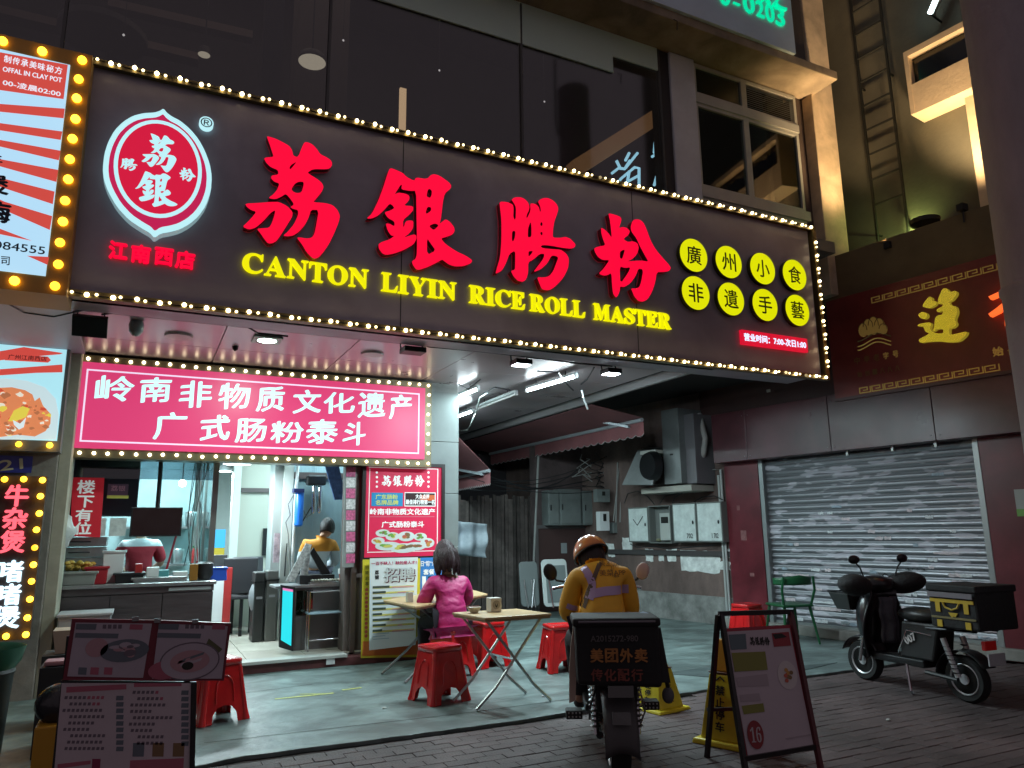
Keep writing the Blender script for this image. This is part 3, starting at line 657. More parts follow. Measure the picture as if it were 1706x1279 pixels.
PT = [('岭',160,624,223,671),('南',234,627,284,672),('非',300,633,352,681),('物',365,637,416,683),('质',428,642,473,687),('文',489,648,534,690),('化',540,653,590,690),('遗',597,652,641,697),('产',649,656,685,699),
      ('广',257,685,310,733),('式',335,689,382,736),('肠',393,696,443,738),('粉',452,701,505,739),('泰',511,697,562,741),('斗',572,701,608,744)]
def pxtext(F, ch, x0, y0, x1, y1, m_, name, parent, d=.003, bold=0, d1=None, rise=0):
    xm, ym = (x0+x1)/2, (y0+y1)/2
    u0 = F.uv(x0, ym)[0]; u1 = F.uv(x1, ym)[0]; v0 = F.uv(xm, y1)[1]; v1 = F.uv(xm, y0)[1]
    return MB().text(F, ch, u0, v0, u1, v1, d, d1, bold=bold, shear=.0, rise=rise).build(name, m_, parent)
for q in PT: pxtext(Fp, q[0], q[1], q[2], q[3], q[4], wt, 'character', PS, bold=.008, rise=.10)
pb = MB().ball((0, 0, 0), .017, 8, 5).build('bulb', mat('pink_sign_bulb', (.8, .7, .5), .3, emit=(1, .84, .52), es=6), PS, local=True)
def ring_bulbs(F, x0, z0, x1, z1, nx, nz, src, root, d, org):
    first = True
    P_ = [(x0+(x1-x0)*i/nx, z) for z in (z0, z1) for i in range(nx+1)]+[(x, z0+(z1-z0)*i/nz) for x in (x0, x1) for i in range(1, nz)]
    for x, z_ in P_:
        loc = F.p(x, z_, d)-Vector(org)
        loc = loc+Vector((random.uniform(-.005, .005), 0, random.uniform(-.005, .005)))
        if first: src.location = loc; first = False
        else: inst(src, root, loc)
ring_bulbs(Fp, px0-.045, pz0-.045, px1+.045, pz1+.037, 30, 8, pb, PS, .0, (px0, YP, pz0))
# ---------------- left neighbour: light boxes and neon ----------------
NB = thing('neighbour_building', 'edge of the neighbouring claypot shop with stone pier', 'building', (-2, 8.0, 0))
stone = mat('stone_pier', (.26, .23, .20), .75, noise=(5, .25), bump=(25, .2))
beige = mat('beige_stone', (.42, .38, .30), .7, noise=(4, .2))
q0 = YF(8.0).uv(80, 1040)[0]; q1 = YF(8.0).uv(112, 820)[0]
MB().box(-2.2, 8.0, 0, q1-.10, 8.5, 3.2).build('pier', stone, NB, bevel=.01)
MB().box(q1-.10, 8.04, 0, q1-.0, 8.5, 3.2).build('pier_edge', beige, NB, bevel=.006)
MB().box(-6, 8.1, 0, -2.2, 8.5, 3.2).build('wall', grey_w, NB)
MB().box(-6, 6.3, 3.9, -.75, 8.5, 4.0).build('roof_slab', darkroom, NB)
orm = uneven(mat('amber_bulb', (.9, .6, .1), .3, emit=(1, .50, .02), es=5))
ormb = mat('amber_frame', (.35, .2, .05), .45, .3)
lb = glow('light_box_blue_white', (.46, .74, .95), .95); lr = glow('light_box_red', (.62, .07, .055), .95)
def light_box(Y, px_r_top, px_r_bot, zt, zb, name, label, xl, bulbs, sizes):
    F = YF(Y); return F
YL = 5.62; F = YF(YL)
xr = (F.uv(113, 110)[0]+F.uv(80, 455)[0])/2; zt = F.uv(60, 95)[1]; zb = F.uv(40, 455)[1]; xl = xr-1.3
LB = thing('claypot_light_box', 'tall red and pale blue sunburst light box with amber bulbs at left edge', 'sign', (xl, YL, zb))
MB().box(xl, YL+.01, zb-.12, xr+.13, YL+.4, zt+.12).build('frame', ormb, LB)
MB().fbox(F, xl, zb, xr, zt, -.012, 0).build('face', lb, LB)
def poly(F, pts, m_, name, parent, d=.002):
    return MB().fprism(F, [F.uv(*p) for p in pts], d-.001, d).build(name, m_, parent)
for k, pp in enumerate([[(-60, 74), (0, 87), (113, 108), (106, 165), (0, 150), (-60, 142)], [(-60, 170), (0, 173), (108, 181), (106, 197), (0, 186), (-60, 181)], [(-60, 203), (0, 205), (104, 219), (101, 233), (0, 217), (-60, 210)],
           [(-60, 228), (0, 233), (101, 251), (98, 267), (0, 244), (-60, 236)], [(-60, 254), (0, 265), (97, 283), (94, 303), (0, 277), (-60, 262)], [(-60, 278), (0, 296), (91, 319), (88, 340), (12, 315), (-60, 290)],
           [(-60, 306), (8, 336), (87, 360), (83, 383), (12, 352), (-60, 320)], [(-60, 345), (0, 381), (53, 401), (0, 390), (-60, 360)], [(45, 426), (82, 428), (79, 441)]]):
    poly(F, pp, lr, 'sunburst_stripe', LB)
tw = glow('light_box_lettering', (.72, .80, .90), 1.0); tdk = mat('light_box_ink', (.01, .02, .05), .5)
for ch, x in zip('秘制传承美味秘方', (-18, 0, 18, 36, 52, 69, 79, 92)): pass
for i, ch in enumerate('制传承美味秘方'):
    x = 7+i*14.1; y = 93+i*3.1; pxtext(F, ch, x, y, x+12, y+12, tw, 'character', LB, .004, .001)
def seg(F, s_, xa, ya, xb, yb, h, m_, parent, name='lettering', d=.004, bold=.001):
    """string from px (xa, ya) to (xb, yb) centre line, h px tall"""
    u0, v0 = F.uv(xa, ya); u1, v1 = F.uv(xb, yb); hh = abs(F.uv((xa+xb)/2, (ya+yb)/2-h/2)[1]-F.uv((xa+xb)/2, (ya+yb)/2+h/2)[1])/2
    Fs = Frame(F.p(u0, v0, 0), F.p(u1, v1)-F.p(u0, v0), F.V-(F.p(u1, v1)-F.p(u0, v0)).normalized()*F.V.dot((F.p(u1, v1)-F.p(u0, v0)).normalized()))
    L = (F.p(u1, v1)-F.p(u0, v0)).length
    return MB().text(Fs, s_, 0, -hh, L, hh, d, bold=bold).build(name, m_, parent)
seg(F, 'OFFAL IN CLAY POT', 5, 115, 103, 134, 8, tw, LB)
seg(F, '00-凌晨02:00', 5, 137, 101, 157, 10, tw, LB)
seg(F, '084555', -10, 407, 75, 418, 13, tdk, LB); seg(F, '司', 2, 434, 16, 435, 14, tdk, LB)
seg(F, '煲', -30, 306, 13, 309, 32, tdk, LB, bold=.006); seg(F, '梅', -22, 350, 17, 356, 34, tdk, LB, bold=.006)
seg(F, '王', -30, 262, 4, 266, 10, tdk, LB, bold=.004)
ab = MB().ball((0, 0, 0), .03, 10, 6).build('bulb', orm, LB, local=True)
ring_bulbs(F, xl-.06, zb-.06, xr+.065, zt+.06, 6, 11, ab, LB, .0, (xl, YL, zb))
# underside of the left canopy
MB().box(-6, 5.7, 3.12, xr+.1, 8.0, 3.16).build('soffit', mat('lilac_soffit', (.42, .40, .48), .4, noise=(2, .1)), NB)
# food light box
YD = 7.85; F = YF(YD)
xr2 = F.uv(103, 660)[0]; zt = F.uv(60, 578)[1]; zb = F.uv(60, 733)[1]; xl2 = xr2-1.2
FB = thing('food_light_box', 'pale blue light box with orange claypot food picture above house number', 'sign', (xl2, YD, zb))
MB().box(xl2, YD+.005, zb-.10, xr2+.03, YD+.2, zt+.03).build('frame', mat('grey_frame', (.2, .2, .2), .5), FB)
MB().fbox(F, xl2, zb, xr2, zt, -.01, 0).build('face', glow('food_box_blue', (.42, .78, .88), .95), FB)
for pp in ([(-40, 588), (0, 585), (40, 578), (105, 588), (100, 590), (30, 596), (-40, 606)], [(-40, 622), (0, 615), (104, 607), (104, 620), (60, 621), (-40, 628)]): poly(F, pp, lr, 'red_ray', FB)
poly(F, [(5, 594), (12, 590), (80, 594), (85, 600), (80, 604), (8, 600)], lr, 'ribbon', FB, .003)
seg(F, '广州江南西店', 14, 594, 78, 598, 8, tdk, FB, d=.005, bold=.0005)
fm_ = [glow('food_orange', (.72, .24, .10), .9), glow('food_brown', (.45, .16, .07), .9), glow('food_yellow', (.75, .62, .08), .9), glow('food_cream', (.8, .75, .62), .9), glow('food_red', (.6, .08, .04), .9)]
rr = random.Random(3)
bowl = [(-40+0, 650)]
pan = [F.uv(x, y) for x, y in [(-60, 640), (-30, 632), (10, 630), (45, 634), (75, 645), (93, 664), (98, 690), (95, 722), (93, 732), (-60, 732)]]
MB().fprism(F, pan, .001, .003).build('bowl_print', glow('bowl_print', (.58, .74, .78), .9), FB)
stew = [(-60, 655), (-30, 648), (0, 646), (20, 645), (42, 650), (54, 657), (58, 668), (66, 662), (72, 676), (85, 690), (84, 706), (76, 718), (58, 727), (30, 724), (0, 728), (-60, 728)]
MB().fprism(F, [F.uv(x, y) for x, y in stew], .003, .004).build('stew_print', fm_[0], FB)
from mathutils.geometry import intersect_point_tri_2d
for k in range(120):
    x = rr.uniform(-50, 82); y = rr.uniform(650, 724)
    if y < 650+max(0, (x-25))*.62 or (x > 60 and y > 716): continue
    s_ = rr.uniform(.012, .038); uu, vv = F.uv(x, y)
    pts = [(uu+s_*math.cos(a)*rr.uniform(.5, 1.25), vv+s_*.7*math.sin(a)*rr.uniform(.5, 1.25)) for a in [i_*math.pi/4 for i_ in range(8)]]
    MB().fprism(F, pts, .004, .006+.0001*k).build('food_print', fm_[rr.choice([0, 0, 1, 1, 1, 4, 3, 3, 2])], FB)
uu, vv = F.uv(33, 687); MB().fprism(F, [F.uv(*q) for q in [(14, 702), (24, 684), (38, 677), (50, 681), (44, 695), (26, 702)]], .019, .0205).build('food_print', fm_[2], FB)
MB().fprism(F, [F.uv(*q) for q in [(22, 700), (34, 706), (44, 696), (40, 712), (32, 716), (24, 708)]], .0205, .022).build('food_print', glow('egg_print', (.7, .82, .85), .9), FB)
ab2 = MB().ball((0, 0, 0), .026, 10, 6).build('bulb', orm, FB, local=True)
for i in range(6):
    p = F.p(xr2-.05-i*.235, zb-.045, .03)-Vector((xl2, YD, zb))
    if i == 0: ab2.location = p
    else: inst(ab2, FB, p)
# house number plate
F = YF(7.98)
u1, v0 = F.uv(52, 788); u0 = F.uv(-40, 788)[0]; v1 = F.uv(52, 760)[1]
o = MB().fbox(F, u0, v0, u1, v1, 0, .01).build('house_number_plate', mat('enamel_blue', (.03, .04, .30), .35)); tag(o, 'blue enamel house number plate reading 21 under the food light box', 'sign')
seg(F, '21', 0, 776, 38, 772, 17, mat('number_print', (.6, .6, .4), .5), o, d=.012, bold=.003)
# vertical neon sign
YV = 7.72; F = YF(YV)
xr3 = (F.uv(76, 800)[0]+F.uv(52, 1060)[0])/2; zt = F.uv(40, 793)[1]; zb = F.uv(30, 1066)[1]; xl3 = xr3-.62
VN = thing('neon_menu_board', 'upright dark board with red and blue white neon characters and amber bulbs', 'sign', (xl3, YV, zb))
MB().box(xl3, YV, zb, xr3, YV+.12, zt).build('board', mat('board_brown', (.05, .035, .03), .6), VN)
nr = glow('red_neon', (1.0, .12, .16), 1.5); nw = glow('blue_white_neon', (.62, .86, 1.0), 1.8)
for ch, x0, y0, x1, y1, mm in [('牛', 10, 808, 47, 843, nr), ('杂', 6, 846, 45, 881, nr), ('煲', 2, 884, 41, 920, nr), ('啫', -6, 934, 38, 969, nw), ('啫', -9, 973, 34, 1007, nw), ('煲', -12, 1010, 32, 1046, nw)]:
    pxtext(F, ch, x0, y0, x1, y1, mm, 'neon_character', VN, .004, .007, .022)
ab3 = MB().ball((0, 0, 0), .026, 10, 6).build('bulb', orm, VN, local=True)
ring_bulbs(F, xl3+.04, zb+.04, xr3-.03, zt-.03, 4, 9, ab3, VN, .03, (xl3, YV, zb))
light('neon_glow', 'AREA', (xr3-.3, YV-.2, 1.2), 4, (1, .6, .3), size=.4, size_y=1.2, aim=(xr3-.3, 3, 1.0)) if False else None
# ---------------- shop: floor, kerb, interior ----------------
tile = mat('cream_floor_tile', (.46, .42, .36), .35, noise=(2, .12), var=.05)
fl_ = kind(MB().box(-1.3, 8.42, 0, 3.45, 17, FZ-.012).build('shop_floor', mat('grout', (.12, .11, .10), .8)))
k = 0
ys = [8.42+.6*i for i in range(14)]
for j in range(13):
    for i in range(8):
        x0 = -1.3+.6*i; y0 = ys[j]
        if x0+.6 > 3.5: continue
        MB().box(x0+.003, y0+.003, FZ-.012, min(x0+.597, 3.4), y0+.597, FZ).build('tile', tile, fl_)
MB().box(-1.1, 8.28, .02, 3.42, 8.42, FZ-.03).build('step', mat('dark_red_step', (.10, .03, .03), .5, noise=(6, .3)), fl_, bevel=.005)
MB().box(-.9, 8.25, FZ-.03, 2.1, 8.44, FZ+.002).build('sill', mat('pale_step_edge', (.45, .45, .42), .4), fl_, bevel=.003)
p = onY(548, 1108, 8.27); MB().box(p.x-.03, 8.262, .05, p.x+.06, 8.27, .13).build('white_sticker', white_p, fl_)
iw = mat('white_interior_wall', (.46, .56, .55), .55, noise=(1.5, .12))
IN = kind(MB().box(-1.4, 17, 0, 5.0, 17.1, 3.2).build('shop_back_wall', iw))
kind(MB().box(3.3, 8.75, 0, 3.42, 17, 3.2).build('shop_side_wall', iw)); kind(MB().box(-1.4, 8.5, 0, -1.3, 17, 3.2).build('kitchen_side_wall', iw))
kind(MB().box(-1.4, 8.75, 2.92, 3.42, 17, 3.0).build('shop_ceiling', mat('dark_ceiling', (.10, .11, .13), .8)))
# lintel behind the pink sign
MB().box(-.78, 8.5, 2.5, 3.43, 8.75, 3.2).build('lintel', mat('lintel_dark', (.10, .10, .11), .6), SH)
# pale column and its front wall with the posters
F = YF(8.40)
cxl = F.uv(742, 800)[0]; cxr = F.uv(764, 800)[0]; pxl = F.uv(598, 850)[0]; cx0 = F.uv(715, 650)[0]
for z0_, z1_ in ((0.02, .62), (.62, 1.24), (1.24, 1.86), (1.86, 2.48), (2.48, 3.10)):
    MB().box(cx0-.10, 8.40, z0_+.003, cxr, 9.0, z1_-.003).build('cladding_panel', cream, SH, bevel=.004)
MB().box(cx0-.09, 8.41, 0.02, cxr-.01, 8.99, 3.2).build('column_core', grey_w, SH)
MB().box(pxl-.12, 8.48, .02, cx0-.10, 8.7, 2.6).build('poster_wall', mat('brown_wall_panel', (.13, .10, .09), .6, noise=(4, .2)), SH)
u = F.uv(592, 850)[0]
MB().box(u-.02, 8.42, .1, u+.04, 8.5, 2.5).build('door_post', mat('bronze_post', (.14, .11, .10), .4, .5), SH)
u = YF(8.44).uv(575, 850)[0]
ST = thing('sticker_strip', 'narrow vertical strip of pink and white stickers beside the doorway', 'sticker strip', (u, 8.44, 1.2))
F6 = YF(8.40)
for i in range(9):
    y0 = 778+i*18; ua, vb = F6.uv(576, y0+16); ub, va = F6.uv(592-.4*i*.3, y0)
    MB().fbox(F6, ua, vb, ub, va, .012, .014).build('sticker', mat('sticker_pink' if i % 2 == 0 else 'sticker_white', (.55, .12, .25) if i % 2 == 0 else (.6, .58, .58), .4, noise=(40, .5)), ST)
MB().fbox(F6, F6.uv(575, 800)[0], F6.uv(575, 945)[1], F6.uv(593, 800)[0], F6.uv(575, 775)[1], -.02, .011).build('backing', grey_w, ST)
# framed main poster
FP = YF(8.36)
u0, u1 = FP.uv(608, 850)[0], FP.uv(735, 850)[0]; v0, v1 = FP.uv(670, 927)[1], FP.uv(670, 777)[1]
PO = thing('framed_menu_poster', 'crimson framed poster with white characters above a spread of dishes', 'poster', (u0, 8.36, v0))
b = MB(); w = .04
b.fbox(FP, u0-w, v0-w, u1+w, v0, -.04, .02); b.fbox(FP, u0-w, v1, u1+w, v1+w, -.04, .02); b.fbox(FP, u0-w, v0, u0, v1, -.04, .02); b.fbox(FP, u1, v0, u1+w, v1, -.04, .02)
b.build('frame', mat('poster_frame', (.02, .015, .015), .35), PO)
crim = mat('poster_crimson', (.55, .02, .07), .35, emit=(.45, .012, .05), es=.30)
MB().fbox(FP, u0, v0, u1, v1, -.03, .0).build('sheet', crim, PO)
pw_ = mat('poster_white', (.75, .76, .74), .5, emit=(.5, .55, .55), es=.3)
Z = lambda x, y: (600+x/6.394, 740+y/6.394)
def zt(s_, x0, y0, x1, y1, m_=pw_, d=.002, bold=.002, F=FP, par=PO, name='lettering'):
    a = Z(x0, y0); c = Z(x1, y1); return pxtext(F, s_, a[0], a[1], c[0], c[1], m_, name, par, d, bold)
def zr(x0, y0, x1, y1, m_, d0, d1, F=FP, par=PO, name='print'):
    a = Z(x0, (y0+y1)/2); c = Z(x1, (y0+y1)/2); e = Z((x0+x1)/2, y0); g_ = Z((x0+x1)/2, y1)
    return MB().fbox(F, F.uv(*a)[0], F.uv(*g_)[1], F.uv(*c)[0], F.uv(*e)[1], d0, d1).build(name, m_, par)
for q in [(92, 250, 830, 258), (75, 1138, 825, 1146), (88, 258, 96, 1138), (820, 258, 828, 1130)]: zr(*q, pw_, .0005, .0015, name='border_line')
for k, x in (('li', 228), ('yin', 345), ('chang', 462), ('fen', 580)):
    a = Z(x, 330); c = Z(x+105, 450); ua = FP.uv(a[0], (a[1]+c[1])/2)[0]; ub = FP.uv(c[0], (a[1]+c[1])/2)[0]; va = FP.uv((a[0]+c[0])/2, c[1])[1]; vb = FP.uv((a[0]+c[0])/2, a[1])[1]
    MB().fshape(FP, BSH[k], lambda x, y: (ua+(ub-ua)*x, va+(vb-va)*y), .002).build('lettering', pw_, PO)
for yy in (300, 350, 400, 450):
    for xx in (178, 728):
        a = FP.uv(*Z(xx, yy)); MB().disc(FP, a[0], a[1], .014, .0005, .0015, 10).build('dot', pw_, PO)
zr(120, 515, 455, 660, mat('poster_blue', (.02, .25, .50), .4), .0005, .0015); zt('广东肠粉', 165, 535, 400, 585, mat('poster_yellow', (.6, .65, .15), .5)); zt('名牌品牌', 165, 595, 405, 645, MATS['poster_yellow'])
zr(472, 512, 803, 662, pw_, .0005, .0012); zr(480, 520, 795, 652, mat('poster_black', (.03, .01, .01), .4), .0014, .002); zr(640, 540, 795, 600, mat('poster_orange', (.6, .12, .03), .4), .002, .0024)
zt('大众点评', 590, 532, 735, 580, d=.003); zt('最佳排行榜第一名', 485, 590, 790, 640, d=.003)
zt('岭南非物质文化遗产', 105, 685, 795, 750, bold=.003); zt('广式肠粉泰斗', 230, 820, 680, 885, bold=.003)
zr(105, 768, 790, 774, mat('poster_faint', (.6, .2, .25), .5), .0005, .0015); zr(270, 905, 630, 909, MATS['poster_faint'], .0005, .0015)
def plate(x, y, rx, ry, foods, k=0):
    a = FP.uv(*Z(x, y)); s_ = abs(FP.uv(*Z(x+rx, y))[0]-a[0]); t_ = s_*ry/rx
    MB().disc(FP, a[0], a[1], s_, .001, .002+k*.0004, 20, t_).build('plate_print', mat('poster_plate', (.62, .68, .66), .5), PO)
    for i in range(7):
        an = rr.uniform(0, 6.28); r_ = rr.uniform(0, .55)
        MB().disc(FP, a[0]+s_*r_*math.cos(an), a[1]+t_*r_*math.sin(an), s_*.28, .002, .003+k*.0004+i*.0001, 7, t_*.3).build('food_print', foods[i % len(foods)], PO)
fg = mat('print_green', (.15, .35, .06), .5); fo = mat('print_orange', (.5, .25, .06), .5); fb_ = mat('print_brown', (.2, .12, .05), .5); fy = mat('print_yellow', (.55, .5, .1), .5); frd = mat('print_red', (.5, .1, .06), .5)
plate(240, 945, 75, 38, [fg, fb_]); plate(345, 980, 75, 42, [fg, fy], 1); plate(490, 980, 90, 50, [fb_, fo, frd], 2); plate(640, 985, 70, 40, [fb_, fg], 3); plate(715, 1050, 75, 48, [frd, fo], 4); plate(190, 1030, 70, 38, [fo, fy], 5)
plate(460, 1105, 150, 48, [fb_, fy], 6); plate(300, 1085, 140, 45, [fy, fg], 7); plate(590, 1085, 110, 42, [fb_, frd], 8)
# recruitment poster, yellow banner and blue poster
Z = lambda x, y: (590+x/6.394, 900+y/6.394)
F7 = YF(8.20)
BN = thing('yellow_banner', 'narrow yellow banner with a red lantern column behind the white recruiting poster', 'banner', (0, 8.3, 0))
yb = mat('banner_yellow', (.62, .52, .03), .5); 
F8 = YF(8.28)
MB().fprism(F8, [F8.uv(601, 1096), F8.uv(604, 932), F8.uv(700, 930), F8.uv(698, 1094)], 0, .01).build('sheet', yb, BN)
MB().fprism(F8, [F8.uv(603, 1092), F8.uv(604, 1068), F8.uv(698, 1066), F8.uv(698, 1090)], .011, .013).build('orange_band', mat('banner_orange', (.6, .16, .03), .5), BN)
for i in range(12):
    a = F8.uv(610.5-i*.1, 982+i*7); MB().disc(F8, a[0], a[1], .018, .011, .0125, 10).build('red_dot', frd, BN)
for i in range(5): zt_ = F8.uv(611, 945+i*9); MB().text(F8, '招聘启事人'[i], zt_[0]-.02, zt_[1]-.02, zt_[0]+.02, zt_[1]+.02, .012).build('character', ink, BN)
RP = thing('recruiting_poster', 'white recruiting poster with big outlined characters and yellow stripes', 'poster', (0, 8.2, 0))
MB().fprism(F7, [F7.uv(615, 1083), F7.uv(616, 930), F7.uv(696, 928), F7.uv(692, 1074)], 0, .006).build('sheet', mat('poster_pale', (.66, .72, .72), .5), RP)
rk = dict(F=F7, par=RP)
zt('一百不缺人！缺的是人才！', 182, 222, 662, 258, mat('poster_magenta', (.45, .02, .1), .5), .009, .001, **rk)
for ch, a in (('招', (320, 290, 475, 440)), ('聘', (490, 290, 640, 430))):
    zt(ch, a[0]+10, a[1]+8, a[2]+10, a[3]+8, mat('poster_shadow', (.10, .02, .04), .5), .008, .006, **rk); zt(ch, *a, mat('poster_silver', (.5, .55, .55), .4), .012, .004, **rk)
zt('荔', 220, 320, 260, 360, ink, .009, .002, **rk); zt('银', 220, 372, 262, 415, ink, .009, .002, **rk)
for i in range(9):
    y = 468+i*58; zr(195, y+18, 635 if i < 5 else 640, y+38, mat('stripe_yellow', (.62, .56, .15), .5), .007, .008, name='stripe', **rk); zr(195, y+16, 375-(i % 3)*40, y+40, mat('stripe_black', (.05, .07, .05), .5), .008, .009, name='stripe', **rk)
    zr(400+(i % 2)*60, y+20, 630-(i % 4)*40, y+32, mat('stripe_pink', (.6, .3, .3), .5), .0082, .0092, name='stripe', **rk)
for i in range(4): zr(200, 960+i*28, 330+(i % 2)*40, 966+i*28, mat('faint_blue', (.25, .4, .5), .5), .007, .008, name='stripe', **rk)
Z2 = lambda x, y: (590+x/6.394, 900+y/6.394)
F9 = YF(8.30)
BP = thing('blue_poster', 'blue poster with white writing partly behind the woman in pink', 'poster', (0, 8.3, 0))
MB().fprism(F9, [F9.uv(698, 985), F9.uv(699, 929), F9.uv(737, 928), F9.uv(737, 985)], 0, .006).build('sheet', mat('poster_azure', (.03, .2, .55), .5), BP)
pxtext(F9, '日“粽”介', 701, 934, 725, 943, pw_, 'lettering', BP, .008, .001); pxtext(F9, '套餐', 705, 948, 723, 957, pw_, 'lettering', BP, .008, .002)
for x in (703, 713): MB().fbox(F9, F9.uv(x, 960)[0], F9.uv(x, 982)[1], F9.uv(x+6, 960)[0], F9.uv(x, 960)[1], .007, .009).build('print', pw_ if x == 703 else ink, BP)
# thermometer dispenser on tripod
p = onZ(600, 1095, .02); FT = YF(p.y)
TP = thing('tripod_stand', 'thin black tripod holding a small white dispenser by the doorway', 'stand', (p.x, p.y, .02))
zt_ = FT.uv(600, 935)[1]
b = MB(); b.tube([(p.x, p.y, .35), (p.x, p.y, zt_)], .012, 8); b.build('pole', blk, TP)
for a in (0.3, 2.4, 4.5): MB().tube([(p.x, p.y, .62), (p.x+.24*math.cos(a), p.y+.16*math.sin(a), .02)], .009, 6).build('leg', blk, TP)
MB().rbox((p.x, p.y, .36), (.05, .05, .05)).build('collar', blk, TP)
a0 = FT.uv(599, 948); a1 = FT.uv(606, 910)
DS = MB().box(p.x-.06, p.y-.05, a0[1], p.x+.05, p.y+.05, a1[1]-.0).build('dispenser', white_p, bevel=.012); tag(DS, 'small white wall thermometer dispenser on top of the black tripod', 'dispenser')
MB().box(p.x-.04, p.y-.056, a0[1]+.10, p.x+.01, p.y-.0505, a0[1]+.19).build('screen', ink, DS)
# ---------------- interior things ----------------
# glazed kitchen partition
post = onY(354, 880, 8.9); PX = post.x
GP = thing('kitchen_partition', 'steel framed glass partition running back beside the kitchen', 'partition', (PX, 8.9, FZ))
fs_ = mat('partition_steel', (.30, .28, .27), .35, .7)
MB().box(PX-.03, 8.87, FZ, PX+.03, 8.93, 2.92).build('post', fs_, GP)
gk = glass('kitchen_glass', (.62, .80, .80), .10, .03)
for i in range(5):
    y0 = 8.95+i*1.15; MB().box(PX-.005, y0, 1.0, PX+.005, y0+1.12, 2.5).build('pane', gk, GP)
    MB().box(PX-.02, y0+1.12, FZ, PX+.02, y0+1.15, 2.6).build('post', fs_, GP)
    MB().box(PX-.02, y0, FZ, PX+.02, y0+1.12, 1.0).build('lower_panel', mat('partition_panel', (.45, .52, .52), .35), GP)
MB().box(-.7, 8.88, .98, PX-.03, 8.90, 1.0).build('rail', fs_, GP)
MB().box(-.62, 8.885, 2.0, PX-.03, 8.895, 2.49).build('front_pane', glass('upper_glass', (.5, .6, .65), .12), GP)
# kitchen back: bright window band and cabinets
kb = thing('kitchen_back_wall', 'bright pale kitchen wall with steel shelving behind the hanging screen', 'wall', (-.3, 11.6, FZ))
MB().box(-1.3, 11.6, FZ, PX-.05, 11.7, 2.92).build('wall', mat('kitchen_tile', (.40, .52, .54), .35, noise=(2, .15)), kb)
MB().box(-1.3, 11.5, 1.9, -.15, 11.6, 2.9).build('hood', mat('dark_hood', (.02, .022, .035), .4), kb)
MB().box(-1.3, 9.3, 1.62, YF(9.3).uv(228, 850)[0], 9.5, 2.92).build('front_hood', MATS['dark_hood'], kb, bevel=.01)
for z_ in (1.0, 1.5): MB().box(-.2, 11.3, z_, PX-.1, 11.6, z_+.03).build('shelf', steel, kb)
for i, (x, z_) in enumerate([(0, 1.03), (.25, 1.03), (.5, 1.03), (.1, 1.53), (.4, 1.53), (.65, 1.53)]): MB().lathe([(.07, 0), (.09, .18), (.08, .2)], (x, 11.45, z_), 14).build('pot', steel, kb)
# bundles of hanging cables
CB = thing('cable_bundle', 'tangle of thin cables hanging down the glass beside the kitchen', 'cables', (PX-.1, 9.0, 2.5))
for i in range(8):
    x = PX-.28+rr.uniform(0, .24); y = 9.0+rr.uniform(0, .3)
    pts = [(x, y, 2.6)]; 
    for k in range(6): x += rr.uniform(-.05, .05); pts.append((x, y+rr.uniform(-.03, .03), 2.6-.25*(k+1)+rr.uniform(-.05, .05)))
    MB().tube(pts, .0045, 5).build('cable', rr.choice([blk, white_p, grey_w, grey_w]), CB)
# television
F = YF(8.7); u0, v0 = F.uv(215, 894); u1, v1 = F.uv(305, 845)
TV = thing('television', 'black flat television hanging from a pole over the counter', 'television', ((u0+u1)/2, 8.7, v0))
MB().fbox(F, u0, v0, u1, v1, -.05, 0).build('casing', blk, TV, bevel=.004)
scr = mat('dim_screen', (.008, .006, .007), .12, emit=(.03, .012, .01), es=.15, noise=(6, .8)); MB().fbox(F, u0+.015, v0+.015, u1-.015, v1-.015, .0005, .002).build('screen', scr, TV)
MB().tube([((u0+u1)/2, 8.76, v1-.1), ((u0+u1)/2, 8.76, 2.9)], .022, 8).build('pole', blk, TV)
# red banner
F = YF(8.62)
BR_ = thing('red_banner', 'upright red banner with four white characters hanging at the kitchen front', 'banner', (0, 8.62, 1.5))
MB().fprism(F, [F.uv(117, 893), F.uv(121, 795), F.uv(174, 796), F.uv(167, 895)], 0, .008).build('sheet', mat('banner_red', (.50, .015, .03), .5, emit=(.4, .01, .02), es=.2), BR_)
for ch, q in zip('楼下有位', [(129, 800, 158, 822), (129, 826, 156, 845), (126, 848, 153, 868), (124, 870, 152, 890)]): pxtext(F, ch, *q, pw_, 'character', BR_, .010, .004)
F = YF(8.66); o = MB().fbox(F, F.uv(178, 830)[0], F.uv(178, 830)[1], F.uv(214, 810)[0], F.uv(178, 806)[1], 0, .01).build('small_sign', mat('small_sign_purple', (.15, .08, .14), .5)); tag(o, 'small dark sign with faint pink characters right of the red banner', 'sign')
pxtext(F, '荔银', 185, 809, 209, 818, mat('faint_pink', (.6, .3, .4), .5), 'lettering', o, .012, .001); MB().fbox(F, F.uv(178, 830)[0], F.uv(178, 830)[1], F.uv(214, 830)[0], F.uv(178, 825)[1], .011, .013).build('yellow_band', fy, o)
F = YF(8.64)
for x0, x1, lab in ((167, 177, 'narrow'), (181, 211, 'wide')):
    o = MB().fbox(F, F.uv(x0, 893)[0], F.uv(x0, 893)[1], F.uv(x1, 870)[0], F.uv(x0, 863)[1], 0, .006).build('notice_sheet', mat('notice_white', (.6, .64, .64), .5, noise=(12, .3))); tag(o, '%s white notice sheet on the glass right of the red banner' % lab, 'notice')
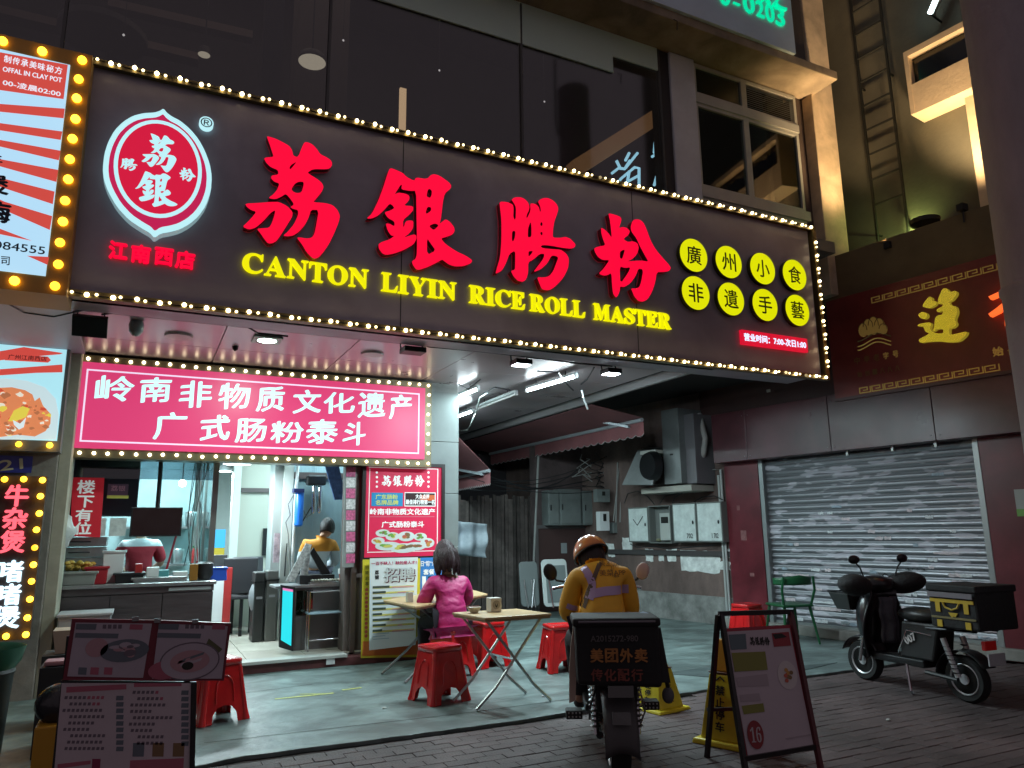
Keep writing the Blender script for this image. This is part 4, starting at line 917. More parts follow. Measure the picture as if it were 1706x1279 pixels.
# counter
F = YF(8.55); zc = F.uv(200, 973)[1]; xa = F.uv(86, 985)[0]; xb = F.uv(360, 980)[0]
CT = thing('steel_counter', 'long brushed steel service counter in front of the kitchen', 'counter', ((xa+xb)/2, 8.55, FZ))
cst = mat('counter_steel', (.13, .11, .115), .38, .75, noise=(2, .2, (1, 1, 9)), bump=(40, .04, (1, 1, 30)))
MB().box(xa, 8.55, zc-.035, xb, 9.2, zc).build('top', steel, CT, bevel=.005)
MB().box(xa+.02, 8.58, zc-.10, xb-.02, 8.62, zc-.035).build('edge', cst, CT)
nP = 3
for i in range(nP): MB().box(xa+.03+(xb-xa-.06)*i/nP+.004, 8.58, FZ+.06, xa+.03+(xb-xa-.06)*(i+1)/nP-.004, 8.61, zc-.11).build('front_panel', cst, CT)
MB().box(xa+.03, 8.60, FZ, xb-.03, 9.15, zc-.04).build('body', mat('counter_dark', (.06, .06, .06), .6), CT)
MB().box(xb-.45, 8.574, zc-.085, xb-.05, 8.579, zc-.055).build('label_strip', mat('label_strip', (.3, .32, .32), .4), CT)
def bucket(name, x, y, z_, w, h, m_, label, cat, taper=.9, d=None):
    d = d or w; b = MB(); a, c = w/2*taper, d/2*taper; A, C_ = w/2, d/2
    b.hexa([(x-a, y-c, z_), (x+a, y-c, z_), (x+a, y+c, z_), (x-a, y+c, z_), (x-A, y-C_, z_+h), (x+A, y-C_, z_+h), (x+A, y+C_, z_+h), (x-A, y+C_, z_+h)])
    o = b.build(name, m_, bevel=.008)
    tag(o, label, cat); MB().box(x-A-.012, y-C_-.012, z_+h-.02, x+A+.012, y+C_+.012, z_+h+.002).build('rim', m_, o, bevel=.004); return o
p = onY(118, 960, 8.7)
BK = bucket('basket', p.x+.02, 8.78, zc, .42, .13, mat('wire_basket', (.3, .3, .28), .5, .4), 'wire tray heaped with yellow fritters on the counter', 'basket')
for i in range(34):
    o = MB().ball((p.x+.02+rr.uniform(-.17, .17), 8.78+rr.uniform(-.12, .12), zc+.14+rr.uniform(0, .08)), (.035, .03, .022), 7, 5, Matrix.Rotation(rr.uniform(0, 3), 3, 'Z')).build('fritter', mat('fritter', (.5, .30, .05), .6, noise=(30, .4), var=.3), BK)
p = onY(160, 965, 8.7); bucket('red_tub', p.x, 8.75, zc, .20, .17, mat('red_plastic_dark', (.40, .02, .03), .4), 'small red tub on the counter right of the fritters', 'tub')
p = onY(187, 960, 8.8); bucket('white_bin', p.x, 8.9, zc, .20, .32, white_p, 'tall white container on the counter beside the red tub', 'container')
p = onY(215, 965, 8.75); bucket('black_tub', p.x, 8.8, zc, .27, .10, blk, 'black tub on the counter left of the steel tray', 'tub')
p = onY(265, 968, 8.75); bucket('steel_tray', p.x, 8.8, zc, .5, .05, steel, 'wide steel tray on the right half of the counter', 'tray', .95, .35)
p = onY(340, 960, 8.75); o = MB().lathe([(.06, 0), (.09, .05), (.09, .17), (.05, .19)], (p.x, 8.8, zc), 16).build('black_pot', blk); tag(o, 'round black pot at the right end of the counter', 'pot')
p = onY(360, 965, 8.9); bucket('blue_bag', p.x+.02, 8.95, zc-.02, .16, .14, mat('blue_film', (.03, .10, .55), .35), 'bright blue bag at the counter end beside the post', 'bag', 1.1)
p = onY(145, 1015, 8.2); bucket('storage_crate', p.x, 8.15, .42, .42, .30, mat('grey_crate', (.40, .38, .39), .5), 'pale grey lidded crate in front of the counter', 'crate')
MB().box(p.x-.2, 7.98, .02, p.x+.2, 8.3, .42).build('crate_stand', mat('stand_dark', (.03, .03, .03), .6)); tag(bpy.data.objects['crate_stand'], 'dark box stand under the pale grey crate', 'stand')
p = onY(98, 885, 8.4)
o = MB().ball(p, (.14, .1, .17), 14, 10).build('plastic_bag', mat('cloudy_plastic', (.6, .62, .62), .3, bump=(8, .9)), bevel=0); tag(o, 'cloudy white plastic bag hanging on the pier left of the red banner', 'bag')
for v in o.data.vertices: v.co.x += .02*math.sin(v.co.z*40); v.co.y += .02*math.cos(v.co.x*50)
MB().tube([p+Vector((0, 0, .15)), p+Vector((.02, 0, .28))], .008, 5).build('knot', white_p, o)
# ceiling lamps inside
lampw = glow('cool_lamp', (.80, .95, 1.0), 4)
for i, (px, py, w) in enumerate([(395, 773, 46), (373, 785, 28), (350, 793, 20)]):
    Yl = [9.6, 11.6, 13.6][i]; p = onY(px, py, Yl); r_ = w/2/FPX*(p-CAM).dot(FW)
    o = MB().lathe([(.03, .10), (r_, .02), (r_, 0)], p, 24).build('pendant_lamp', mat('lamp_dome', (.5, .5, .5), .4)); tag(o, ['nearest and largest', 'middle', 'farthest and smallest'][i]+' white dome lamp of the row inside the shop', 'lamp', 'dome lamps inside the shop')
    MB().lathe([(.001, 0), (r_*.95, 0)], p-Vector((0, 0, .002)), 24).build('diffuser', lampw, o); MB().tube([p+Vector((0, 0, .1)), Vector((p.x, p.y, 2.92))], .008, 5).build('cord', blk, o)
    light('lamp_light', 'AREA', p-Vector((0, 0, .03)), 45, (.80, .96, 1.0), size=r_*2, aim=p-Vector((0, 0, 1)))
p = onY(304, 805, 10.4); o = MB().ball(p, .045, 10, 6).build('bare_bulb', glow('kitchen_bulb', (.7, 1, 1), 14)); tag(o, 'bare cool white bulb glowing in the kitchen behind the glass', 'bulb')
MB().tube([p, (p.x, p.y, 2.92)], .008, 5).build('cord', blk, o)
light('kitchen_fill', 'AREA', (-.0, 10.2, 2.85), 110, (.66, .97, 1.0), size=.9, size_y=1.2, aim=(-.2, 10.0, 0))  # lights and ceiling panels added to brighten kitchen and dining room; fittings unseen
light('dining_fill', 'AREA', (2.2, 10.2, 2.85), 85, (.68, .96, 1.0), size=.9, size_y=1.4, aim=(2.2, 10.2, 0))
light('dining_fill_rear', 'AREA', (2.1, 13.8, 2.85), 60, (.82, .97, 1.0), size=.9, size_y=1.4, aim=(2.1, 13.8, 0))
for nm_, x, y, z_ in (('near the kitchen hood', -.2, 10.0, 2.86), ('over the dining aisle', 2.2, 10.2, 2.86), ('at the rear of the dining room', 2.1, 13.8, 2.86)):
    o = MB().box(x-.45, y-.6, z_+.0, x+.45, y+.6, z_+.05).build('added_panel_light', lampw); tag(o, 'added flat white ceiling light panel '+nm_, 'lamp')
    bpy.data.objects.remove(o) if False else None
# partition walls and columns of the dining room
F = YF(11.5)
u0, u1 = F.uv(398, 850)[0], F.uv(452, 850)[0]
DW = thing('dining_wall', 'beige recessed wall and white pilaster at the back of the dining room', 'wall', (u0, 11.5, FZ))
MB().box(u0, 11.5, FZ, u1, 11.6, 2.92).build('panel', mat('beige_panel', (.36, .36, .31), .6), DW); MB().box(F.uv(385, 850)[0], 11.42, FZ, u0, 11.6, 2.92).build('pilaster', mat('pilaster_white', (.55, .56, .52), .5), DW)
MB().box(u0, 11.46, F.uv(420, 820)[1], u1, 11.5, F.uv(420, 813)[1]).build('dark_band', mat('band_brown', (.08, .06, .06), .6), DW)
u = F.uv(443, 900)[0]; MB().box(u-.05, 11.45, F.uv(443, 925)[1], u+.05, 11.5, F.uv(443, 880)[1]).build('slot', dark, DW)
F = YF(9.9); u0, u1, u2, u3 = F.uv(455, 850)[0], F.uv(470, 850)[0], F.uv(486, 850)[0], F.uv(592, 850)[0]
DC = thing('washroom_wall', 'pale blue grey wall with white corner column behind the man in orange', 'wall', (u0, 9.9, FZ))
MB().box(u0, 9.9, FZ, u1, 10.3, 2.92).build('side', mat('column_grey', (.34, .37, .36), .6), DC); MB().box(u1, 9.86, FZ, u2, 10.2, 2.92).build('corner_column', mat('column_white', (.62, .66, .62), .45), DC)
MB().box(u2, 9.95, FZ, 3.3, 10.05, 2.92).build('wall', mat('blue_grey_tile', (.27, .38, .42), .3, noise=(3, .18, (1, 1, .25)), bump=(6, .3, (8, 1, .4))), DC)
MB().box(u2, 9.93, F.uv(500, 797)[1], 3.3, 9.949, F.uv(500, 786)[1]).build('dark_band', MATS['band_brown'], DC)
MB().tube([(u2+.03, 9.85, FZ+.7), (u2+.03, 9.85, 1.9), (u2+.06, 9.85, 2.6)], .02, 8).build('pipe', white_p, DC)
F = YF(9.8)
def cyl_px(px, y0, y1, wpx, m_, name, label, cat, Y=9.8, cap=None):
    F = YF(Y); a = F.uv(px, y1); c = F.uv(px, y0); r_ = wpx/2/FPX*(F.p(*a)-CAM).dot(FW)
    o = MB().lathe([(r_*.6, 0), (r_, .02), (r_, c[1]-a[1]-.03), (r_*.7, c[1]-a[1])], (a[0], Y, a[1]), 18).build(name, m_); tag(o, label, cat); return o
o = cyl_px(497, 818, 877, 14, mat('filter_blue', (.02, .16, .62), .3), 'blue_filter', 'tall bright blue water filter cylinder on the tiled wall', 'water filter'); 
a = YF(9.8).uv(497, 820); MB().rbox((a[0], 9.8, a[1]+.02), (.13, .12, .05)).build('cap', mat('filter_cap', (.02, .03, .12), .4), o)
for px, lb_ in ((522, 'left'), (532, 'right')):
    o = cyl_px(px, 806, 855, 8, chrome, 'steel_filter', '%s one of two slim steel filter cylinders on the tiled wall' % lb_, 'water filter')
a = YF(9.8).uv(527, 800); o = MB().rbox((a[0], 9.82, a[1]), (.24, .14, .13)).build('filter_head', blk, bevel=.02); tag(o, 'black filter head above the slim steel cylinders', 'filter head')
HS = thing('hose_run', 'thin loose hoses running down the wall beside the blue filter', 'hoses', (0, 9.8, 1.5))
for pts in ([(490, 823), (480, 840), (483, 858), (476, 870), (480, 890), (484, 960)], [(503, 870), (515, 850), (522, 840)], [(478, 905), (476, 930), (474, 960)], [(520, 855), (510, 862), (506, 850)]):
    MB().tube([YF(9.8).p(*YF(9.8).uv(x, y)) for x, y in pts], .008, 6).build('hose', rr.choice([blk, grey_w]), HS)
F = YF(9.5); o = MB().fprism(F, [F.uv(541, 776), F.uv(563, 772), F.uv(576, 832), F.uv(557, 833)], 0, .03).build('blue_menu_sheet', mat('menu_blue', (.08, .14, .34), .5, noise=(14, .5))); tag(o, 'tilted blue menu sheet hanging above the man in orange', 'menu')
# red cabinet, dark tables and bins
F = YF(10.3)
a = F.uv(371, 1010); c = F.uv(388, 945)
o = MB().box(a[0], 10.3, FZ, c[0], 10.75, c[1]).build('red_cabinet', mat('cabinet_red', (.40, .03, .03), .4), bevel=.008); tag(o, 'narrow red cabinet standing in the dining aisle', 'cabinet')
MB().box(a[0]-.12, 10.32, FZ, a[0], 10.7, c[1]-.12).build('side', white_p, o)
def table_set(px, Yt, w, label):
    p = onY(px, 945, Yt); t = thing('dining_table', label, 'table', (p.x, Yt, FZ)); h = .76
    MB().rbox((p.x, Yt, FZ+h), (w, .6, .035)).build('top', mat('table_slate', (.20, .22, .22), .4), t, bevel=.006)
    for a in (-1, 1): MB().sq((p.x+a*(w/2-.06), Yt-.2, FZ), (p.x+a*(w/2-.06), Yt-.2, FZ+h), .05).build('leg', blk, t); MB().sq((p.x+a*(w/2-.06), Yt+.2, FZ), (p.x+a*(w/2-.06), Yt+.2, FZ+h), .05).build('leg', blk, t)
    return t
def chair(px, Yt, rz, label):
    p = onY(px, 1000, Yt); t = thing('dining_chair', label, 'chair', (p.x, Yt, FZ), rz); 
    for a in (-.18, .18):
        for c in (-.18, .18): MB().sq((a, c, 0), (a, c, .46), .035).build('leg', blk, t, local=True)
    MB().rbox((0, 0, .48), (.42, .42, .05)).build('seat', mat('chair_seat', (.03, .03, .035), .5), t, local=True, bevel=.015)
    MB().rbox((0, .2, .75), (.42, .035, .45), rx=-.08).build('backrest', mat('chair_seat', (.03, .03, .035), .5), t, local=True, bevel=.015); return t
table_set(398, 11.0, .8, 'slate topped dining table right behind the red cabinet'); table_set(372, 12.6, .7, 'farther dining table seen left of the red cabinet')
chair(396, 10.55, 3.1, 'black chair pulled up beside the red cabinet'); chair(418, 10.6, 0.2, 'black chair nearest the grey bins'); chair(362, 12.0, .3, 'black chair at the far table behind the post')
for px, y0, y1, w, mm, lb_ in ((432, 953, 1037, 22, mat('bin_black', (.03, .03, .03), .4), 'black plastic bin standing left of the steel cabinet'), (453, 950, 1040, 24, mat('cabinet_grey', (.16, .16, .15), .4, .5), 'grey steel cabinet standing against the white column')):
    F = YF(9.7); a = F.uv(px-w/2, y1); c = F.uv(px+w/2, y0); o = MB().box(a[0], 9.7, FZ, c[0], 10.0, c[1]).build('bin' if 'bin' in lb_ else 'steel_cabinet', mm, bevel=.015); tag(o, lb_, 'bin' if 'bin' in lb_ else 'cabinet')
    MB().box(a[0]-.005, 9.69, c[1]-.12, c[0]+.005, 10.01, c[1]-.105).build('lid_seam', dark, o)
    if 'bin' in lb_: MB().ball(((a[0]+c[0])/2, 9.85, c[1]-.3), (.11, .16, .2), 10, 8).build('bin_liner', mat('film_grey', (.3, .3, .32), .3), o)
o = MB().lathe([(.03, 0), (.04, .10), (.041, .11)], onY(427, 945, 10.9)-Vector((0, 0, .06)), 14).build('white_cup', white_p); tag(o, 'white paper cup on the slate dining table', 'cup')
p = onY(362, 905, 13.5); o = MB().box(p.x-.12, 13.5, FZ, p.x+.12, 13.7, 1.2).build('yellow_stand', mat('yellow_stand', (.6, .45, .03), .5)); tag(o, 'yellow floor stand with blue top far inside the shop', 'stand'); MB().box(p.x-.12, 13.49, 1.2, p.x+.12, 13.7, 1.5).build('blue_top', glow('blue_topper', (.05, .45, .85), .8), o)
F = YF(9.8); p = F.uv(457, 880); o = MB().fprism(F, [F.uv(454, 937), F.uv(457, 888), F.uv(467, 888), F.uv(465, 937)], 0, .02).build('menu_card_stand', mat('menu_card', (.5, .4, .45), .5, noise=(15, .5))); tag(o, 'pinkish menu card leaning by the white column', 'menu')
# food cart with screen
F = YF(8.75); cz = F.uv(540, 973)[1]; xl_, xr_ = F.uv(492, 1000)[0], F.uv(590, 1000)[0]
CR = thing('food_cart', 'steel food cart with glazed upper panel standing in the doorway', 'cart', ((xl_+xr_)/2, 8.75, FZ))
MB().box(xl_-.22, 8.75, cz-.03, xr_, 9.2, cz).build('top', steel, CR, bevel=.004)
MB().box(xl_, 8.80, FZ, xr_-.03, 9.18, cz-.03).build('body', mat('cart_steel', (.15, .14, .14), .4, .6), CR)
MB().box(xl_+.02, 8.79, cz-.33, xl_+.20, 8.799, cz-.06).build('glass_panel', glass('cart_glass', (.5, .6, .5), .2), CR)
MB().box(xr_-.04, 8.76, FZ, xr_+.03, 9.2, cz-.03).build('side_post', cst, CR)
SCN = thing('menu_screen', 'upright cyan menu screen leaning at the left end of the cart', 'screen', (xl_-.12, 8.7, FZ))
F = YF(8.66); MB().fprism(F, [F.uv(465, 1078), F.uv(468, 974), F.uv(492, 978), F.uv(488, 1085)], -.05, 0).build('casing', blk, SCN, bevel=.004)
MB().fprism(F, [F.uv(468, 1066), F.uv(471, 979), F.uv(488, 982), F.uv(485, 1076)], .001, .003).build('display', glow('cyan_display', (.02, .62, .70), 1.0), SCN)
MB().fprism(F, [F.uv(470.9, 983), F.uv(471, 979), F.uv(488, 982), F.uv(488, 986)], .0035, .005).build('pink_band', glow('pink_band', (.7, .2, .45), .9), SCN)
# side table frame in front of cart
SF = thing('steel_side_table', 'small steel side table with pale blue shelf in front of the cart', 'table', ((xl_+xr_)/2, 8.6, FZ))
F = YF(8.62); xa, xb = F.uv(514, 1050)[0], F.uv(573, 1050)[0]; zT = F.uv(540, 985)[1]; zS = F.uv(540, 1019)[1]
for x in (xa, xb):
    for y in (8.62, 8.74): MB().tube([(x, y, FZ), (x, y, zT)], .011, 8).build('leg', chrome, SF)
MB().box(xa-.02, 8.58, zS-.02, xb+.02, 8.76, zS).build('shelf', mat('shelf_blue', (.30, .42, .50), .4), SF, bevel=.004)
MB().tube([(xa, 8.62, .26), (xb, 8.62, .26)], .009, 6).build('rail', chrome, SF); MB().tube([(xa, 8.62, zT), (xb, 8.62, zT)], .009, 6).build('rail', chrome, SF)
# things on the cart
F = YF(8.9); a = F.uv(497, 970); c = F.uv(556, 958)
o = MB().box(F.uv(498, 960)[0], 8.85, cz, F.uv(556, 960)[0], 9.1, cz+.10).build('black_tray', blk, bevel=.006); tag(o, 'black tray box on top of the cart', 'tray')
o = thing('egg_tray', 'shallow tray of white eggs at the cart front edge', 'tray', (F.uv(540, 965)[0], 8.8, cz)); MB().box(F.uv(512, 965)[0], 8.76, cz, F.uv(570, 965)[0], 8.86, cz+.025).build('tray', steel, o)
for i in range(14): MB().ball((F.uv(514, 965)[0]+.03+i*.032, 8.80+rr.uniform(-.02, .03), cz+.04), (.02, .02, .017), 8, 6).build('egg', mat('egg_white', (.6, .57, .5), .5), o)
o = MB().lathe([(.05, 0), (.07, .14), (.075, .15)], (F.uv(575, 965)[0], 8.95, cz), 14).build('red_cup', mat('cup_red', (.45, .08, .04), .5)); tag(o, 'red and white paper tub at the right end of the cart', 'tub'); MB().lathe([(.073, .10), (.077, .155)], (F.uv(575, 965)[0], 8.95, cz), 14).build('white_band', white_p, o)
F = YF(8.8)
TS = thing('tent_menu', 'white folded tent menu card standing on the cart', 'menu', (F.uv(505, 940)[0], 8.85, cz))
mp_ = mat('menu_paper_print', (.5, .5, .5), .5, noise=(35, .55)); MB().fprism(F, [F.uv(476, 968), F.uv(510, 905), F.uv(520, 907), F.uv(490, 970)], -.02, 0).build('front_leaf', mp_, TS); MB().fprism(F, [F.uv(502, 962), F.uv(512, 908), F.uv(521, 909), F.uv(516, 962)], -.12, -.1).build('back_leaf', mp_, TS)
F = YF(8.95); o = MB().fprism(F, [F.uv(516, 920), F.uv(522, 912), F.uv(550, 955), F.uv(538, 962)], -.02, .02).build('dark_board', blk); tag(o, 'dark slanted board leaning across the cart top', 'board')
# ---------------- soffit fittings ----------------
whm = mat('fixture_white', (.55, .48, .48), .4)
for px, py, w, lb_ in ((298, 560, 45, 'left of the lit square lamp'), (620, 590, 38, 'between the lit lamp and the black floodlight')):
    p = onZ(px, py, 3.19); r_ = w/2/FPX*(p-CAM).dot(FW); o = MB().lathe([(r_, .01), (r_*.95, -.01), (.001, -.012)], p, 28).build('round_cover', whm); tag(o, 'unlit round cover plate on the soffit '+lb_, 'cover plate')
p = onZ(445, 566, 3.19); o = MB().box(p.x-.13, p.y-.13, 3.18, p.x+.13, p.y+.13, 3.199).build('downlight', mat('downlight_frame', (.35, .5, .42), .4), bevel=.01); tag(o, 'lit greenish white square downlight in the soffit', 'lamp')
MB().lathe([(.001, -.001), (.085, -.001)], (p.x, p.y, 3.18), 24).build('lens', glow('downlight_lens', (.75, 1, .88), 12), o)
light('downlight_light', 'AREA', (p.x, p.y, 3.17), 26, (.75, 1, .92), size=.17, aim=(p.x, p.y, 0))
p = onZ(392, 577, 3.2)
o = MB().lathe([(.03, .0), (.025, -.03), (.001, -.05)], p, 10).build('sprinkler', dark); tag(o, 'small dark sprinkler nub left of the lit downlight', 'sprinkler')
# camera dome
p = onZ(228, 535, 3.2); o = MB().lathe([(.05, 0), (.06, -.03), (.055, -.09), (.03, -.125), (.001, -.135)], p, 16).build('dome_camera', mat('dome_grey', (.35, .42, .42), .25)); tag(o, 'small pale dome camera under the left soffit', 'camera')
# floodlights
def flood(px, py, wpx, hgt, lit, label, tilt=0):
    p = onZ(px, py, 3.05); D = (p-CAM).dot(FW); w = wpx/FPX*D
    t = thing('floodlight', label, 'floodlight', p)
    M = MB(); M.rbox(p, (w, .16, .05), ry=tilt*.3); M.build('housing', blk, t, bevel=.006)
    for a in (-1, 1): MB().tube([p+Vector((a*w*.5, .03, 0)), p+Vector((a*w*.5, .05, .08)), p+Vector((0, .05, .13))], .008, 5).build('bracket', dark, t)
    MB().tube([p+Vector((0, .05, .13)), Vector((p.x, p.y+.05, 3.2))], .01, 5).build('stem', dark, t)
    if lit:
        MB().rbox(p-Vector((0, 0, .028)), (w*.85, .12, .006)).build('lens', glow('flood_lens', (.80, .90, 1.0), 20), t)
        light('flood_light', 'AREA', p-Vector((0, 0, .045)), 42, (.74, .92, 1.0), size=w*.85, size_y=.12, aim=p+Vector((.1, .35, -1)))
    return t
flood(868, 604, 30, 0, True, 'lit oval floodlight left, nearest the lit white tube')
flood(1018, 619, 28, 0, True, 'lit floodlight at the far right end of the soffit')
flood(688, 584, 38, 0, False, 'unlit black floodlight hanging above the pink sign corner')
p = onZ(150, 543, 3.0); t = thing('black_speaker', 'square black flat floodlight hanging at the left end of the soffit', 'floodlight', p)
MB().rbox(p, (.24, .05, .17), rx=.7).build('housing', blk, t, bevel=.004)
for a in (-.1, .1): MB().tube([p+Vector((a, 0, .05)), p+Vector((a*.7, 0, .2))], .005, 5).build('wire', blk, t)
# fluorescent tubes
tubem = glow('fluorescent_tube', (.80, .97, 1.0), 26)
def tube_lamp(a, b_, label, lit=True):
    A = onZ(*a, 3.10); B = onZ(*b_, 3.10)
    if (A-B).length > 1.25: B = A+(B-A).normalized()*1.2
    t = thing('tube_lamp', label, 'lamp', A, 0, 'fluorescent battens under the canopy')
    u = Vector((0, 0, .035)); MB().sq(A+u, B+u, .05, .03).build('batten', mat('batten_white', (.5, .55, .55), .5), t)
    MB().tube([A, B], .015, 8).build('tube', tubem if lit else white_p, t)
    for q in (A, B): MB().rbox(q+Vector((0, 0, .01)), (.035, .035, .05)).build('end_cap', white_p, t)
    m_ = (A+B)/2
    for q in (.2, .8): v = A+(B-A)*q; MB().tube([v+Vector((0, 0, .05)), Vector((v.x, v.y, 3.2))], .006, 5).build('hanger', dark, t)
    if lit:
        l = light('tube_light', 'AREA', m_-Vector((0, 0, .02)), 42, (.70, .97, 1.0), size=.03, size_y=(B-A).length, aim=m_-Vector((0, 0, 1)))
        l.rotation_euler = (0, 0, math.atan2((B-A).y, (B-A).x)-math.pi/2)
tube_lamp((878, 651), (960, 627), 'lit white tube lamp nearest the street, between the two floodlights')
tube_lamp((735, 674), (797, 648), 'lit white tube lamp directly right of the column, upper one')
tube_lamp((735, 704), (788, 685), 'lit white tube lamp right of the column, lower one')
tube_lamp((795, 681), (860, 656), 'unlit tube lamp between the lit ones', False)
# cables on the soffit
SC = thing('soffit_cables', 'thin black cables sagging along the soffit behind the big sign', 'cables', (2, 6.3, 3.1))
for pts in ([(0, 498), (40, 520), (90, 527), (140, 516)], [(170, 524), (200, 519), (300, 530), (410, 543), (430, 555), (480, 560)], [(555, 533), (600, 552), (660, 570), (720, 578), (800, 585), (900, 597), (960, 605), (1020, 610)], [(895, 618), (930, 620), (945, 640), (955, 650)], [(990, 612), (978, 632), (968, 640)],
            [(765, 640), (780, 648), (800, 632)], [(805, 655), (825, 645), (850, 650)]):
    MB().tube([onZ(x, y, 3.12) for x, y in pts], .009, 5).build('cable', blk, SC)
MB().tube([onZ(x, y, 3.05) for x, y in ((745, 705), (760, 718), (780, 716), (792, 690), (800, 662), (812, 655))], .010, 5).build('cable', mat('cable_pale', (.3, .32, .3), .5), SC)
# ---------------- right hand shop with the roller shutter ----------------
RS = thing('shutter_shop', 'dark red shop front with roller shutter and tall ochre upper wall', 'building', tuple(RF.p(0, 0)))
maroon = mat('maroon_cladding', (.13, .016, .024), .35, noise=(1.5, .25), bump=(14, .05))
maroon2 = mat('maroon_fascia', (.095, .028, .036), .3, noise=(.9, .3))
def rfuv(px, py, d=0): return RF.uv(px, py, d)
uL = rfuv(1278, 900)[0]; uR = rfuv(1640, 860)[0]; zS = 2.37
uP = rfuv(1216, 880)[0]
MB().fbox(RF, uP, .0, uL-.04, 2.42, -.3, .04).build('pillar', maroon, RS, bevel=.006)
MB().fbox(RF, uR+.05, .0, uR+1.4, 2.42, -.3, .04).build('pillar', maroon, RS, bevel=.006)
MB().fbox(RF, uR+1.4, .0, uR+4, 2.42, -.3, .0).build('end_wall', maroon, RS)
# lower fascia panels (2.37 - 3.06), stands proud
z0f = 2.36; z1f = 3.08
ue = rfuv(1186, 720, .25)[0]
for a, c in ((ue, -.35), (-.35, .95), (.95, 2.25), (2.25, 3.55), (3.55, 5)):
    MB().fbox(RF, a+.003, z0f, c-.003, z1f, .0, .25).build('fascia_panel', maroon2, RS, bevel=.004)
MB().fbox(RF, ue, z0f, 5, z1f, -.3, -.002).build('fascia_core', darkroom, RS)
o = MB().fbox(RF, rfuv(1281, 651, .25)[0]-.03, rfuv(1281, 651, .25)[1]-.02, rfuv(1281, 651, .25)[0]+.03, rfuv(1281, 651, .25)[1]+.02, .25, .262).build('small_box', mat('small_beige', (.35, .33, .28), .5), RS)
# band above, receding, and the plaque
bandm = mat('brown_beam', (.15, .105, .05), .6, noise=(1.5, .25))
MB().fbox(RF, ue-.4, z1f+.003, 6, 4.30, -.4, .02).build('wall_band', mat('deep_brown_wall', (.05, .022, .02), .6, noise=(2, .2)), RS)
MB().fbox(RF, ue-1.5, 4.32, 6, 4.95, -.5, .12).build('beam', bandm, RS, bevel=.01)
PF = Frame(RF.p(0, 0, .28), RF.U, RF.V)
pl0 = PF.uv(1392, 668)[0]; pzb = (PF.uv(1400, 668)[1]+PF.uv(1686, 622)[1])/2; pzt = (PF.uv(1395, 492)[1]+PF.uv(1665, 428)[1])/2
PQ = thing('gold_character_plaque', 'wide dark red plaque with gold character, lotus emblem and key borders', 'sign', tuple(PF.p(pl0, pzb)))
plm = mat('plaque_red', (.17, .022, .018), .4, noise=(1.3, .3))
MB().fbox(PF, pl0, pzb, pl0+3.6, pzt, -.24, 0).build('board', plm, PQ)
b = MB(); w = .035
MB().fbox(PF, pl0, pzb-.0, pl0+3.6, pzb+w, .0, .03).build('frame_rail', mat('plaque_rim', (.08, .03, .03), .4), PQ)
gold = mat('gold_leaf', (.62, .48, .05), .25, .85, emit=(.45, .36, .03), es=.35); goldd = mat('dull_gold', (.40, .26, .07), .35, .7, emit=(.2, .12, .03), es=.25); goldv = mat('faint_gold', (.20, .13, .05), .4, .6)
# key-pattern borders
def keys(pa, pb, h=.075, mm=goldd):
    ua, va = PF.uv(*pa); ub, vb = PF.uv(*pb); v = (va+vb)/2; n_ = int((ub-ua)/.16); t_ = .011
    for i in range(n_):
        x = ua+i*.16; b = MB(); d0, d1 = .001, .008
        for q in ((0, 0, .15, t_), (0, t_, t_, h-t_), (0, h-t_, .11, h), (.11-t_, .03, .11, h-t_), (.05, .03, .11-t_, .03+t_), (.15-t_, t_, .15, h)):
            b.fbox(PF, x+q[0], v+q[1]-h/2, x+q[2], v+q[3]-h/2, d0, d1)
        b.build('key_ornament', mm, PQ)
keys((1452, 502), (1668, 441)); keys((1432, 652), (1690, 606)); 
P4 = lambda x, y: (1340+x/3.997, 380+y/3.997)
LIAN = [[(890,470),(920,400),(950,400),(965,425),(1010,415),(1015,440),(985,480),(960,490),(975,515),(1010,520),(1020,560),(1000,610),(1015,640),(990,665),(965,665),(965,710),(1000,705),(1085,685),(1075,715),(1030,755),(960,760),(900,752),(820,755),(770,765),(760,740),(800,720),(835,700),(805,690),(790,650),(755,655),(755,640),(800,630),(835,625),(845,640),(835,665),(850,690),(880,700),(925,700),(925,670),(880,670),(855,690),(865,650),(870,600),(885,580),(920,575),(925,545),(885,560),(880,540),(920,520),(925,500),(890,505)],
        [(800,490),(830,455),(850,460),(850,490),(880,485),(875,510),(840,530),(810,530),(785,520)], [(755,575),(785,555),(815,565),(820,590),(800,605),(775,600)]]
lp = [smooth_loop([PF.uv(*P4(x, y), .06) for x, y in l]) for l in LIAN]
shp = shape2d([l for l in lp]); b = MB(); vs, fs, rim = shp; n_ = len(vs)
b.add([PF.p(x, y, .06) for x, y in vs]+[PF.p(x, y, .003) for x, y in vs], list(fs)+[(a, c, n_+c, n_+a)[::-1] for a, c in rim])
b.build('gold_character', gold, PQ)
# second character, glowing red orange, mostly behind the post
XI = [[(1225,455),(1300,420),(1345,400),(1345,430),(1300,450),(1240,475)], [(1340,480),(1360,480),(1300,560),(1240,590),(1225,570),(1280,530)], [(1325,470),(1355,470),(1362,660),(1335,650)]]
for l in XI:
    MB().fprism(PF, [PF.uv(*P4(x, y), .06) for x, y in l], .003, .06).build('red_orange_stroke', mat('red_orange', (.7, .16, .04), .35, emit=(1, .14, .025), es=.9), PQ)
x0, y0 = P4(1345, 380); x1, y1 = P4(1620, 700)
ua, va = PF.uv(x0+5, y1, .06); ub, vb = PF.uv(x0+75, y0, .06)
MB().text(PF, '香', ua, va-.1, ua+.75, va+.68, .003, .055, bold=.02).build('red_orange_character', MATS['red_orange'], PQ)
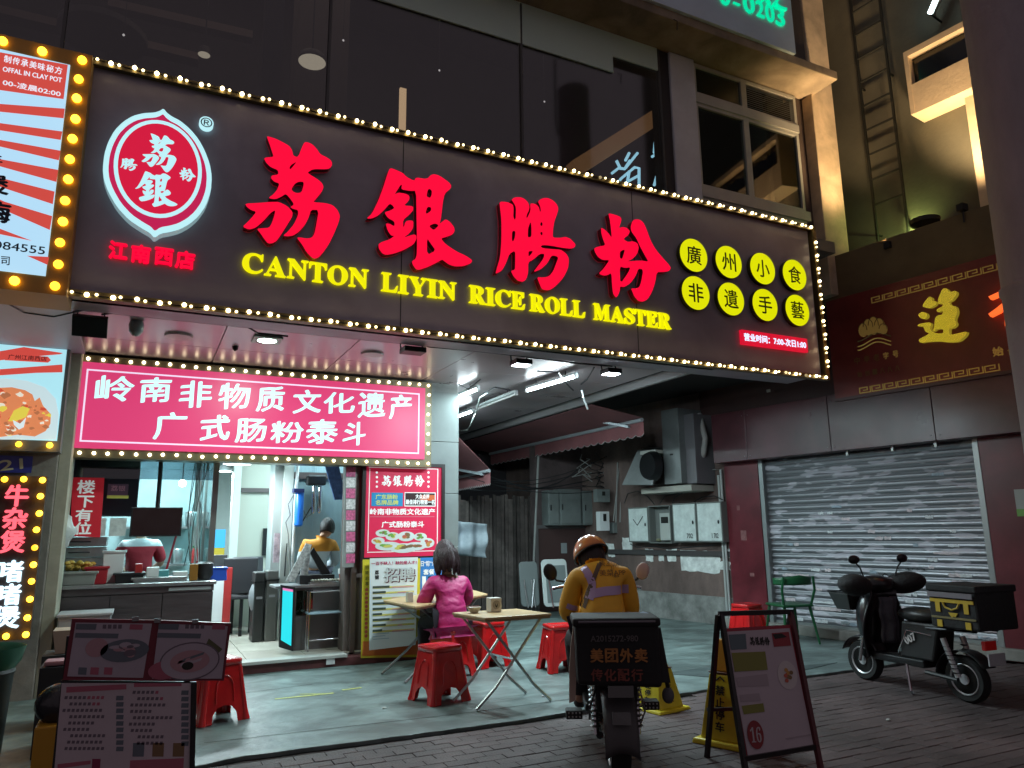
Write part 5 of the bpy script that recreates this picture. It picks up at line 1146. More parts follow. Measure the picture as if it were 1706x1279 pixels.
# lotus emblem
def arc(cx, cy, rx, ry, a0, a1, n=12): return [P4(cx+rx*math.cos(R(a0+(a1-a0)*i/n)), cy-ry*math.sin(R(a0+(a1-a0)*i/n))) for i in range(n+1)]
for (cx, cy, rx, ry) in ((395, 680, 28, 45), (430, 660, 32, 55), (465, 650, 34, 60), (505, 650, 32, 50), (530, 672, 26, 35)):
    MB().fprism(PF, [PF.uv(*q) for q in arc(cx, cy, rx, ry, 0, 360, 16)], .002, .018+.002*random.random()).build('petal', goldd, PQ)
    MB().tube([PF.p(*PF.uv(*q), .022) for q in arc(cx, cy, rx, ry, 0, 180, 12)], .005, 5).build('petal_edge', goldv, PQ)
for yy, mm in ((735, goldv), (770, goldd), (795, goldd)):
    MB().tube([PF.p(*PF.uv(*P4(360+i*22, yy+20*math.cos(i*.55)+(-i*3))), .012) for i in range(11)], .008, 5).build('wave', mm, PQ)
for i, ch in enumerate('中华老字号'):
    x, y = 352+i*64, 882-i*11; q0 = P4(x-18, y-22); q1 = P4(x+18, y+22); pxtext(PF, ch, *q0, *q1, goldv if i < 3 else goldd, 'small_character', PQ, .002, .003)
for i, ch in enumerate('始创一八八八'):
    x, y = 370+i*50, 972-i*8; q0 = P4(x-15, y-18); q1 = P4(x+15, y+18); pxtext(PF, ch, *q0, *q1, goldv, 'small_character', PQ, .002, .002)
q0 = P4(1255, 790); q1 = P4(1325, 850); pxtext(PF, '始', *q0, *q1, goldd, 'small_character', PQ, .002, .005)
q0 = P4(1355, 785); q1 = P4(1425, 845); pxtext(PF, '创', *q0, *q1, goldd, 'small_character', PQ, .002, .005)
# shutter
SHU = thing('roller_shutter', 'closed steel roller shutter scarred with old sticker patches', 'shutter', tuple(RF.p(uL, .14)))
zb_ = .17; zt_ = zS; NS_ = 27; hh = (zt_-zb_)/NS_
slm = mat('galvanised_slat', (.26, .26, .28), .42, .65, noise=(.5, .12, (1, 1, 7)))
t = slm.node_tree; bs_ = t.nodes['Principled BSDF']
geo = t.nodes.new('ShaderNodeNewGeometry'); sp = t.nodes.new('ShaderNodeMapping'); sp.inputs['Scale'].default_value = (3, 3, 12)
nz = t.nodes.new('ShaderNodeTexNoise'); nz.inputs['Scale'].default_value = 1.0; nz.inputs['Detail'].default_value = 2
t.links.new(geo.outputs['Position'], sp.inputs[0]); t.links.new(sp.outputs[0], nz.inputs['Vector'])
crr = t.nodes.new('ShaderNodeValToRGB'); crr.color_ramp.elements[0].position = .565; crr.color_ramp.elements[1].position = .60
t.links.new(nz.outputs['Fac'], crr.inputs[0]); mxx = t.nodes.new('ShaderNodeMix'); mxx.data_type = 'RGBA'
src = bs_.inputs['Base Color'].links[0].from_socket
t.links.new(crr.outputs[0], mxx.inputs[0]); t.links.new(src, mxx.inputs[6]); mxx.inputs[7].default_value = (.46, .44, .49, 1); t.links.new(mxx.outputs[2], bs_.inputs['Base Color'])
mt = t.nodes.new('ShaderNodeMath'); mt.operation = 'MULTIPLY_ADD'; mt.inputs[1].default_value = -.7; mt.inputs[2].default_value = .78
t.links.new(crr.outputs[0], mt.inputs[0]); t.links.new(mt.outputs[0], bs_.inputs['Metallic'])
prof = [(0, .0), (.12, .004), (.3, .014), (.5, .018), (.7, .014), (.88, .004), (1, 0)]
b = MB()
for (v_a, d_a), (v_b, d_b) in zip(prof[:-1], prof[1:]):
    b.add([RF.p(uL+.03, zb_+v_a*hh, -.06+d_a), RF.p(uR-.02, zb_+v_a*hh, -.06+d_a), RF.p(uR-.02, zb_+v_b*hh, -.06+d_b), RF.p(uL+.03, zb_+v_b*hh, -.06+d_b)], [(0, 1, 2, 3)], True)
s0 = b.build('slat', slm, SHU)
for i in range(1, NS_): inst(s0, SHU, (0, 0, i*hh))
gal = mat('guide_rail', (.30, .32, .32), .4, .6)
MB().fbox(RF, uL-.035, .05, uL+.03, zS+.0, -.09, .03).build('guide_rail', gal, SHU, bevel=.004); MB().fbox(RF, uR-.02, .05, uR+.045, zS+.0, -.09, .03).build('guide_rail', gal, SHU, bevel=.004)
MB().fbox(RF, uL+.03, .14, uR-.02, .17, -.08, -.02).build('bottom_bar', gal, SHU)
rr = random.Random(11)
pm = [mat('paper_patch', (.62, .64, .66), .7, noise=(20, .3)), mat('paper_patch_blue', (.30, .36, .42), .7, noise=(25, .4)), mat('paper_patch_warm', (.60, .52, .54), .7, noise=(20, .3))]
for i in range(70):
    q = rr.random(); u = uL+.15+(uR-uL-.35)*rr.random(); k_ = int(min(NS_-2, max(0, rr.gauss(9 if q < .7 else 2, 5)))); w_ = rr.uniform(.04, .16) if q < .7 else rr.uniform(.08, .4)
    z_ = zb_+k_*hh+hh*.25
    u2 = min(u+w_, uR-.05); n_ = 7; hs_ = hh*rr.uniform(.3, .5)
    pts = [(u+(u2-u)*j/n_, z_+rr.uniform(-.006, .006)) for j in range(n_+1)]+[(u+(u2-u)*j/n_, z_+hs_+rr.uniform(-.008, .008)) for j in range(n_, -1, -1)]
    MB().fprism(RF, pts, -.0415, -.0395).build('sticker_residue', pm[rr.randrange(3)], SHU)
a = rfuv(1510, 948, -.03); MB().text(RF, '[：通下水道', a[0]-.1, a[1]-.012, a[0]+.22, a[1]+.012, -.039, bold=.001).build('stamped_writing', ink, SHU)
a = rfuv(1400, 763, .1)
for px in (1406, 1482, 1555):
    a = rfuv(px, 750, .2); MB().fbox(RF, a[0]-.015, 2.30, a[0]+.015, 2.36, .10, .14).build('bracket', gal, SHU)
# concrete sill
MB().fbox(RF, uP-.1, .021, uR+1.5, .139, -.25, .12).build('sill', mat('sill_concrete', (.22, .21, .19), .75, noise=(3, .3)), RS, bevel=.01)
# conduit pipes left of the pillar
PI_ = thing('conduit_pipes', 'pair of pale conduit pipes rising between the meter wall and red pillar', 'pipes', tuple(RF.p(uP-.05, 0)))
pc = mat('pipe_grey', (.40, .41, .40), .5)
for dx, top in ((0, 2.28), (.05, 2.2)): MB().tube([RF.p(uP-.05-dx, .02, .06), RF.p(uP-.05-dx, top, .06)]+([RF.p(uP-.35, 2.30, .06), RF.p(uP-.62, 2.08, .06)] if dx == 0 else []), .018, 8).build('pipe', pc, PI_)
# notices on the far pillar
o = MB().fbox(RF, rfuv(1695, 860, .05)[0], rfuv(1695, 860, .05)[1], rfuv(1695, 860, .05)[0]+.25, rfuv(1695, 815, .05)[1], .041, .046).build('pillar_notice', mat('pillar_notice', (.35, .36, .34), .6)); tag(o, 'pale notice on the red pillar right of the shutter', 'notice')
o2 = MB().fbox(RF, rfuv(1695, 860, .05)[0], rfuv(1695, 860, .05)[1], rfuv(1695, 860, .05)[0]+.25, rfuv(1695, 848, .05)[1], .047, .049).build('green_edge', fg, o)
# upper wall, set back
UF = Frame(RF.p(0, 0, -.62), RF.U, RF.V)
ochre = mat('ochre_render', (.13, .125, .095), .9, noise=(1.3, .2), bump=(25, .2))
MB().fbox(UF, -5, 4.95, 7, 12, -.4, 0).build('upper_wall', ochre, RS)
# ladder
LD = thing('wall_ladder', 'tall dark iron ladder fixed to the ochre upper wall', 'ladder', tuple(UF.p(UF.uv(1440, 250)[0], 5)))
ul = (UF.uv(1418, 0, .12)[0]+UF.uv(1455, 350, .12)[0])/2; ur = (UF.uv(1467, 0, .12)[0]+UF.uv(1505, 330, .12)[0])/2
ldm = mat('ladder_iron', (.012, .014, .012), .6)
for u in (ul, ur): MB().sq(UF.p(u, 4.96, .12), UF.p(u, 10.5, .12), .028).build('rail', ldm, LD)
zr0 = UF.uv(1500, 325, .12)[1]; zr1 = UF.uv(1466, 35, .12)[1]; dz = (zr1-zr0)/6.0
for i in range(14): 
    z_ = zr0+i*dz*.857
    if z_ < 10.4: MB().sq(UF.p(ul, z_, .12), UF.p(ur, z_, .12), .022).build('rung', ldm, LD)
for i in range(3): 
    for u in (ul, ur): MB().sq(UF.p(u, 5.3+i*2.2, .0), UF.p(u, 5.3+i*2.2, .12), .02).build('bracket', ldm, LD)
# lit L/T shaped cream trim with recessed dark bay window
crm = mat('cream_trim', (.66, .54, .38), .8, noise=(2.5, .15), bump=(25, .15))
def up(px, py, d=0): return UF.uv(px, py, d)
T1 = thing('bay_window', 'dark recessed upper bay window framed in cream stone with a pale strip below', 'window', tuple(UF.p(*up(1560, 150))))
A, B, C_, D_ = up(1514, 92, .3), up(1640, 32, .3), up(1526, 190, .3), up(1600, 152, .3)
u0 = A[0]; u1 = u0+1.9; zt_ = A[1]; zb_2 = up(1524, 138, .3)[1]
MB().fbox(UF, u0, zt_-.03, u1, zt_+.05, 0, .34).build('top_frame', crm, T1); MB().fbox(UF, u0-.05, C_[1], u0, zt_+.05, 0, .34).build('side_frame', crm, T1)
MB().fbox(UF, u0, zb_2-.02, u1, zt_-.03, 0, .22).build('dark_glass', mat('bay_dark', (.012, .016, .016), .12), T1)
MB().fprism(UF, [(u0, C_[1]), (u0+.06, C_[1]), (u0+1.9, C_[1]+.0), (u1, zb_2-.02), (u0, zb_2-.02)], 0, .33).build('sill_block', crm, T1)
v0_ = up(1612, 160, .12); v1_ = up(1640, 340, .12)
uu0 = up(1622, 250, .12)[0]; uu1 = up(1650, 250, .12)[0]
MB().fbox(UF, uu0, 4.96, uu1+.25, C_[1], 0, .16).build('cream_strip', crm, T1)
# shade of the bay underside
p_ = UF.p(*up(1560, 20), .8)
L_ = thing('wall_lamp', 'short bright white tube lamp high on the ochre wall', 'lamp', p_)
a_ = UF.p(*up(1549, 22, .3), .3); b__ = UF.p(*up(1566, -18, .3), .3)
MB().tube([a_, b__], .028, 8).build('tube', glow('wall_tube', (.7, .95, 1.0), 12), L_); MB().sq(a_+Vector((.05, 0, 0)), b__+Vector((.05, 0, 0)), .05).build('batten', grey_w, L_)
MB().sq(UF.p(*up(1549, 22, .3), .28), UF.p(*up(1549, 22, .3), 0), .02).build('bracket', dark, L_)
# uplight with a dish on the beam
dd = UF.p(up(1543, 352, .25)[0], 4.97, .32)
o = MB().lathe([(.05, 0), (.07, .10), (.17, .17), (.18, .22), (.15, .22), (.05, .14), (.001, .13)], dd, 20).build('dish_lamp', mat('dish_dark', (.03, .03, .02), .5)); tag(o, 'dark dish shaped uplight on the brown beam beside the ladder', 'lamp')
ul_p = UF.p(up(1512, 350, .2)[0], 5.02, .16)
o = MB().lathe([(.03, 0), (.05, .05), (.045, .06)], ul_p, 12).build('uplight', blk); tag(o, 'small yellow green uplight at the foot of the ladder', 'lamp'); MB().lathe([(.001, .061), (.04, .061)], ul_p, 12).build('lens', glow('uplight_lens', (.8, .9, .3), 6), o)
light('uplight_light', 'AREA', ul_p+Vector((0, 0, .08)), 5, (.72, .85, .25), size=.08, aim=UF.p(up(1470, 290, 0)[0], 6.0, 0.02))
# warm floods washing the pillar and the trim; their unseen fittings are added
for nm_, src_, tgt, e, sz in (('pillar_flood', Vector((PILX+.25, 5.75, 4.9)), Vector((PILX+.28, 6.45, 7.2)), 620, 66), ('trim_flood', UF.p(uu0+.05, 5.05, .75), UF.p(uu0+.12, 6.6, .2), 480, 70)):
    o = thing('added_flood_fitting', {'pillar_flood': 'small warm floodlight on a bracket above the big sign aimed at the corner pillar', 'trim_flood': 'small warm floodlight out on the fascia roof aimed at the cream bay window'}[nm_], 'lamp', src_)
    dr_ = (tgt-src_).normalized(); MB().rbox(src_-dr_*.05, (.10, .08, .08)).build('housing', blk, o); MB().tube([src_-dr_*.05, src_-dr_*.05+Vector((0, 0, -.18))], .01, 6).build('stem', blk, o)
    light(nm_, 'SPOT', src_+dr_*.02, e*.72, (1, .66, .34), size=.12, aim=tgt, spot=sz, blend=1)
    if nm_ == 'pillar_flood': light('pillar_flood_high', 'SPOT', src_+dr_*.02, 900, (1, .66, .34), size=.12, aim=tgt+Vector((0, 0, 2.2)), spot=34, blend=1)
# green glow of a hidden sign on the upper ladder wall is left to the green digits
# ---------------- alley ----------------
MFo = (7.85, 8.45); MD = RD
MF = Frame((MFo[0], MFo[1], 0), -MD, (0, 0, 1))
AW = thing('meter_wall', 'stained brown alley wall with torn white paper patches', 'wall', (MFo[0], MFo[1], 0))
grime = mat('grimy_wall', (.13, .088, .078), .85, noise=(2.2, .45, (1, 1, .4)), bump=(12, .5))
MB().fbox(MF, -6.5, 0, .1, 4.9, -.3, 0).build('wall', grime, AW)
MB().fbox(MF, -6.5, 1.0, .1, 1.08, .002, .03).build('ledge', mat('ledge_dark', (.05, .045, .045), .8), AW)
MB().fbox(MF, -6.5, 0.02, .1, .42, .002, .012).build('plinth', mat('mouldy_plinth', (.20, .20, .19), .9, noise=(4, .5)), AW, label='pale mouldy plinth')
def mu(px, py, d=0): return MF.uv(px, py, d)
patch = mat('torn_paper', (.66, .68, .66), .8, noise=(9, .3))
Pz = lambda x, y: (1000+x/3.967, 640+y/3.967)
for pp in ([(530, 1092), (700, 1100), (795, 1120), (795, 1170), (862, 1175), (860, 1225), (793, 1225), (790, 1252), (650, 1240), (540, 1228)], [(440, 1090), (505, 1090), (503, 1175), (445, 1170)], [(383, 1115), (420, 1112), (422, 1165), (390, 1165)], [(300, 1090), (355, 1090), (352, 1170), (305, 1165)], [(820, 1092), (860, 1092), (860, 1150), (825, 1140)], [(145, 1010), (215, 1015), (210, 1105), (150, 1095)], [(25, 1045), (90, 1055), (100, 1140), (60, 1140)]):
    pts = [mu(*Pz(x, y)) for x, y in pp]; n2 = []
    for i in range(len(pts)):
        a = pts[i]; c = pts[(i+1) % len(pts)]
        for k in range(4): f_ = k/4; n2.append((a[0]*(1-f_)+c[0]*f_+rr.uniform(-.012, .012), a[1]*(1-f_)+c[1]*f_+rr.uniform(-.012, .012)))
    MB().fprism(MF, n2, .002, .006).build('torn_paper', patch, AW)
# meter boxes
whb = mat('meter_box_white', (.60, .66, .64), .5, noise=(8, .18)); mbf = mat('meter_box_frame', (.16, .17, .16), .6)
def meter_box(x0, y0, x1, y1, label, door=True, mark=None):
    xm, ym = (x0+x1)/2, (y0+y1)/2; d = .16
    ua, ub = mu(x0, ym, d)[0], mu(x1, ym, d)[0]; va, vb = mu(xm, y1, d)[1], mu(xm, y0, d)[1]
    t = thing('meter_box', label, 'meter box', tuple(MF.p(ua, va, .01))); b = MB(); w = .015
    b.fbox(MF, ua, va, ua+w, vb, .003, d); b.fbox(MF, ub-w, va, ub, vb, .003, d); b.fbox(MF, ua+w, va, ub-w, va+w, .003, d); b.fbox(MF, ua+w, vb-w, ub-w, vb, .003, d); b.fbox(MF, ua+w, va+w, ub-w, vb-w, .003, .02)
    b.build('case', mbf, t)
    if door:
        MB().fbox(MF, ua+.02, va+.02, ub-.02, vb-.02, d-.02, d+.004).build('door', whb, t, bevel=.003)
        MB().ball(MF.p(ub-.06, (va+vb)/2, d+.012), (.014, .014, .03), 8, 5).build('latch', blk, t)
        if mark: MB().text(MF, mark, ub-.20, va+.06, ub-.08, va+.13, d+.006, bold=.002).build('writing', ink, t)
    else:
        MB().fbox(MF, ua+.18, va+.05, ub-.08, vb-.12, .025, .09).build('meter', mat('meter_body', (.45, .47, .44), .4), t); MB().fbox(MF, ua+.21, vb-.28, ub-.11, vb-.18, .091, .095).build('dial', ink, t)
        MB().ball(MF.p(ua+.1, va+.05, .05), (.05, .05, .03), 8, 5).build('rubbish', mat('rubbish', (.2, .2, .12), .9), t)
    return t
meter_box(1047, 845, 1080, 903, 'white meter box with a tick drawn on it, left of the open box'); 
meter_box(1081, 842, 1117, 905, 'open meter box showing its meter, its door missing', False)
meter_box(1121, 838, 1160, 903, 'white meter box directly right of the open box', mark='702'); meter_box(1161, 836, 1203, 903, 'rightmost white meter box beside the conduit pipes', mark='1 702')
mb0 = mu(1060, 870, .17); b = MB(); 
for a, c in (((1055, 865), (1062, 875)), ((1062, 875), (1071, 860))): MB().sq(MF.p(*mu(*a, .166), .168), MF.p(*mu(*c, .166), .168), .008).build('tick_stroke', ink, AW)
# air conditioner and steel duct stack
def pxbox(F, x0, y0, x1, y1, d0, d1, m_, name, parent=None, bevel=.006):
    xm, ym = (x0+x1)/2, (y0+y1)/2; ua, ub = F.uv(x0, ym, d1)[0], F.uv(x1, ym, d1)[0]; va, vb = F.uv(xm, y1, d1)[1], F.uv(xm, y0, d1)[1]
    return MB().fbox(F, ua, va, ub, vb, d0, d1).build(name, m_, parent, bevel=bevel)
DU = thing('exhaust_cabinet', 'tall pale metal exhaust cabinet on the alley wall above the meter boxes', 'cabinet', tuple(MF.p(*mu(1120, 810, .3))))
dum = mat('duct_metal', (.20, .21, .21), .45, .35, noise=(2, .25)); 
pxbox(MF, 1104, 681, 1132, 806, .0, .55, dum, 'front_box', DU); pxbox(MF, 1132, 690, 1158, 806, .0, .42, mat('duct_metal_dark', (.14, .13, .14), .5), 'side_box', DU)
pxbox(MF, 1068, 810, 1152, 820, .0, .5, mat('shelf_pale', (.35, .33, .29), .6), 'support_shelf', DU)
a = mu(1118, 757, .56); MB().fbox(MF, a[0]-.03, a[1]-.012, a[0]+.03, a[1]+.012, .55, .556).build('vent_slot', ink, DU)
FN = thing('fan_housing', 'square funnel shaped fan housing left of the tall exhaust cabinet', 'fan', tuple(MF.p(*mu(1080, 780, .4))))
q = lambda px, py, d: MF.p(*mu(px, py, d), d)
b = MB(); b.hexa([q(1036, 808, .75), q(1088, 808, .75), q(1100, 806, .1), q(1052, 800, .1), q(1062, 750, .62), q(1092, 748, .62), q(1104, 745, .1), q(1075, 745, .1)])
b.build('hood', dum, FN, bevel=.01)
MB().lathe([(.20, 0), (.24, .10), (.24, .12)], q(1078, 776, .78), 20, Matrix.Rotation(R(90), 3, 'Y') @ Matrix.Rotation(R(0), 3, 'X')).build('rim', dark, FN)
pxbox(MF, 1066, 750, 1092, 756, .1, .7, mat('shelf_pale2', (.4, .4, .36), .6), 'top_flange', FN)
MB().tube([q(1165, 690, .2), q(1175, 730, .25), q(1172, 755, .25), q(1160, 780, .2), q(1150, 795, .2)], .045, 10).build('flexible_hose', mat('hose_grey', (.28, .26, .25), .5), FN)
# alley end wall, grey cabinets, dark door and iron fence
YE = 11.9; EF = YF(YE)
xe0 = EF.uv(735, 900)[0]; xe1 = EF.uv(893, 900)[0]; xe2 = EF.uv(1000, 900)[0]
EW = thing('alley_end_wall', 'dark brick coloured wall closing the alley behind the folded tables', 'wall', (xe1, YE, 0))
MB().box(xe1, YE, 0, 8.2, YE+.2, 5).build('wall', mat('end_wall', (.085, .06, .06), .85, noise=(2, .4), bump=(14, .4)), EW)
MB().box(3.4, 14.4, 0, 8.0, 14.5, 5).build('rear_wall', mat('rear_wall', (.03, .025, .028), .9), EW)
MB().box(3.42, 9.0, 0, 3.5, 14.4, 3.2).build('side_wall', mat('side_wall', (.10, .10, .11), .8, noise=(2, .3)), EW)
dr = thing('brown_door', 'dark brown metal door with small notice under the grey cabinets', 'door', (EF.uv(940, 1000)[0], YE, 0))
u0, u1 = EF.uv(895, 950)[0], EF.uv(985, 950)[0]; zt_ = EF.uv(940, 880)[1]
MB().box(u0, YE-.05, .02, u1, YE-.003, zt_).build('leaf', mat('door_brown', (.06, .03, .028), .55), dr, bevel=.01); MB().box(u0-.06, YE-.07, .02, u0, YE-.003, zt_+.06).build('jamb', mat('jamb_grey', (.12, .11, .11), .6), dr); MB().box(u1, YE-.07, .02, u1+.06, YE-.003, zt_+.06).build('jamb', MATS['jamb_grey'], dr); MB().box(u0, YE-.07, zt_, u1, YE-.003, zt_+.06).build('head', MATS['jamb_grey'], dr)
a = EF.uv(937, 912); MB().box(a[0]-.06, YE-.058, a[1]-.1, a[0]+.06, YE-.051, a[1]+.08).build('notice', mat('notice_grey', (.25, .27, .28), .6), dr)
gcb = mat('grey_cabinet', (.17, .19, .185), .5, .2, noise=(3, .2))
for i, (x0, x1, y0, lb_) in enumerate([(902, 921, 818, 'leftmost narrow'), (921, 957, 816, 'wide middle'), (959, 988, 818, 'right')]):
    ua, ub = EF.uv(x0, 850)[0], EF.uv(x1, 850)[0]; va, vb = EF.uv(930, 875)[1], EF.uv(930, y0)[1]
    t = thing('wall_cabinet', lb_+' of the three grey electric cabinets above the brown door', 'cabinet', (ua, YE, va)); MB().box(ua+.005, YE-.25, va, ub-.005, YE-.003, vb).build('case', gcb, t, bevel=.006); MB().box(ua+.03, YE-.262, va+.03, ub-.03, YE-.251, vb-.03).build('door', gcb, t, bevel=.004)
    MB().box(ua+.04, YE-.275, (va+vb)/2-.05, ua+.06, YE-.263, (va+vb)/2+.05).build('handle', blk, t)
# dangling pipes and wires
WP = thing('alley_pipes', 'bundle of thin grey pipes and wires climbing the wall left of the meter boxes', 'pipes', (7.0, 11, 0))
for i, (x0, y0, x1, y1, r_) in enumerate([(1026, 870, 1029, 770, .012), (1033, 870, 1036, 765, .012), (1022, 868, 1034, 756, .010), (1040, 900, 1036, 800, .012), (991, 900, 989, 790, .05), (888, 960, 897, 760, .02), (1061, 960, 1058, 905, .016)]):
    Yw = YE-.2 if x0 < 1000 else 10.9; MB().tube([YF(Yw).p(*YF(Yw).uv(x0, y0)), YF(Yw).p(*YF(Yw).uv(x1, y1))], r_, 8).build('pipe', mat('dull_pipe', (.26, .26, .25), .6), WP)
for k in range(14):
    x = rr.uniform(960, 1040); y = rr.uniform(745, 800); pts = [(x+rr.uniform(-12, 12)*j, y+6*j+rr.uniform(-8, 8)) for j in range(5)]
    MB().tube([YF(11.3).p(*YF(11.3).uv(*p_)) for p_ in pts], .009, 5).build('wire', rr.choice([blk, blk, MATS['dull_pipe']]), WP)
F = YF(11.0)
for (x0, y0, x1, y1, lb_) in ((1000, 852, 1015, 884, 'small white meter left of the pipe bundle'), (1022, 870, 1040, 888, 'small dark junction box right of the white meter'), (995, 815, 1016, 836, 'small grey box above the white meter')):
    a = F.uv(x0, y1); c = F.uv(x1, y0); o = MB().box(a[0], 11.0, a[1], c[0], 11.12, c[1]).build('utility_box', white_p if 'white meter left' in lb_ else gcb, bevel=.006); tag(o, lb_, 'utility box')
    MB().box((a[0]+c[0])/2-.03, 10.99, (a[1]+c[1])/2, (a[0]+c[0])/2+.03, 10.999, c[1]-.04).build('dial', ink, o)
# iron fence gate
IG = thing('iron_fence', 'dark rusty iron fence of upright bars and boards closing the alley left side', 'fence', (xe0, 12.3, 0))
F = YF(12.3)
for i in range(22):
    px = 752+i*6.6; a = F.uv(px, 900)[0]; w_ = .055 if i % 3 else .09
    MB().box(a-w_/2, 12.3, .02, a+w_/2, 12.34, 2.0+rr.uniform(-.06, .08)).build('bar', mat('rust_bar', (.075, .06, .055), .7, noise=(6, .5), var=.4), IG)
for z_ in (.25, 1.1, 1.9): MB().box(F.uv(748, 900)[0], 12.345, z_, F.uv(895, 900)[0], 12.38, z_+.05).build('rail', mat('rust_rail', (.05, .04, .038), .7), IG)
MB().box(F.uv(748, 900)[0], 12.6, 0, F.uv(895, 900)[0], 12.65, 1.7).build('backing_board', mat('board_backing', (.04, .03, .03), .8), IG)
# cloth hung on the fence
F = YF(11.6)
CL = [(749, 868), (752, 866), (803, 873), (811, 894), (810, 915), (800, 928), (757, 926), (748, 905)]
FO = F
b = MB(); pts = [F.uv(*p_) for p_ in CL]
def clf(s_, t_):
    x0, y0 = 749+(1-t_)*1, 868; px = 750+s_*60-(1-t_)*1+2*math.sin(t_*6); py = 867+t_*56+s_*6
    u, v = F.uv(px, py); return F.p(u, v, .05*math.sin(s_*14)+.04*math.sin(t_*9+s_*3))
b.grid(clf, 24, 14); o = b.build('hanging_tarp', mat('tarp_blue_grey', (.30, .34, .38), .6, noise=(3, .35)), solid=.006); tag(o, 'crumpled blue grey tarpaulin hanging on the iron fence', 'tarpaulin')
# parked covered scooter behind
p = onZ(835, 1010, .02)
CVS = thing('covered_scooter', 'dark parked scooter with a grey plastic cover behind the tables', 'scooter', (p.x, p.y, .02), R(200))
for x in (-.5, .5): MB().lathe([(.16, -.04), (.22, -.035), (.24, 0), (.22, .035), (.16, .04)], (x, 0, .24), 20, Matrix.Rotation(R(90), 3, 'X')).build('wheel', blk, CVS, local=True)
b = MB(); b.ball((0, 0, .5), (.45, .16, .26), 12, 8); b.build('body', mat('scooter_wine', (.06, .02, .02), .3), CVS, local=True)
b = MB(); b.ball((.25, 0, .88), (.3, .3, .15), 14, 8); o = b.build('cover', mat('cover_grey', (.22, .25, .25), .45, bump=(9, 1.0)), CVS, local=True)
for v in o.data.vertices: v.co.z += .04*math.sin(v.co.x*23)*math.cos(v.co.y*19)
for a in (-1, 1): MB().tube([(.42, a*.1, .8), (.45, a*.32, 1.0), (.45, a*.33, 1.16)], .012, 6).build('mirror_stem', chrome, CVS, local=True); MB().ball((.45, a*.33, 1.2), (.02, .06, .045), 10, 6).build('mirror', chrome, CVS, local=True)
MB().ball((.52, 0, .62), (.05, .05, .04), 10, 6).build('headlight', mat('dull_lens', (.6, .5, .4), .2, emit=(.8, .5, .3), es=.3), CVS, local=True)
# folded tables leaning
def folded(x0, y0, x1, y1, Y, mm, label, legs):
    F = YF(Y); xm, ym = (x0+x1)/2, (y0+y1)/2; ua, ub = F.uv(x0, ym)[0], F.uv(x1, ym)[0]; va, vb = F.uv(xm, y1)[1], F.uv(xm, y0)[1]; va = max(.03, va)
    t = thing('folded_table', label, 'table', ((ua+ub)/2, Y, va)); G = Frame(F.p(0, 0), F.U, (0, .12, 1)); 
    r_ = .07; pts = []
    for cx, cy, a0_ in ((ub-r_, vb-r_, 0), (ua+r_, vb-r_, 90), (ua+r_, va+r_, 180), (ub-r_, va+r_, 270)):
        for k in range(5): pts.append((cx+r_*math.cos(R(a0_+k*22.5)), cy+r_*math.sin(R(a0_+k*22.5))))
    MB().fprism(G, pts, -.03, 0).build('top', mm, t, bevel=.006)
    for i in range(legs): x = ua+(ub-ua)*(.3+.4*i/max(1, legs-1)); MB().tube([G.p(x, va-.02, .03), G.p(x+(.08 if i % 2 else -.05), vb-.3, .03)], .012, 6).build('leg', chrome if 'white' in label else steel, t)
    return G, ua, ub, va, vb, t
folded(870, 935, 900, 1010, 11.4, mat('table_grey', (.20, .22, .22), .4), 'grey folded table leaning upright by the brown door', 3)
G, ua, ub, va, vb, t = folded(908, 931, 950, 1010, 10.9, mat('table_white', (.62, .65, .64), .35), 'white rimmed folded table leaning left of the rider', 2)
MB().fbox(G, ua+.06, va+.06, ub-.04, vb-.10, .001, .006).build('panel', mat('table_panel', (.20, .23, .23), .4), t)
# awning frames
awm = mat('awning_maroon', (.20, .07, .075), .8, noise=(2, .2)); arm = mat('awning_arm', (.42, .45, .48), .4, .4)
def awning(X0, z0_, Xb, pA, pB, label, arms):
    A = onX(*pA, Xb); B = onX(*pB, Xb); t = thing('awning', label, 'awning', (Xb, A.y, A.z)); ya, yb_ = A.y, B.y
    N_ = 26
    b = MB(); b.add([(X0, ya, z0_), (X0, yb_, z0_), (Xb, yb_, B.z+.03), (Xb, ya, A.z+.03)], [(0, 1, 2, 3)]); b.build('fabric', awm, t, solid=.006)
    MB().tube([A, B], .028, 8).build('front_bar', arm, t)
    b = MB(); vs = []; fs = []
    for i in range(N_*4+1):
        f_ = i/(N_*4); y = ya+(yb_-ya)*f_; z_ = A.z+(B.z-A.z)*f_; dz_ = .20+.035*abs(math.sin(math.pi*i/4))
        vs += [(Xb+.02, y, z_), (Xb+.02, y, z_-dz_)]
    b.add(vs, [(2*i, 2*i+1, 2*i+3, 2*i+2) for i in range(N_*4)]); b.build('valance', awm, t, solid=.004)
    b = MB(); b.tube([vs[2*i+1] for i in range(N_*4+1)], .006, 5); b.build('valance_piping', mat('piping_grey', (.25, .24, .24), .6), t)
    for (p0, x0_, p1, x1_) in arms: MB().sq(onX(*p0, x0_), onX(*p1, x1_), .05, .035).build('folding_arm', arm, t)
    return t
awning(5.5, 3.12, 6.35, (1070, 699), (816, 756), 'long wine red retractable awning over the alley with scalloped valance', [((959, 694), 6.1, (1048, 711), 6.33), ((938, 660), 5.5, (957, 695), 6.1)])
awning(4.4, 2.95, 5.0, (815, 784), (740, 800), 'short farther wine red awning just right of the column', [((740, 778), 4.8, (805, 790), 5.0)])
MB().tube([onZ(969, 650, 3.1), onZ(972, 662, 3.0), onZ(979, 681, 2.9)], .012, 6).build('dangling_wire', white_p); tag(bpy.data.objects['dangling_wire'], 'short pale wire end dangling from the canopy edge', 'wire')
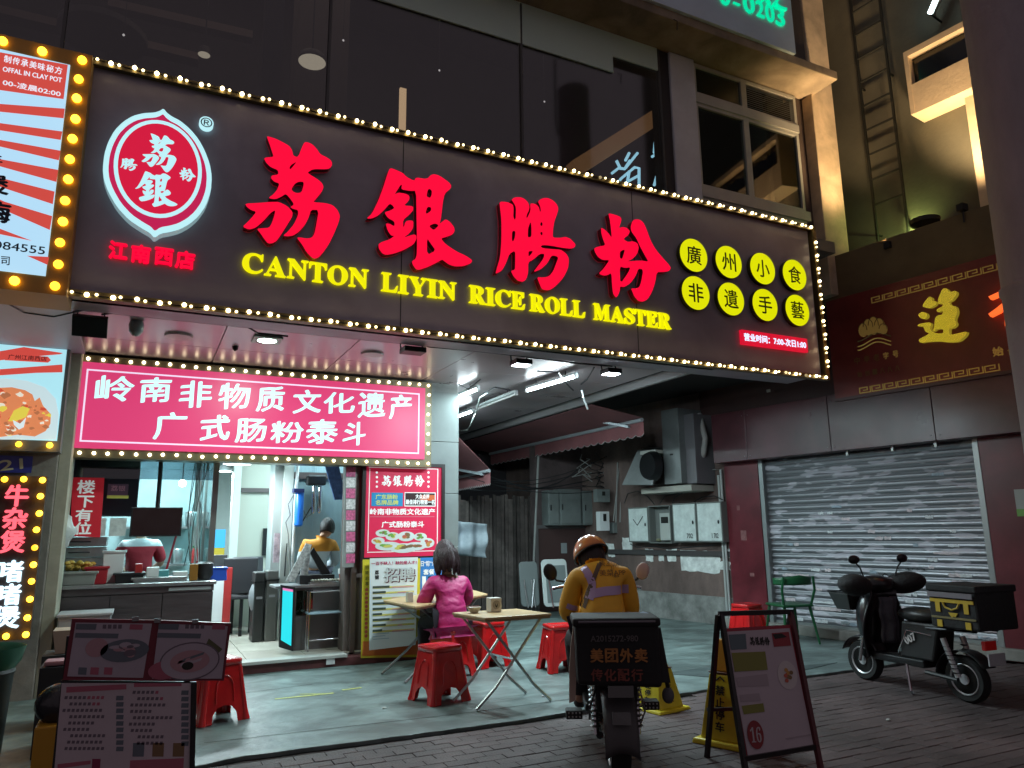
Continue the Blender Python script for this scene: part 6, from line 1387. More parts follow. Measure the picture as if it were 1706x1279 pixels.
# dark upper volume behind the sign over the alley
MB().box(5.5, 7.4, 3.52, 8.3, 15, 4.4).build('alley_bridge', mat('bridge_dark', (.03, .024, .024), .9)); tag(bpy.data.objects['alley_bridge'], 'dark floor slab bridging the alley above the awning', 'building')
# ---------------- concrete pole in front at right ----------------
a = onY(1615, 0, 3.0); c = onY(1690, 560, 3.0)
dP = 5.6; pc0 = atD(1690, 560, dP); 
ed = atD(1615, 0, dP); 
POLE = thing('concrete_pole', 'thick grey concrete pole cut by the right edge', 'pole', (0, 0, 0))
ctr = pc0+HR*.30
WM[POLE.name] = Matrix.Translation((ctr.x, ctr.y, 0)); POLE.location = (ctr.x, ctr.y, 0)
MB().lathe([(.30, 0), (.295, 3.2), (.31, 3.22), (.31, 3.26), (.29, 3.28), (.28, 6.0), (.30, 6.02), (.30, 6.06), (.275, 6.08), (.27, 9)], (ctr.x, ctr.y, 0), 28).build('shaft', mat('pole_concrete', (.34, .29, .31), .8, noise=(2.5, .2, (1, 1, .3)), bump=(22, .25)), POLE)
q_ = atD(1700, 45, dP); MB().tube([ctr+Vector((-.3, -.05, q_.z-.3)), ctr+Vector((-.32, -.08, q_.z+.0)), ctr+Vector((-.30, -.1, q_.z+1.2))], .02, 8).build('cable', grey_w, POLE)
# unseen dark block behind the shop keeps the far sky out
BK_ = kind(MB().box(-12, 17.2, 0, 14, 17.4, 14).build('rear_block', darkroom)); 
MB().fbox(RF, -7, 0, 6, 12, -3, -2.2).build('shop_depth', darkroom, RS)
# ---------------- red plastic stools ----------------
redp = mat('red_plastic', (.62, .012, .014), .24, coat=.5)
def stool_proto():
    t = thing('plastic_stool', '', 'stool', (0, 0, 0), 0, 'red plastic stools around the folding tables')
    h = .46; a, c = .135, .195
    b = MB()
    def rsq(r_, z_, k=.035):
        p_ = []
        for cx, cy, s0 in ((r_-k, r_-k, 0), (-r_+k, r_-k, 90), (-r_+k, -r_+k, 180), (r_-k, -r_+k, 270)):
            for i in range(4): p_.append((cx+k*math.cos(R(s0+i*30)), cy+k*math.sin(R(s0+i*30)), z_))
        return p_
    rings = [rsq(.150, h-.045), rsq(.152, h-.012), rsq(.146, h-.002), rsq(.120, h), rsq(.110, h-.004), rsq(.03, h-.004, .02)]
    vs = sum(rings, []); fs = []; n = 16
    for j in range(len(rings)-1):
        for i in range(n): fs.append((j*n+i, j*n+(i+1) % n, (j+1)*n+(i+1) % n, (j+1)*n+i))
    fs.append(tuple(range(5*n, 6*n))); b.add(vs, fs, True); b.build('seat', redp, t, local=True, solid=.004)
    for k in range(4):
        M = Matrix.Rotation(R(90*k), 4, 'Z')
        # side panel leaning outward, arch cut out at the bottom
        def P_(u, z_, d=0):
            r_ = a+(c-a)*(1-z_/h); return M @ Vector((u*r_/c, -r_-d, z_))
        w = c-.03
        out = [(-w, 0), (-w+.055, 0), (-w+.062, .07), (-w+.10, .115), (0, .13), (w-.10, .115), (w-.062, .07), (w-.055, 0), (w, 0), (w, h-.05), (-w, h-.05)]
        b = MB(); n = len(out); b.add([P_(u, z_, .003) for u, z_ in out]+[P_(u, z_, -.004) for u, z_ in out], [tuple(range(n)), tuple(range(2*n-1, n-1, -1))]+[(i, n+i, n+(i+1) % n, (i+1) % n) for i in range(n)])
        b.build('side_panel', redp, t, local=True)
        # embossed arch
        pts = [P_(-.085, .15, .005)]+[P_(-.085*math.cos(R(i*18)), .26+.085*math.sin(R(i*18)), .005) for i in range(11)]+[P_(.085, .15, .005)]
        MB().tube(pts, .006, 6).build('arch_rib', redp, t, local=True)
        # corner leg
        pts = []
        q0 = M @ Vector((-c+.012, -c+.012, 0)); q1 = M @ Vector((-a+.012, -a+.012, h-.03))
        MB().tube([q0, q0+(q1-q0)*.18, q1], [.034, .024, .024], 10).build('leg', redp, t, local=True)
        p0 = P_(-w, .0, .006); MB().tube([P_(-w, .012, .004), P_(-w+.055, .012, .004)], .008, 6).build('foot_rim', redp, t, local=True)
    return t
sp0 = stool_proto()
sts = [((732, 1166), 12, 'shiny red stool standing alone nearest the street, left of the folding table'), ((750, 1126), 30, 'red stool the woman in magenta sits on'),
       ((812, 1108), 8, 'red stool right behind the folding table'), ((934, 1116), -8, 'red stool just left of the delivery box and rear mirror'),
       ((356, 1198), 20, 'red stool half hidden by the dark menu boards at left'), ((1248, 1066), 5, 'red stool beside the green chair at the red pillar')]
for i, (px, rz, lab) in enumerate(sts):
    o = sp0 if i == 0 else copy_tree(sp0); p = onZ(*px, .02); o.location = (p.x, p.y, .02); o.scale = (.94, .94, .97); o.rotation_euler.z = R(rz); o['label'] = lab
SB = onZ(750, 1126, .02)
# ---------------- folding tables ----------------
wood = mat('light_wood_top', (.50, .34, .17), .35, noise=(3, .2, (1, 9, 1)), bump=(8, .05, (1, 12, 1)))
edgem = mat('table_edge', (.35, .25, .14), .5)
def fold_table(corners, H_, label, spread=.3):
    ps = [onZ(x, y, H_) for x, y in corners]; c = sum((Vector(p) for p in ps), Vector())/4
    t = thing('folding_table', label, 'table', (c.x, c.y, .02), 0, 'wood topped folding tables')
    b = MB(); b.fprism(Frame((0, 0, H_), (1, 0, 0), (0, 1, 0)), [(p.x, p.y) for p in ps], -.022, 0); b.build('top', wood, t, bevel=.005)
    b = MB(); b.fprism(Frame((0, 0, H_-.024), (1, 0, 0), (0, 1, 0)), [(c.x+(p.x-c.x)*.97, c.y+(p.y-c.y)*.97) for p in ps], -.014, 0); b.build('under_frame', edgem, t)
    m01 = [(ps[i]+ps[(i+1) % 4])/2 for i in range(4)]
    ea, eb = (ps[0]+ps[1])/2, (ps[2]+ps[3])/2; na, nb_ = (ps[0]-ps[1])/2, (ps[3]-ps[2])/2
    for s_ in (-1, 1):
        A0 = c+(ea-c)*.82+na*s_*.75; B0 = c+(eb-c)*.82+nb_*s_*.75
        A1 = Vector((c.x+(ea-c).x*.95, c.y+(ea-c).y*.95, .03))+na*s_*.7; A1.z = .03; B1 = c+(eb-c)*.95+nb_*s_*.7; B1.z = .03
        A0.z = B0.z = H_-.03
        for u, v in ((A0, B1), (B0, A1)):
            mid = u+(v-u)*.78; mid = Vector((mid.x, mid.y, mid.z)); end = Vector((v.x+(v-u).x*.08, v.y+(v-u).y*.08, .032))
            MB().tube([u, u+(v-u)*.45, mid, end], .0125, 8).build('leg', steel, t)
    MB().tube([c+(ea-c)*.0+na*.72+Vector((0, 0, -H_*.48)), c-na*.72+Vector((0, 0, -H_*.48))], .009, 6).build('cross_bar', steel, t)
    return t, c, ps
T1_, c1, ps1 = fold_table([(753, 1020), (808, 1029), (919, 1021.5), (861, 1013.5)], .73, 'wood topped folding table with crossed steel legs in front of the red stool')
T0_, c0, ps0 = fold_table([(638.6, 999.6), (692, 1010), (812, 989), (768, 976.5)], .72, 'wood topped folding table the woman in magenta sits at')
# tissue box with bird picture
p = onZ(823, 1019, .73); TB = MB().box(p.x-.05, p.y-.05, .732, p.x+.05, p.y+.05, .732+.115).build('tissue_box', mat('tissue_box_paper', (.55, .52, .46), .6), bevel=.004); tag(TB, 'small square tissue box with a dark bird picture on the folding table', 'box')
D3 = (Vector((0, 0, 0))-Vector((p.x, p.y, 0))).normalized()
FT_ = Frame((p.x-.05, p.y-.0505, .732), (1, 0, 0), (0, 0, 1))
MB().disc(FT_, .05, .06, .036, .0, .001, 18).build('picture_ring', mat('kraft_ring', (.30, .27, .22), .6), TB); MB().fprism(FT_, [(.035, .075), (.05, .05), (.065, .078), (.058, .045), (.05, .035), (.042, .045)], .0012, .002).build('bird_picture', ink, TB)
p = onZ(682, 1003, .72); o = MB().box(p.x-.03, p.y-.03, .722, p.x+.03, p.y+.03, .82).build('napkin_box', mat('pale_card', (.5, .48, .4), .6), bevel=.003); tag(o, 'small pale box on the corner of the woman\'s table', 'box')
# far third table at the right of the woman
# ---------------- green chair ----------------
gp = mat('green_plastic', (.008, .085, .03), .4)
pA = onZ(1320, 1070, .02); GC = thing('green_chair', 'dark green plastic chair against the left end of the shutter', 'chair', (pA.x, pA.y, .02), R(75))
for x, y in ((-.2, -.2), (.2, -.2), (-.2, .2), (.2, .2)): MB().tube([(x*1.15, y*1.15, 0), (x*.85, y*.85, .44)], [.013, .02], 8).build('leg', gp, GC, local=True)
MB().rbox((0, 0, .45), (.42, .42, .03)).build('seat', gp, GC, local=True, bevel=.014)
for a in (-1, 1): MB().tube([(-.18, a*.18, .44), (-.23, a*.22, .64), (-.25, a*.20, .80)], .016, 8).build('back_post', gp, GC, local=True)
def crest(s_, t_): an = R(-100+200*s_); return Vector((-.10-.17*math.cos(an), .24*math.sin(an), .70+.12*t_*(1-.3*abs(math.sin(an)))))
MB().grid(crest, 16, 3).build('crest_rail', gp, GC, local=True, solid=.014)
# ---------------- A-frame price board ----------------
def Pp(px, py, D): return atD(px, py, D)
fl_ = onZ(1243, 1287, .0); fr_ = onZ(1368, 1281, .0); bl_ = onZ(1178, 1262, .0)
AF = thing('price_board', 'black A-frame price board with pale poster and number 16 badge', 'sign board', (fl_.x, fl_.y, 0))
topz = 0.97
# front plane through the feet leaning back: find the top bar by its distance
uax = (fr_-fl_).normalized(); nb3 = Vector((-uax.y, uax.x, 0)); nb3 = nb3 if nb3.dot(HF) > 0 else -nb3
ht = .98; lean = .16
WF = (fr_-fl_).length
def leanF(off): return Frame(fl_, uax, (Vector((0, 0, ht))+nb3*lean))
AFr = leanF(0)
if AFr.N.dot(CAM-fl_) < 0: AFr.N = -AFr.N
tl = AFr.uv(1201, 1022); tr = AFr.uv(1317, 1019)
b_m = mat('board_frame_black', (.018, .015, .016), .35)
def afp(px, py, d=0): u, v = AFr.uv(px, py); return AFr.p(u, v, d)
TLp, TRp, BLp, BRp = afp(1201, 1022), afp(1317, 1019), afp(1243, 1290), afp(1368, 1284)
MB().sq(TLp, BLp, .028).build('front_leg', b_m, AF); MB().sq(TRp, BRp, .028).build('front_leg', mat('board_frame_wine', (.09, .015, .02), .35), AF)
MB().sq(TLp-uax*.014, TRp+uax*.014, .028).build('top_bar', b_m, AF); MB().sq(afp(1238, 1264), afp(1362, 1243), .026).build('bottom_bar', b_m, AF)
bk = onZ(1178, 1262, 0); MB().sq(TLp+Vector((0, 0, -.01))-uax*.02, bk, .026).build('rear_leg', b_m, AF); MB().sq(TRp+Vector((0, 0, -.01)), bk+(fr_-fl_)*.95, .026).build('rear_leg', b_m, AF)
MB().sq(bk+Vector((0, 0, .28))+uax*.02, bk+(fr_-fl_)*.95+Vector((0, 0, .28)), .02).build('rear_bar', b_m, AF)
A3 = lambda x, y: (1160+x/4.583, 1000+y/4.583)
def ap(pts, m_, name, d0=.001, d1=.003): return MB().fprism(AFr, [AFr.uv(*A3(x, y)) for x, y in pts], d0, d1).build(name, m_, AF)
AFs = AFr.fp if False else None
ap([(195, 215), (720, 185), (905, 1120), (385, 1205)], mat('board_crimson', (.30, .02, .04), .4), 'sheet', -.012, -.004)
ap([(225, 240), (712, 212), (895, 1108), (395, 1190)], mat('board_pale', (.46, .39, .43), .5, noise=(1.5, .1)), 'pale_poster', -.003, 0)
ap([(245, 262), (375, 255), (385, 370), (265, 378)], mat('board_blue', (.10, .14, .16), .5), 'print'); ap([(575, 250), (705, 240), (722, 345), (592, 355)], mat('board_red', (.28, .03, .04), .5), 'print'); ap([(580, 258), (650, 252), (690, 280), (600, 295)], ink, 'print', .003, .005)
ap([(268, 400), (525, 390), (545, 530), (292, 545)], mat('board_olive', (.20, .20, .04), .5), 'print'); ap([(300, 590), (540, 560), (555, 650), (320, 660)], mat('board_grey', (.36, .30, .33), .5), 'print')
ap([(330, 722), (480, 708), (492, 765), (340, 775)], MATS['board_grey'], 'print'); ap([(345, 805), (510, 785), (522, 850), (362, 870)], MATS['board_olive'], 'print')
q0 = A3(410, 275); q1 = A3(555, 345)
for k, x in (('li', 410), ('yin', 450), ('chang', 487), ('fen', 525)):
    a = AFr.uv(*A3(x, 345)); c = AFr.uv(*A3(x+30, 278)); MB().fshape(AFr, BSH[k], lambda X, Y: (a[0]+(c[0]-a[0])*X, a[1]+(c[1]-a[1])*Y), .004).build('lettering', ink, AF)
pc_ = AFr.uv(*A3(695, 570)); MB().disc(AFr, *pc_, .062, .001, .003, 26, .082).build('plate_print', mat('board_plate', (.55, .5, .5), .5), AF)
for k in range(9): an = k*2.4; MB().disc(AFr, pc_[0]+.03*math.cos(an)*(k/9), pc_[1]+.045*math.sin(an)*(k/9), .012, .004+.0002*k, .0055+.0002*k, 8).build('food_print', [fo, frd, fb_][k % 3], AF)
pc_ = AFr.uv(*A3(450, 1025)); MB().disc(AFr, *pc_, .05, .004, .006, 28, .078).build('price_badge', mat('badge_maroon', (.22, .015, .02), .4), AF)
MB().text(AFr, serif('X')[:0]+'𝟏𝟔', pc_[0]-.032, pc_[1]-.042, pc_[0]+.034, pc_[1]+.042, .007).build('price_number', mat('badge_print', (.42, .36, .38), .5), AF)
ap([(680, 1050), (870, 1020), (872, 1030), (684, 1062)], MATS['board_grey'], 'print')
# ---------------- yellow warning cones ----------------
yc = mat('cone_yellow', (.68, .56, .03), .38, noise=(4, .15)); yo = mat('cone_amber', (.55, .27, .02), .4)
def cone(p, label, amber=False, rz=0):
    t = thing('warning_cone', label, 'cone', (p.x, p.y, 0), rz)
    b = MB(); b.hexa([(-.19, -.19, 0), (.19, -.19, 0), (.19, .19, 0), (-.19, .19, 0), (-.18, -.18, .035), (.18, -.18, .035), (.18, .18, .035), (-.18, .18, .035)]); b.build('base', yc, t, local=True, bevel=.01)
    def sec(z0_, r0, z1_, r1, mm, nm): MB().hexa([(-r0, -r0, z0_), (r0, -r0, z0_), (r0, r0, z0_), (-r0, r0, z0_), (-r1, -r1, z1_), (r1, -r1, z1_), (r1, r1, z1_), (-r1, r1, z1_)]).build(nm, mm, t, local=True, bevel=.008)
    sec(.035, .145, .44, .085, yc, 'lower_body'); sec(.44, .084, .455, .095, mat('cone_joint', (.12, .05, .03), .5), 'joint'); sec(.455, .07, .66, .035, yo if amber else yc, 'upper_body')
    for k in range(4):
        M = Matrix.Rotation(R(90*k), 4, 'Z'); G = Frame(M @ Vector((0, -.146, .035)), M @ Vector((1, 0, 0)), M @ Vector((0, .060, .405)))
        for i, ch in enumerate('禁止停车'):
            MB().text(G, ch, -.032, .30-i*.0-.02 if i == 0 else .30-.075*i-.02, .032, .36-.075*i-.02, .004, bold=.002).build('character', ink, t, local=True)
        MB().tube([G.p(-.03, .37, .003), G.p(0, .395, .003), G.p(.03, .37, .003)], .005, 5).build('mark', ink, t, local=True)
    return t
cone(onZ(1218, 1236, 0), 'yellow no parking cone with amber top behind the price board', True, R(20))
cone(onZ(1098, 1180, 0), 'yellow no parking cone right behind the delivery bike', False, R(10)).scale = (.95, .95, .70)
# ---------------- menu boards at the left front ----------------
FM = YF(4.4); MBD = thing('menu_stand', 'dark double-topped menu stand with two food posters over a long price list', 'menu board', (0, 4.4, 0))
def mq(px, py): return FM.uv(px, py)
mf = mat('menu_frame', (.16, .02, .035), .4); mp1 = mat('menu_sheet', (.42, .36, .42), .6, noise=(2, .1)); mp2 = mat('menu_sheet_low', (.50, .42, .46), .6, noise=(2, .1))
def mpoly(pts, m_, name, d0, d1, par=MBD): return MB().fprism(FM, [mq(*p_) for p_ in pts], d0, d1).build(name, m_, par)
M0 = lambda x, y: (x/3.967, 960+y/3.967)
def mp(pts, m_, name, d0, d1): return mpoly([M0(*p_) for p_ in pts], m_, name, d0, d1)
mp([(475, 280), (1035, 290), (990, 690), (415, 685)], mf, 'poster_frame', -.03, 0); mp([(1035, 290), (1528, 310), (1480, 690), (990, 690)], mf, 'poster_frame', -.035, -.002)
mp([(500, 305), (1005, 312), (945, 670), (445, 660)], mp1, 'sheet', .001, .003); mp([(1050, 312), (1505, 330), (1465, 675), (1005, 675)], mp1, 'sheet', .001, .003)
mp([(405, 690), (1300, 700), (1280, 1340), (335, 1340)], blk, 'list_frame', -.03, 0); mp([(408, 705), (1280, 705), (1262, 1330), (355, 1330)], mp2, 'price_list', .001, .003)
mp([(1262, 705), (1300, 705), (1285, 1340), (1250, 1340)], blk, 'side_rail', .001, .012)
dk = mat('menu_print_dark', (.14, .11, .14), .6); pk = mat('menu_print_pink', (.38, .10, .15), .6); dg = mat('menu_print_slate', (.12, .14, .17), .6)
for dx in (0, 545): 
    mp([(505+dx, 312), (640+dx, 314), (632+dx, 352), (500+dx, 350)], dg, 'print', .003, .004); mp([(860+dx, 316), (945+dx+(0 if dx else 0), 318), (940+dx, 352), (855+dx, 350)], pk, 'print', .003, .004)
    for i in range(4): mp([(680+dx+i*34, 318), (704+dx+i*34, 318), (702+dx+i*34, 345), (678+dx+i*34, 345)], dk, 'print', .003, .004)
    mp([(500+dx, 372), (785+dx, 378), (778+dx, 410), (494+dx, 404)], dg, 'print', .003, .004)
c_ = mq(*M0(825, 490)); MB().disc(FM, c_[0], c_[1], .11, .003, .0045, 24, .055).build('dish_print', dg, MBD); c_ = mq(*M0(640, 470)); MB().disc(FM, c_[0], c_[1], .05, .003, .0045, 20, .045).build('dish_print', mat('print_rose', (.42, .24, .27), .6), MBD)
for sx in (520, 600, 690): mp([(sx, 600), (sx+55, 602), (sx+50, 650), (sx-5, 648)], dg if sx < 600 else pk, 'print', .003, .004)
c_ = mq(*M0(1255, 560)); 
for r1, r2, mm, dd_ in ((.145, .095, dk, .003), (.138, .088, mp1, .0045), (.095, .055, MATS['print_rose'], .006)): MB().disc(FM, c_[0], c_[1], r1, dd_, dd_+.0012, 32, r2).build('plate_print', mm, MBD)
rr = random.Random(8)
for q in range(9):
    c_ = mq(*M0(1190+q*16, 590-q*7+rr.uniform(-22, 18))); MB().fprism(FM, [(c_[0]-.035, c_[1]-.012), (c_[0]-.03, c_[1]+.002), (c_[0]+.035, c_[1]+.02), (c_[0]+.03, c_[1]+.006)], .0062+q*.0001, .007+q*.0001).build('roll_print', [mp1, MATS['menu_print_slate'], MATS['print_rose']][q % 3], MBD)
for q in range(14):
    c_ = mq(*M0(745+rr.uniform(0, 165), 490+rr.uniform(-45, 40))); MB().disc(FM, c_[0], c_[1], rr.uniform(.012, .03), .0046+q*.0001, .0056+q*.0001, 9, rr.uniform(.008, .018)).build('food_print', [mp1, dk, MATS['print_rose']][q % 3], MBD)
c_ = mq(*M0(1240, 590)); MB().disc(FM, c_[0], c_[1], .028, .0075, .0085, 16, .02).build('sauce_print', ink, MBD)
c_ = mq(*M0(1085, 620)); MB().disc(FM, c_[0], c_[1], .075, .003, .0045, 24, .045).build('price_badge', pk, MBD); mp([(1380, 410), (1470, 480), (1430, 520), (1360, 450)], mat('menu_olive', (.10, .10, .05), .6), 'print', .003, .004)
MB().text(FM, '28', c_[0]-.035, c_[1]-.025, c_[0]+.035, c_[1]+.025, .005, bold=.002).build('price_number', mp1, MBD) if False else None
mp([(440, 730), (835, 712), (835, 745), (438, 768)], pk, 'heading', .003, .004); mp([(885, 705), (1200, 705), (1200, 725), (885, 730)], pk, 'heading', .003, .004)
rr = random.Random(5)
for cx_0, cx_1, pr0, y0_ in ((410, 700, 770, 790), (850, 1150, 1200, 755)):
    for r_ in range(9):
        y = y0_+r_*42; n_ = rr.randint(5, 9); x = cx_0+rr.uniform(0, 60)
        for k in range(n_):
            w_ = 24; 
            if x+w_ > cx_1: break
            mp([(x+5, y), (x+w_, y), (x+w_-4, y+20), (x, y+20)], pk if (r_ in (0, 1) and k > 4) else dk, 'print', .003, .004); x += w_+6
        mp([(pr0, y-2), (pr0+48, y-2), (pr0+44, y+28), (pr0-4, y+28)], dg, 'print', .003, .004)
for x, mm in ((880, dg), (1010, mat('menu_ochre', (.20, .12, .06), .6)), (1145, MATS['menu_ochre'])): mp([(x, 1100), (x+75, 1100), (x+70, 1190), (x-5, 1190)], mm, 'print', .003, .004)
mp([(860, 1215), (1215, 1200), (1210, 1300), (855, 1300)], pk, 'print', .003, .004); mp([(610, 1205), (665, 1205), (660, 1300), (605, 1300)], mat('menu_magenta', (.22, .02, .07), .6), 'print', .003, .004); mp([(380, 1240), (600, 1215), (598, 1240), (380, 1270)], pk, 'print', .003, .004)
for x in (430, 1240): a = mq(*M0(x, 700)); MB().sq((a[0], 4.44, 0.0), (a[0], 4.44, mq(*M0(x, 400))[1]), .03).build('post', blk, MBD)
MB().sq((mq(*M0(430, 700))[0], 4.8, 0), (mq(*M0(430, 700))[0], 4.45, .8), .03).build('rear_strut', blk, MBD)
for x, y in ((895, 281), (1040, 292), (1290, 297)): a = mq(*M0(x, y)); MB().rbox((a[0], 4.40, a[1]), (.03, .03, .02)).build('clip', chrome, MBD)
# things in the dark at the lower left
p = onZ(5, 1150, 0); 
F = YF(5.3); a = F.uv(-40, 1095); c = F.uv(22, 1100)
o = MB().lathe([(.14, 0), (.17, .62), (.18, .64), (.17, .66)], (c[0]-.17, 5.4, 0), 24).build('waste_bin', mat('bin_dark', (.02, .03, .028), .5)); tag(o, 'dark round waste bin cut by the left edge', 'bin')
MB().lathe([(.17, .655), (.20, .70), (.22, .78), (.19, .76), (.15, .68)], (c[0]-.17, 5.4, 0), 20).build('green_liner', mat('liner_green', (.03, .16, .09), .4), o)
YC = thing('yellow_cabinet', 'yellow slatted box with pink cloth and black bag on it behind the menu stand', 'box', (F.uv(60, 1200)[0], 5.2, 0))
F = YF(5.2); a = F.uv(48, 1300); c = F.uv(100, 1208)
MB().box(a[0], 5.2, 0, c[0]+.1, 5.6, c[1]).build('body', mat('amber_box', (.50, .26, .02), .5), YC, bevel=.01)
o = MB().ball(((a[0]+c[0])/2+.06, 5.35, c[1]+.09), (.15, .12, .12), 14, 9).build('black_bag', mat('black_bag_film', (.025, .025, .03), .25, bump=(7, 1.0))); tag(o, 'crumpled black bag on top of the yellow box', 'bag')
F = YF(5.9); a = F.uv(62, 1150); c = F.uv(108, 1105)
o = MB().box(a[0], 5.9, 0, c[0]+.05, 6.3, c[1]-.02).build('dark_cabinet', mat('cab_dark', (.02, .022, .03), .6)); tag(o, 'low black cabinet left of the menu stand', 'cabinet')
o = MB().rbox(((a[0]+c[0])/2+.02, 6.0, c[1]), (c[0]-a[0], .15, .03)).build('pink_cloth', mat('cloth_pink', (.5, .25, .28), .8, bump=(12, .8)), bevel=.01); tag(o, 'folded pink cloth lying on the low black cabinet', 'cloth')
F = YF(6.8); a = F.uv(84, 1090); c = F.uv(112, 1050)
o = MB().hexa([(a[0]+.03, 6.8, a[1]), (c[0], 6.8, a[1]), (c[0], 7.0, a[1]), (a[0]+.03, 7.0, a[1]), (a[0], 6.8, c[1]), (c[0]+.05, 6.8, c[1]), (c[0]+.05, 7.05, c[1]), (a[0], 7.05, c[1])]).build('beige_box', mat('box_beige', (.45, .33, .24), .7)); tag(o, 'beige tapered box standing beside the stone pier', 'box')
MB().box(a[0]-.05, 6.75, 0, c[0]+.1, 7.1, a[1]-.005).build('box_stand', mat('stand_dark', (.03, .03, .03), .6)); tag(bpy.data.objects['box_stand'], 'dark stand under the beige tapered box', 'stand')
# ---------------- electric scooters ----------------
bkp = mat('scooter_black', (.012, .012, .014), .28, coat=.2); bkm = mat('scooter_matt', (.010, .011, .012), .5); tyre = mat('tyre_rubber', (.009, .009, .009), .9); rim = mat('alloy_rim', (.50, .50, .52), .3, .5); fabric = mat('muff_fabric', (.012, .011, .012), .8, bump=(30, .4))
sbox = mat('box_fabric', (.007, .007, .008), .75, bump=(40, .2)); strap = mat('strap_yellow', (.50, .34, .02), .6)
def wheel(t, x, r_, w=.05, y=0):
    M = Matrix.Rotation(R(90), 3, 'X')
    o = MB().lathe([(r_*.62, -w*.8), (r_*.9, -w), (r_, -w*.45), (r_, w*.45), (r_*.9, w), (r_*.62, w*.8), (r_*.62, -w*.8)], (x, y, r_), 30, M).build('wheel', tyre, t, local=True)
    WM[o.name] = Matrix.Identity(4)
    MB().lathe([(r_*.58, -w*.7), (r_*.66, -w*.95), (r_*.68, -w*.9), (r_*.68, w*.9), (r_*.66, w*.95), (r_*.58, w*.7), (r_*.58, -w*.7)], (x, y, r_), 30, M).build('rim', rim, o, local=True)
    MB().lathe([(.001, -w*.9), (.045, -w*.9), (.05, -w*.4), (.05, w*.4), (.045, w*.9), (.001, w*.9)], (x, y, r_), 16, M).build('hub', rim, o, local=True)
    for k in range(6):
        a = R(60*k); MB().sq((x+.04*math.cos(a), y, r_+.04*math.sin(a)), (x+r_*.6*math.cos(a), y, r_+r_*.6*math.sin(a)), .022, .02).build('spoke', rim, o, local=True)
    return o
def L(o): return dict(local=True)
def delivery_box(t, x0, x1, hw, z0, z1, front_straps=False):
    b = MB(); b.box(x0, -hw, z0, x1, hw, z1); b.build('box_body', sbox, t, local=True, bevel=.018)
    MB().box(x0-.012, -hw-.012, z1-.05, x1+.012, hw+.012, z1+.012).build('box_lid', sbox, t, local=True, bevel=.012)
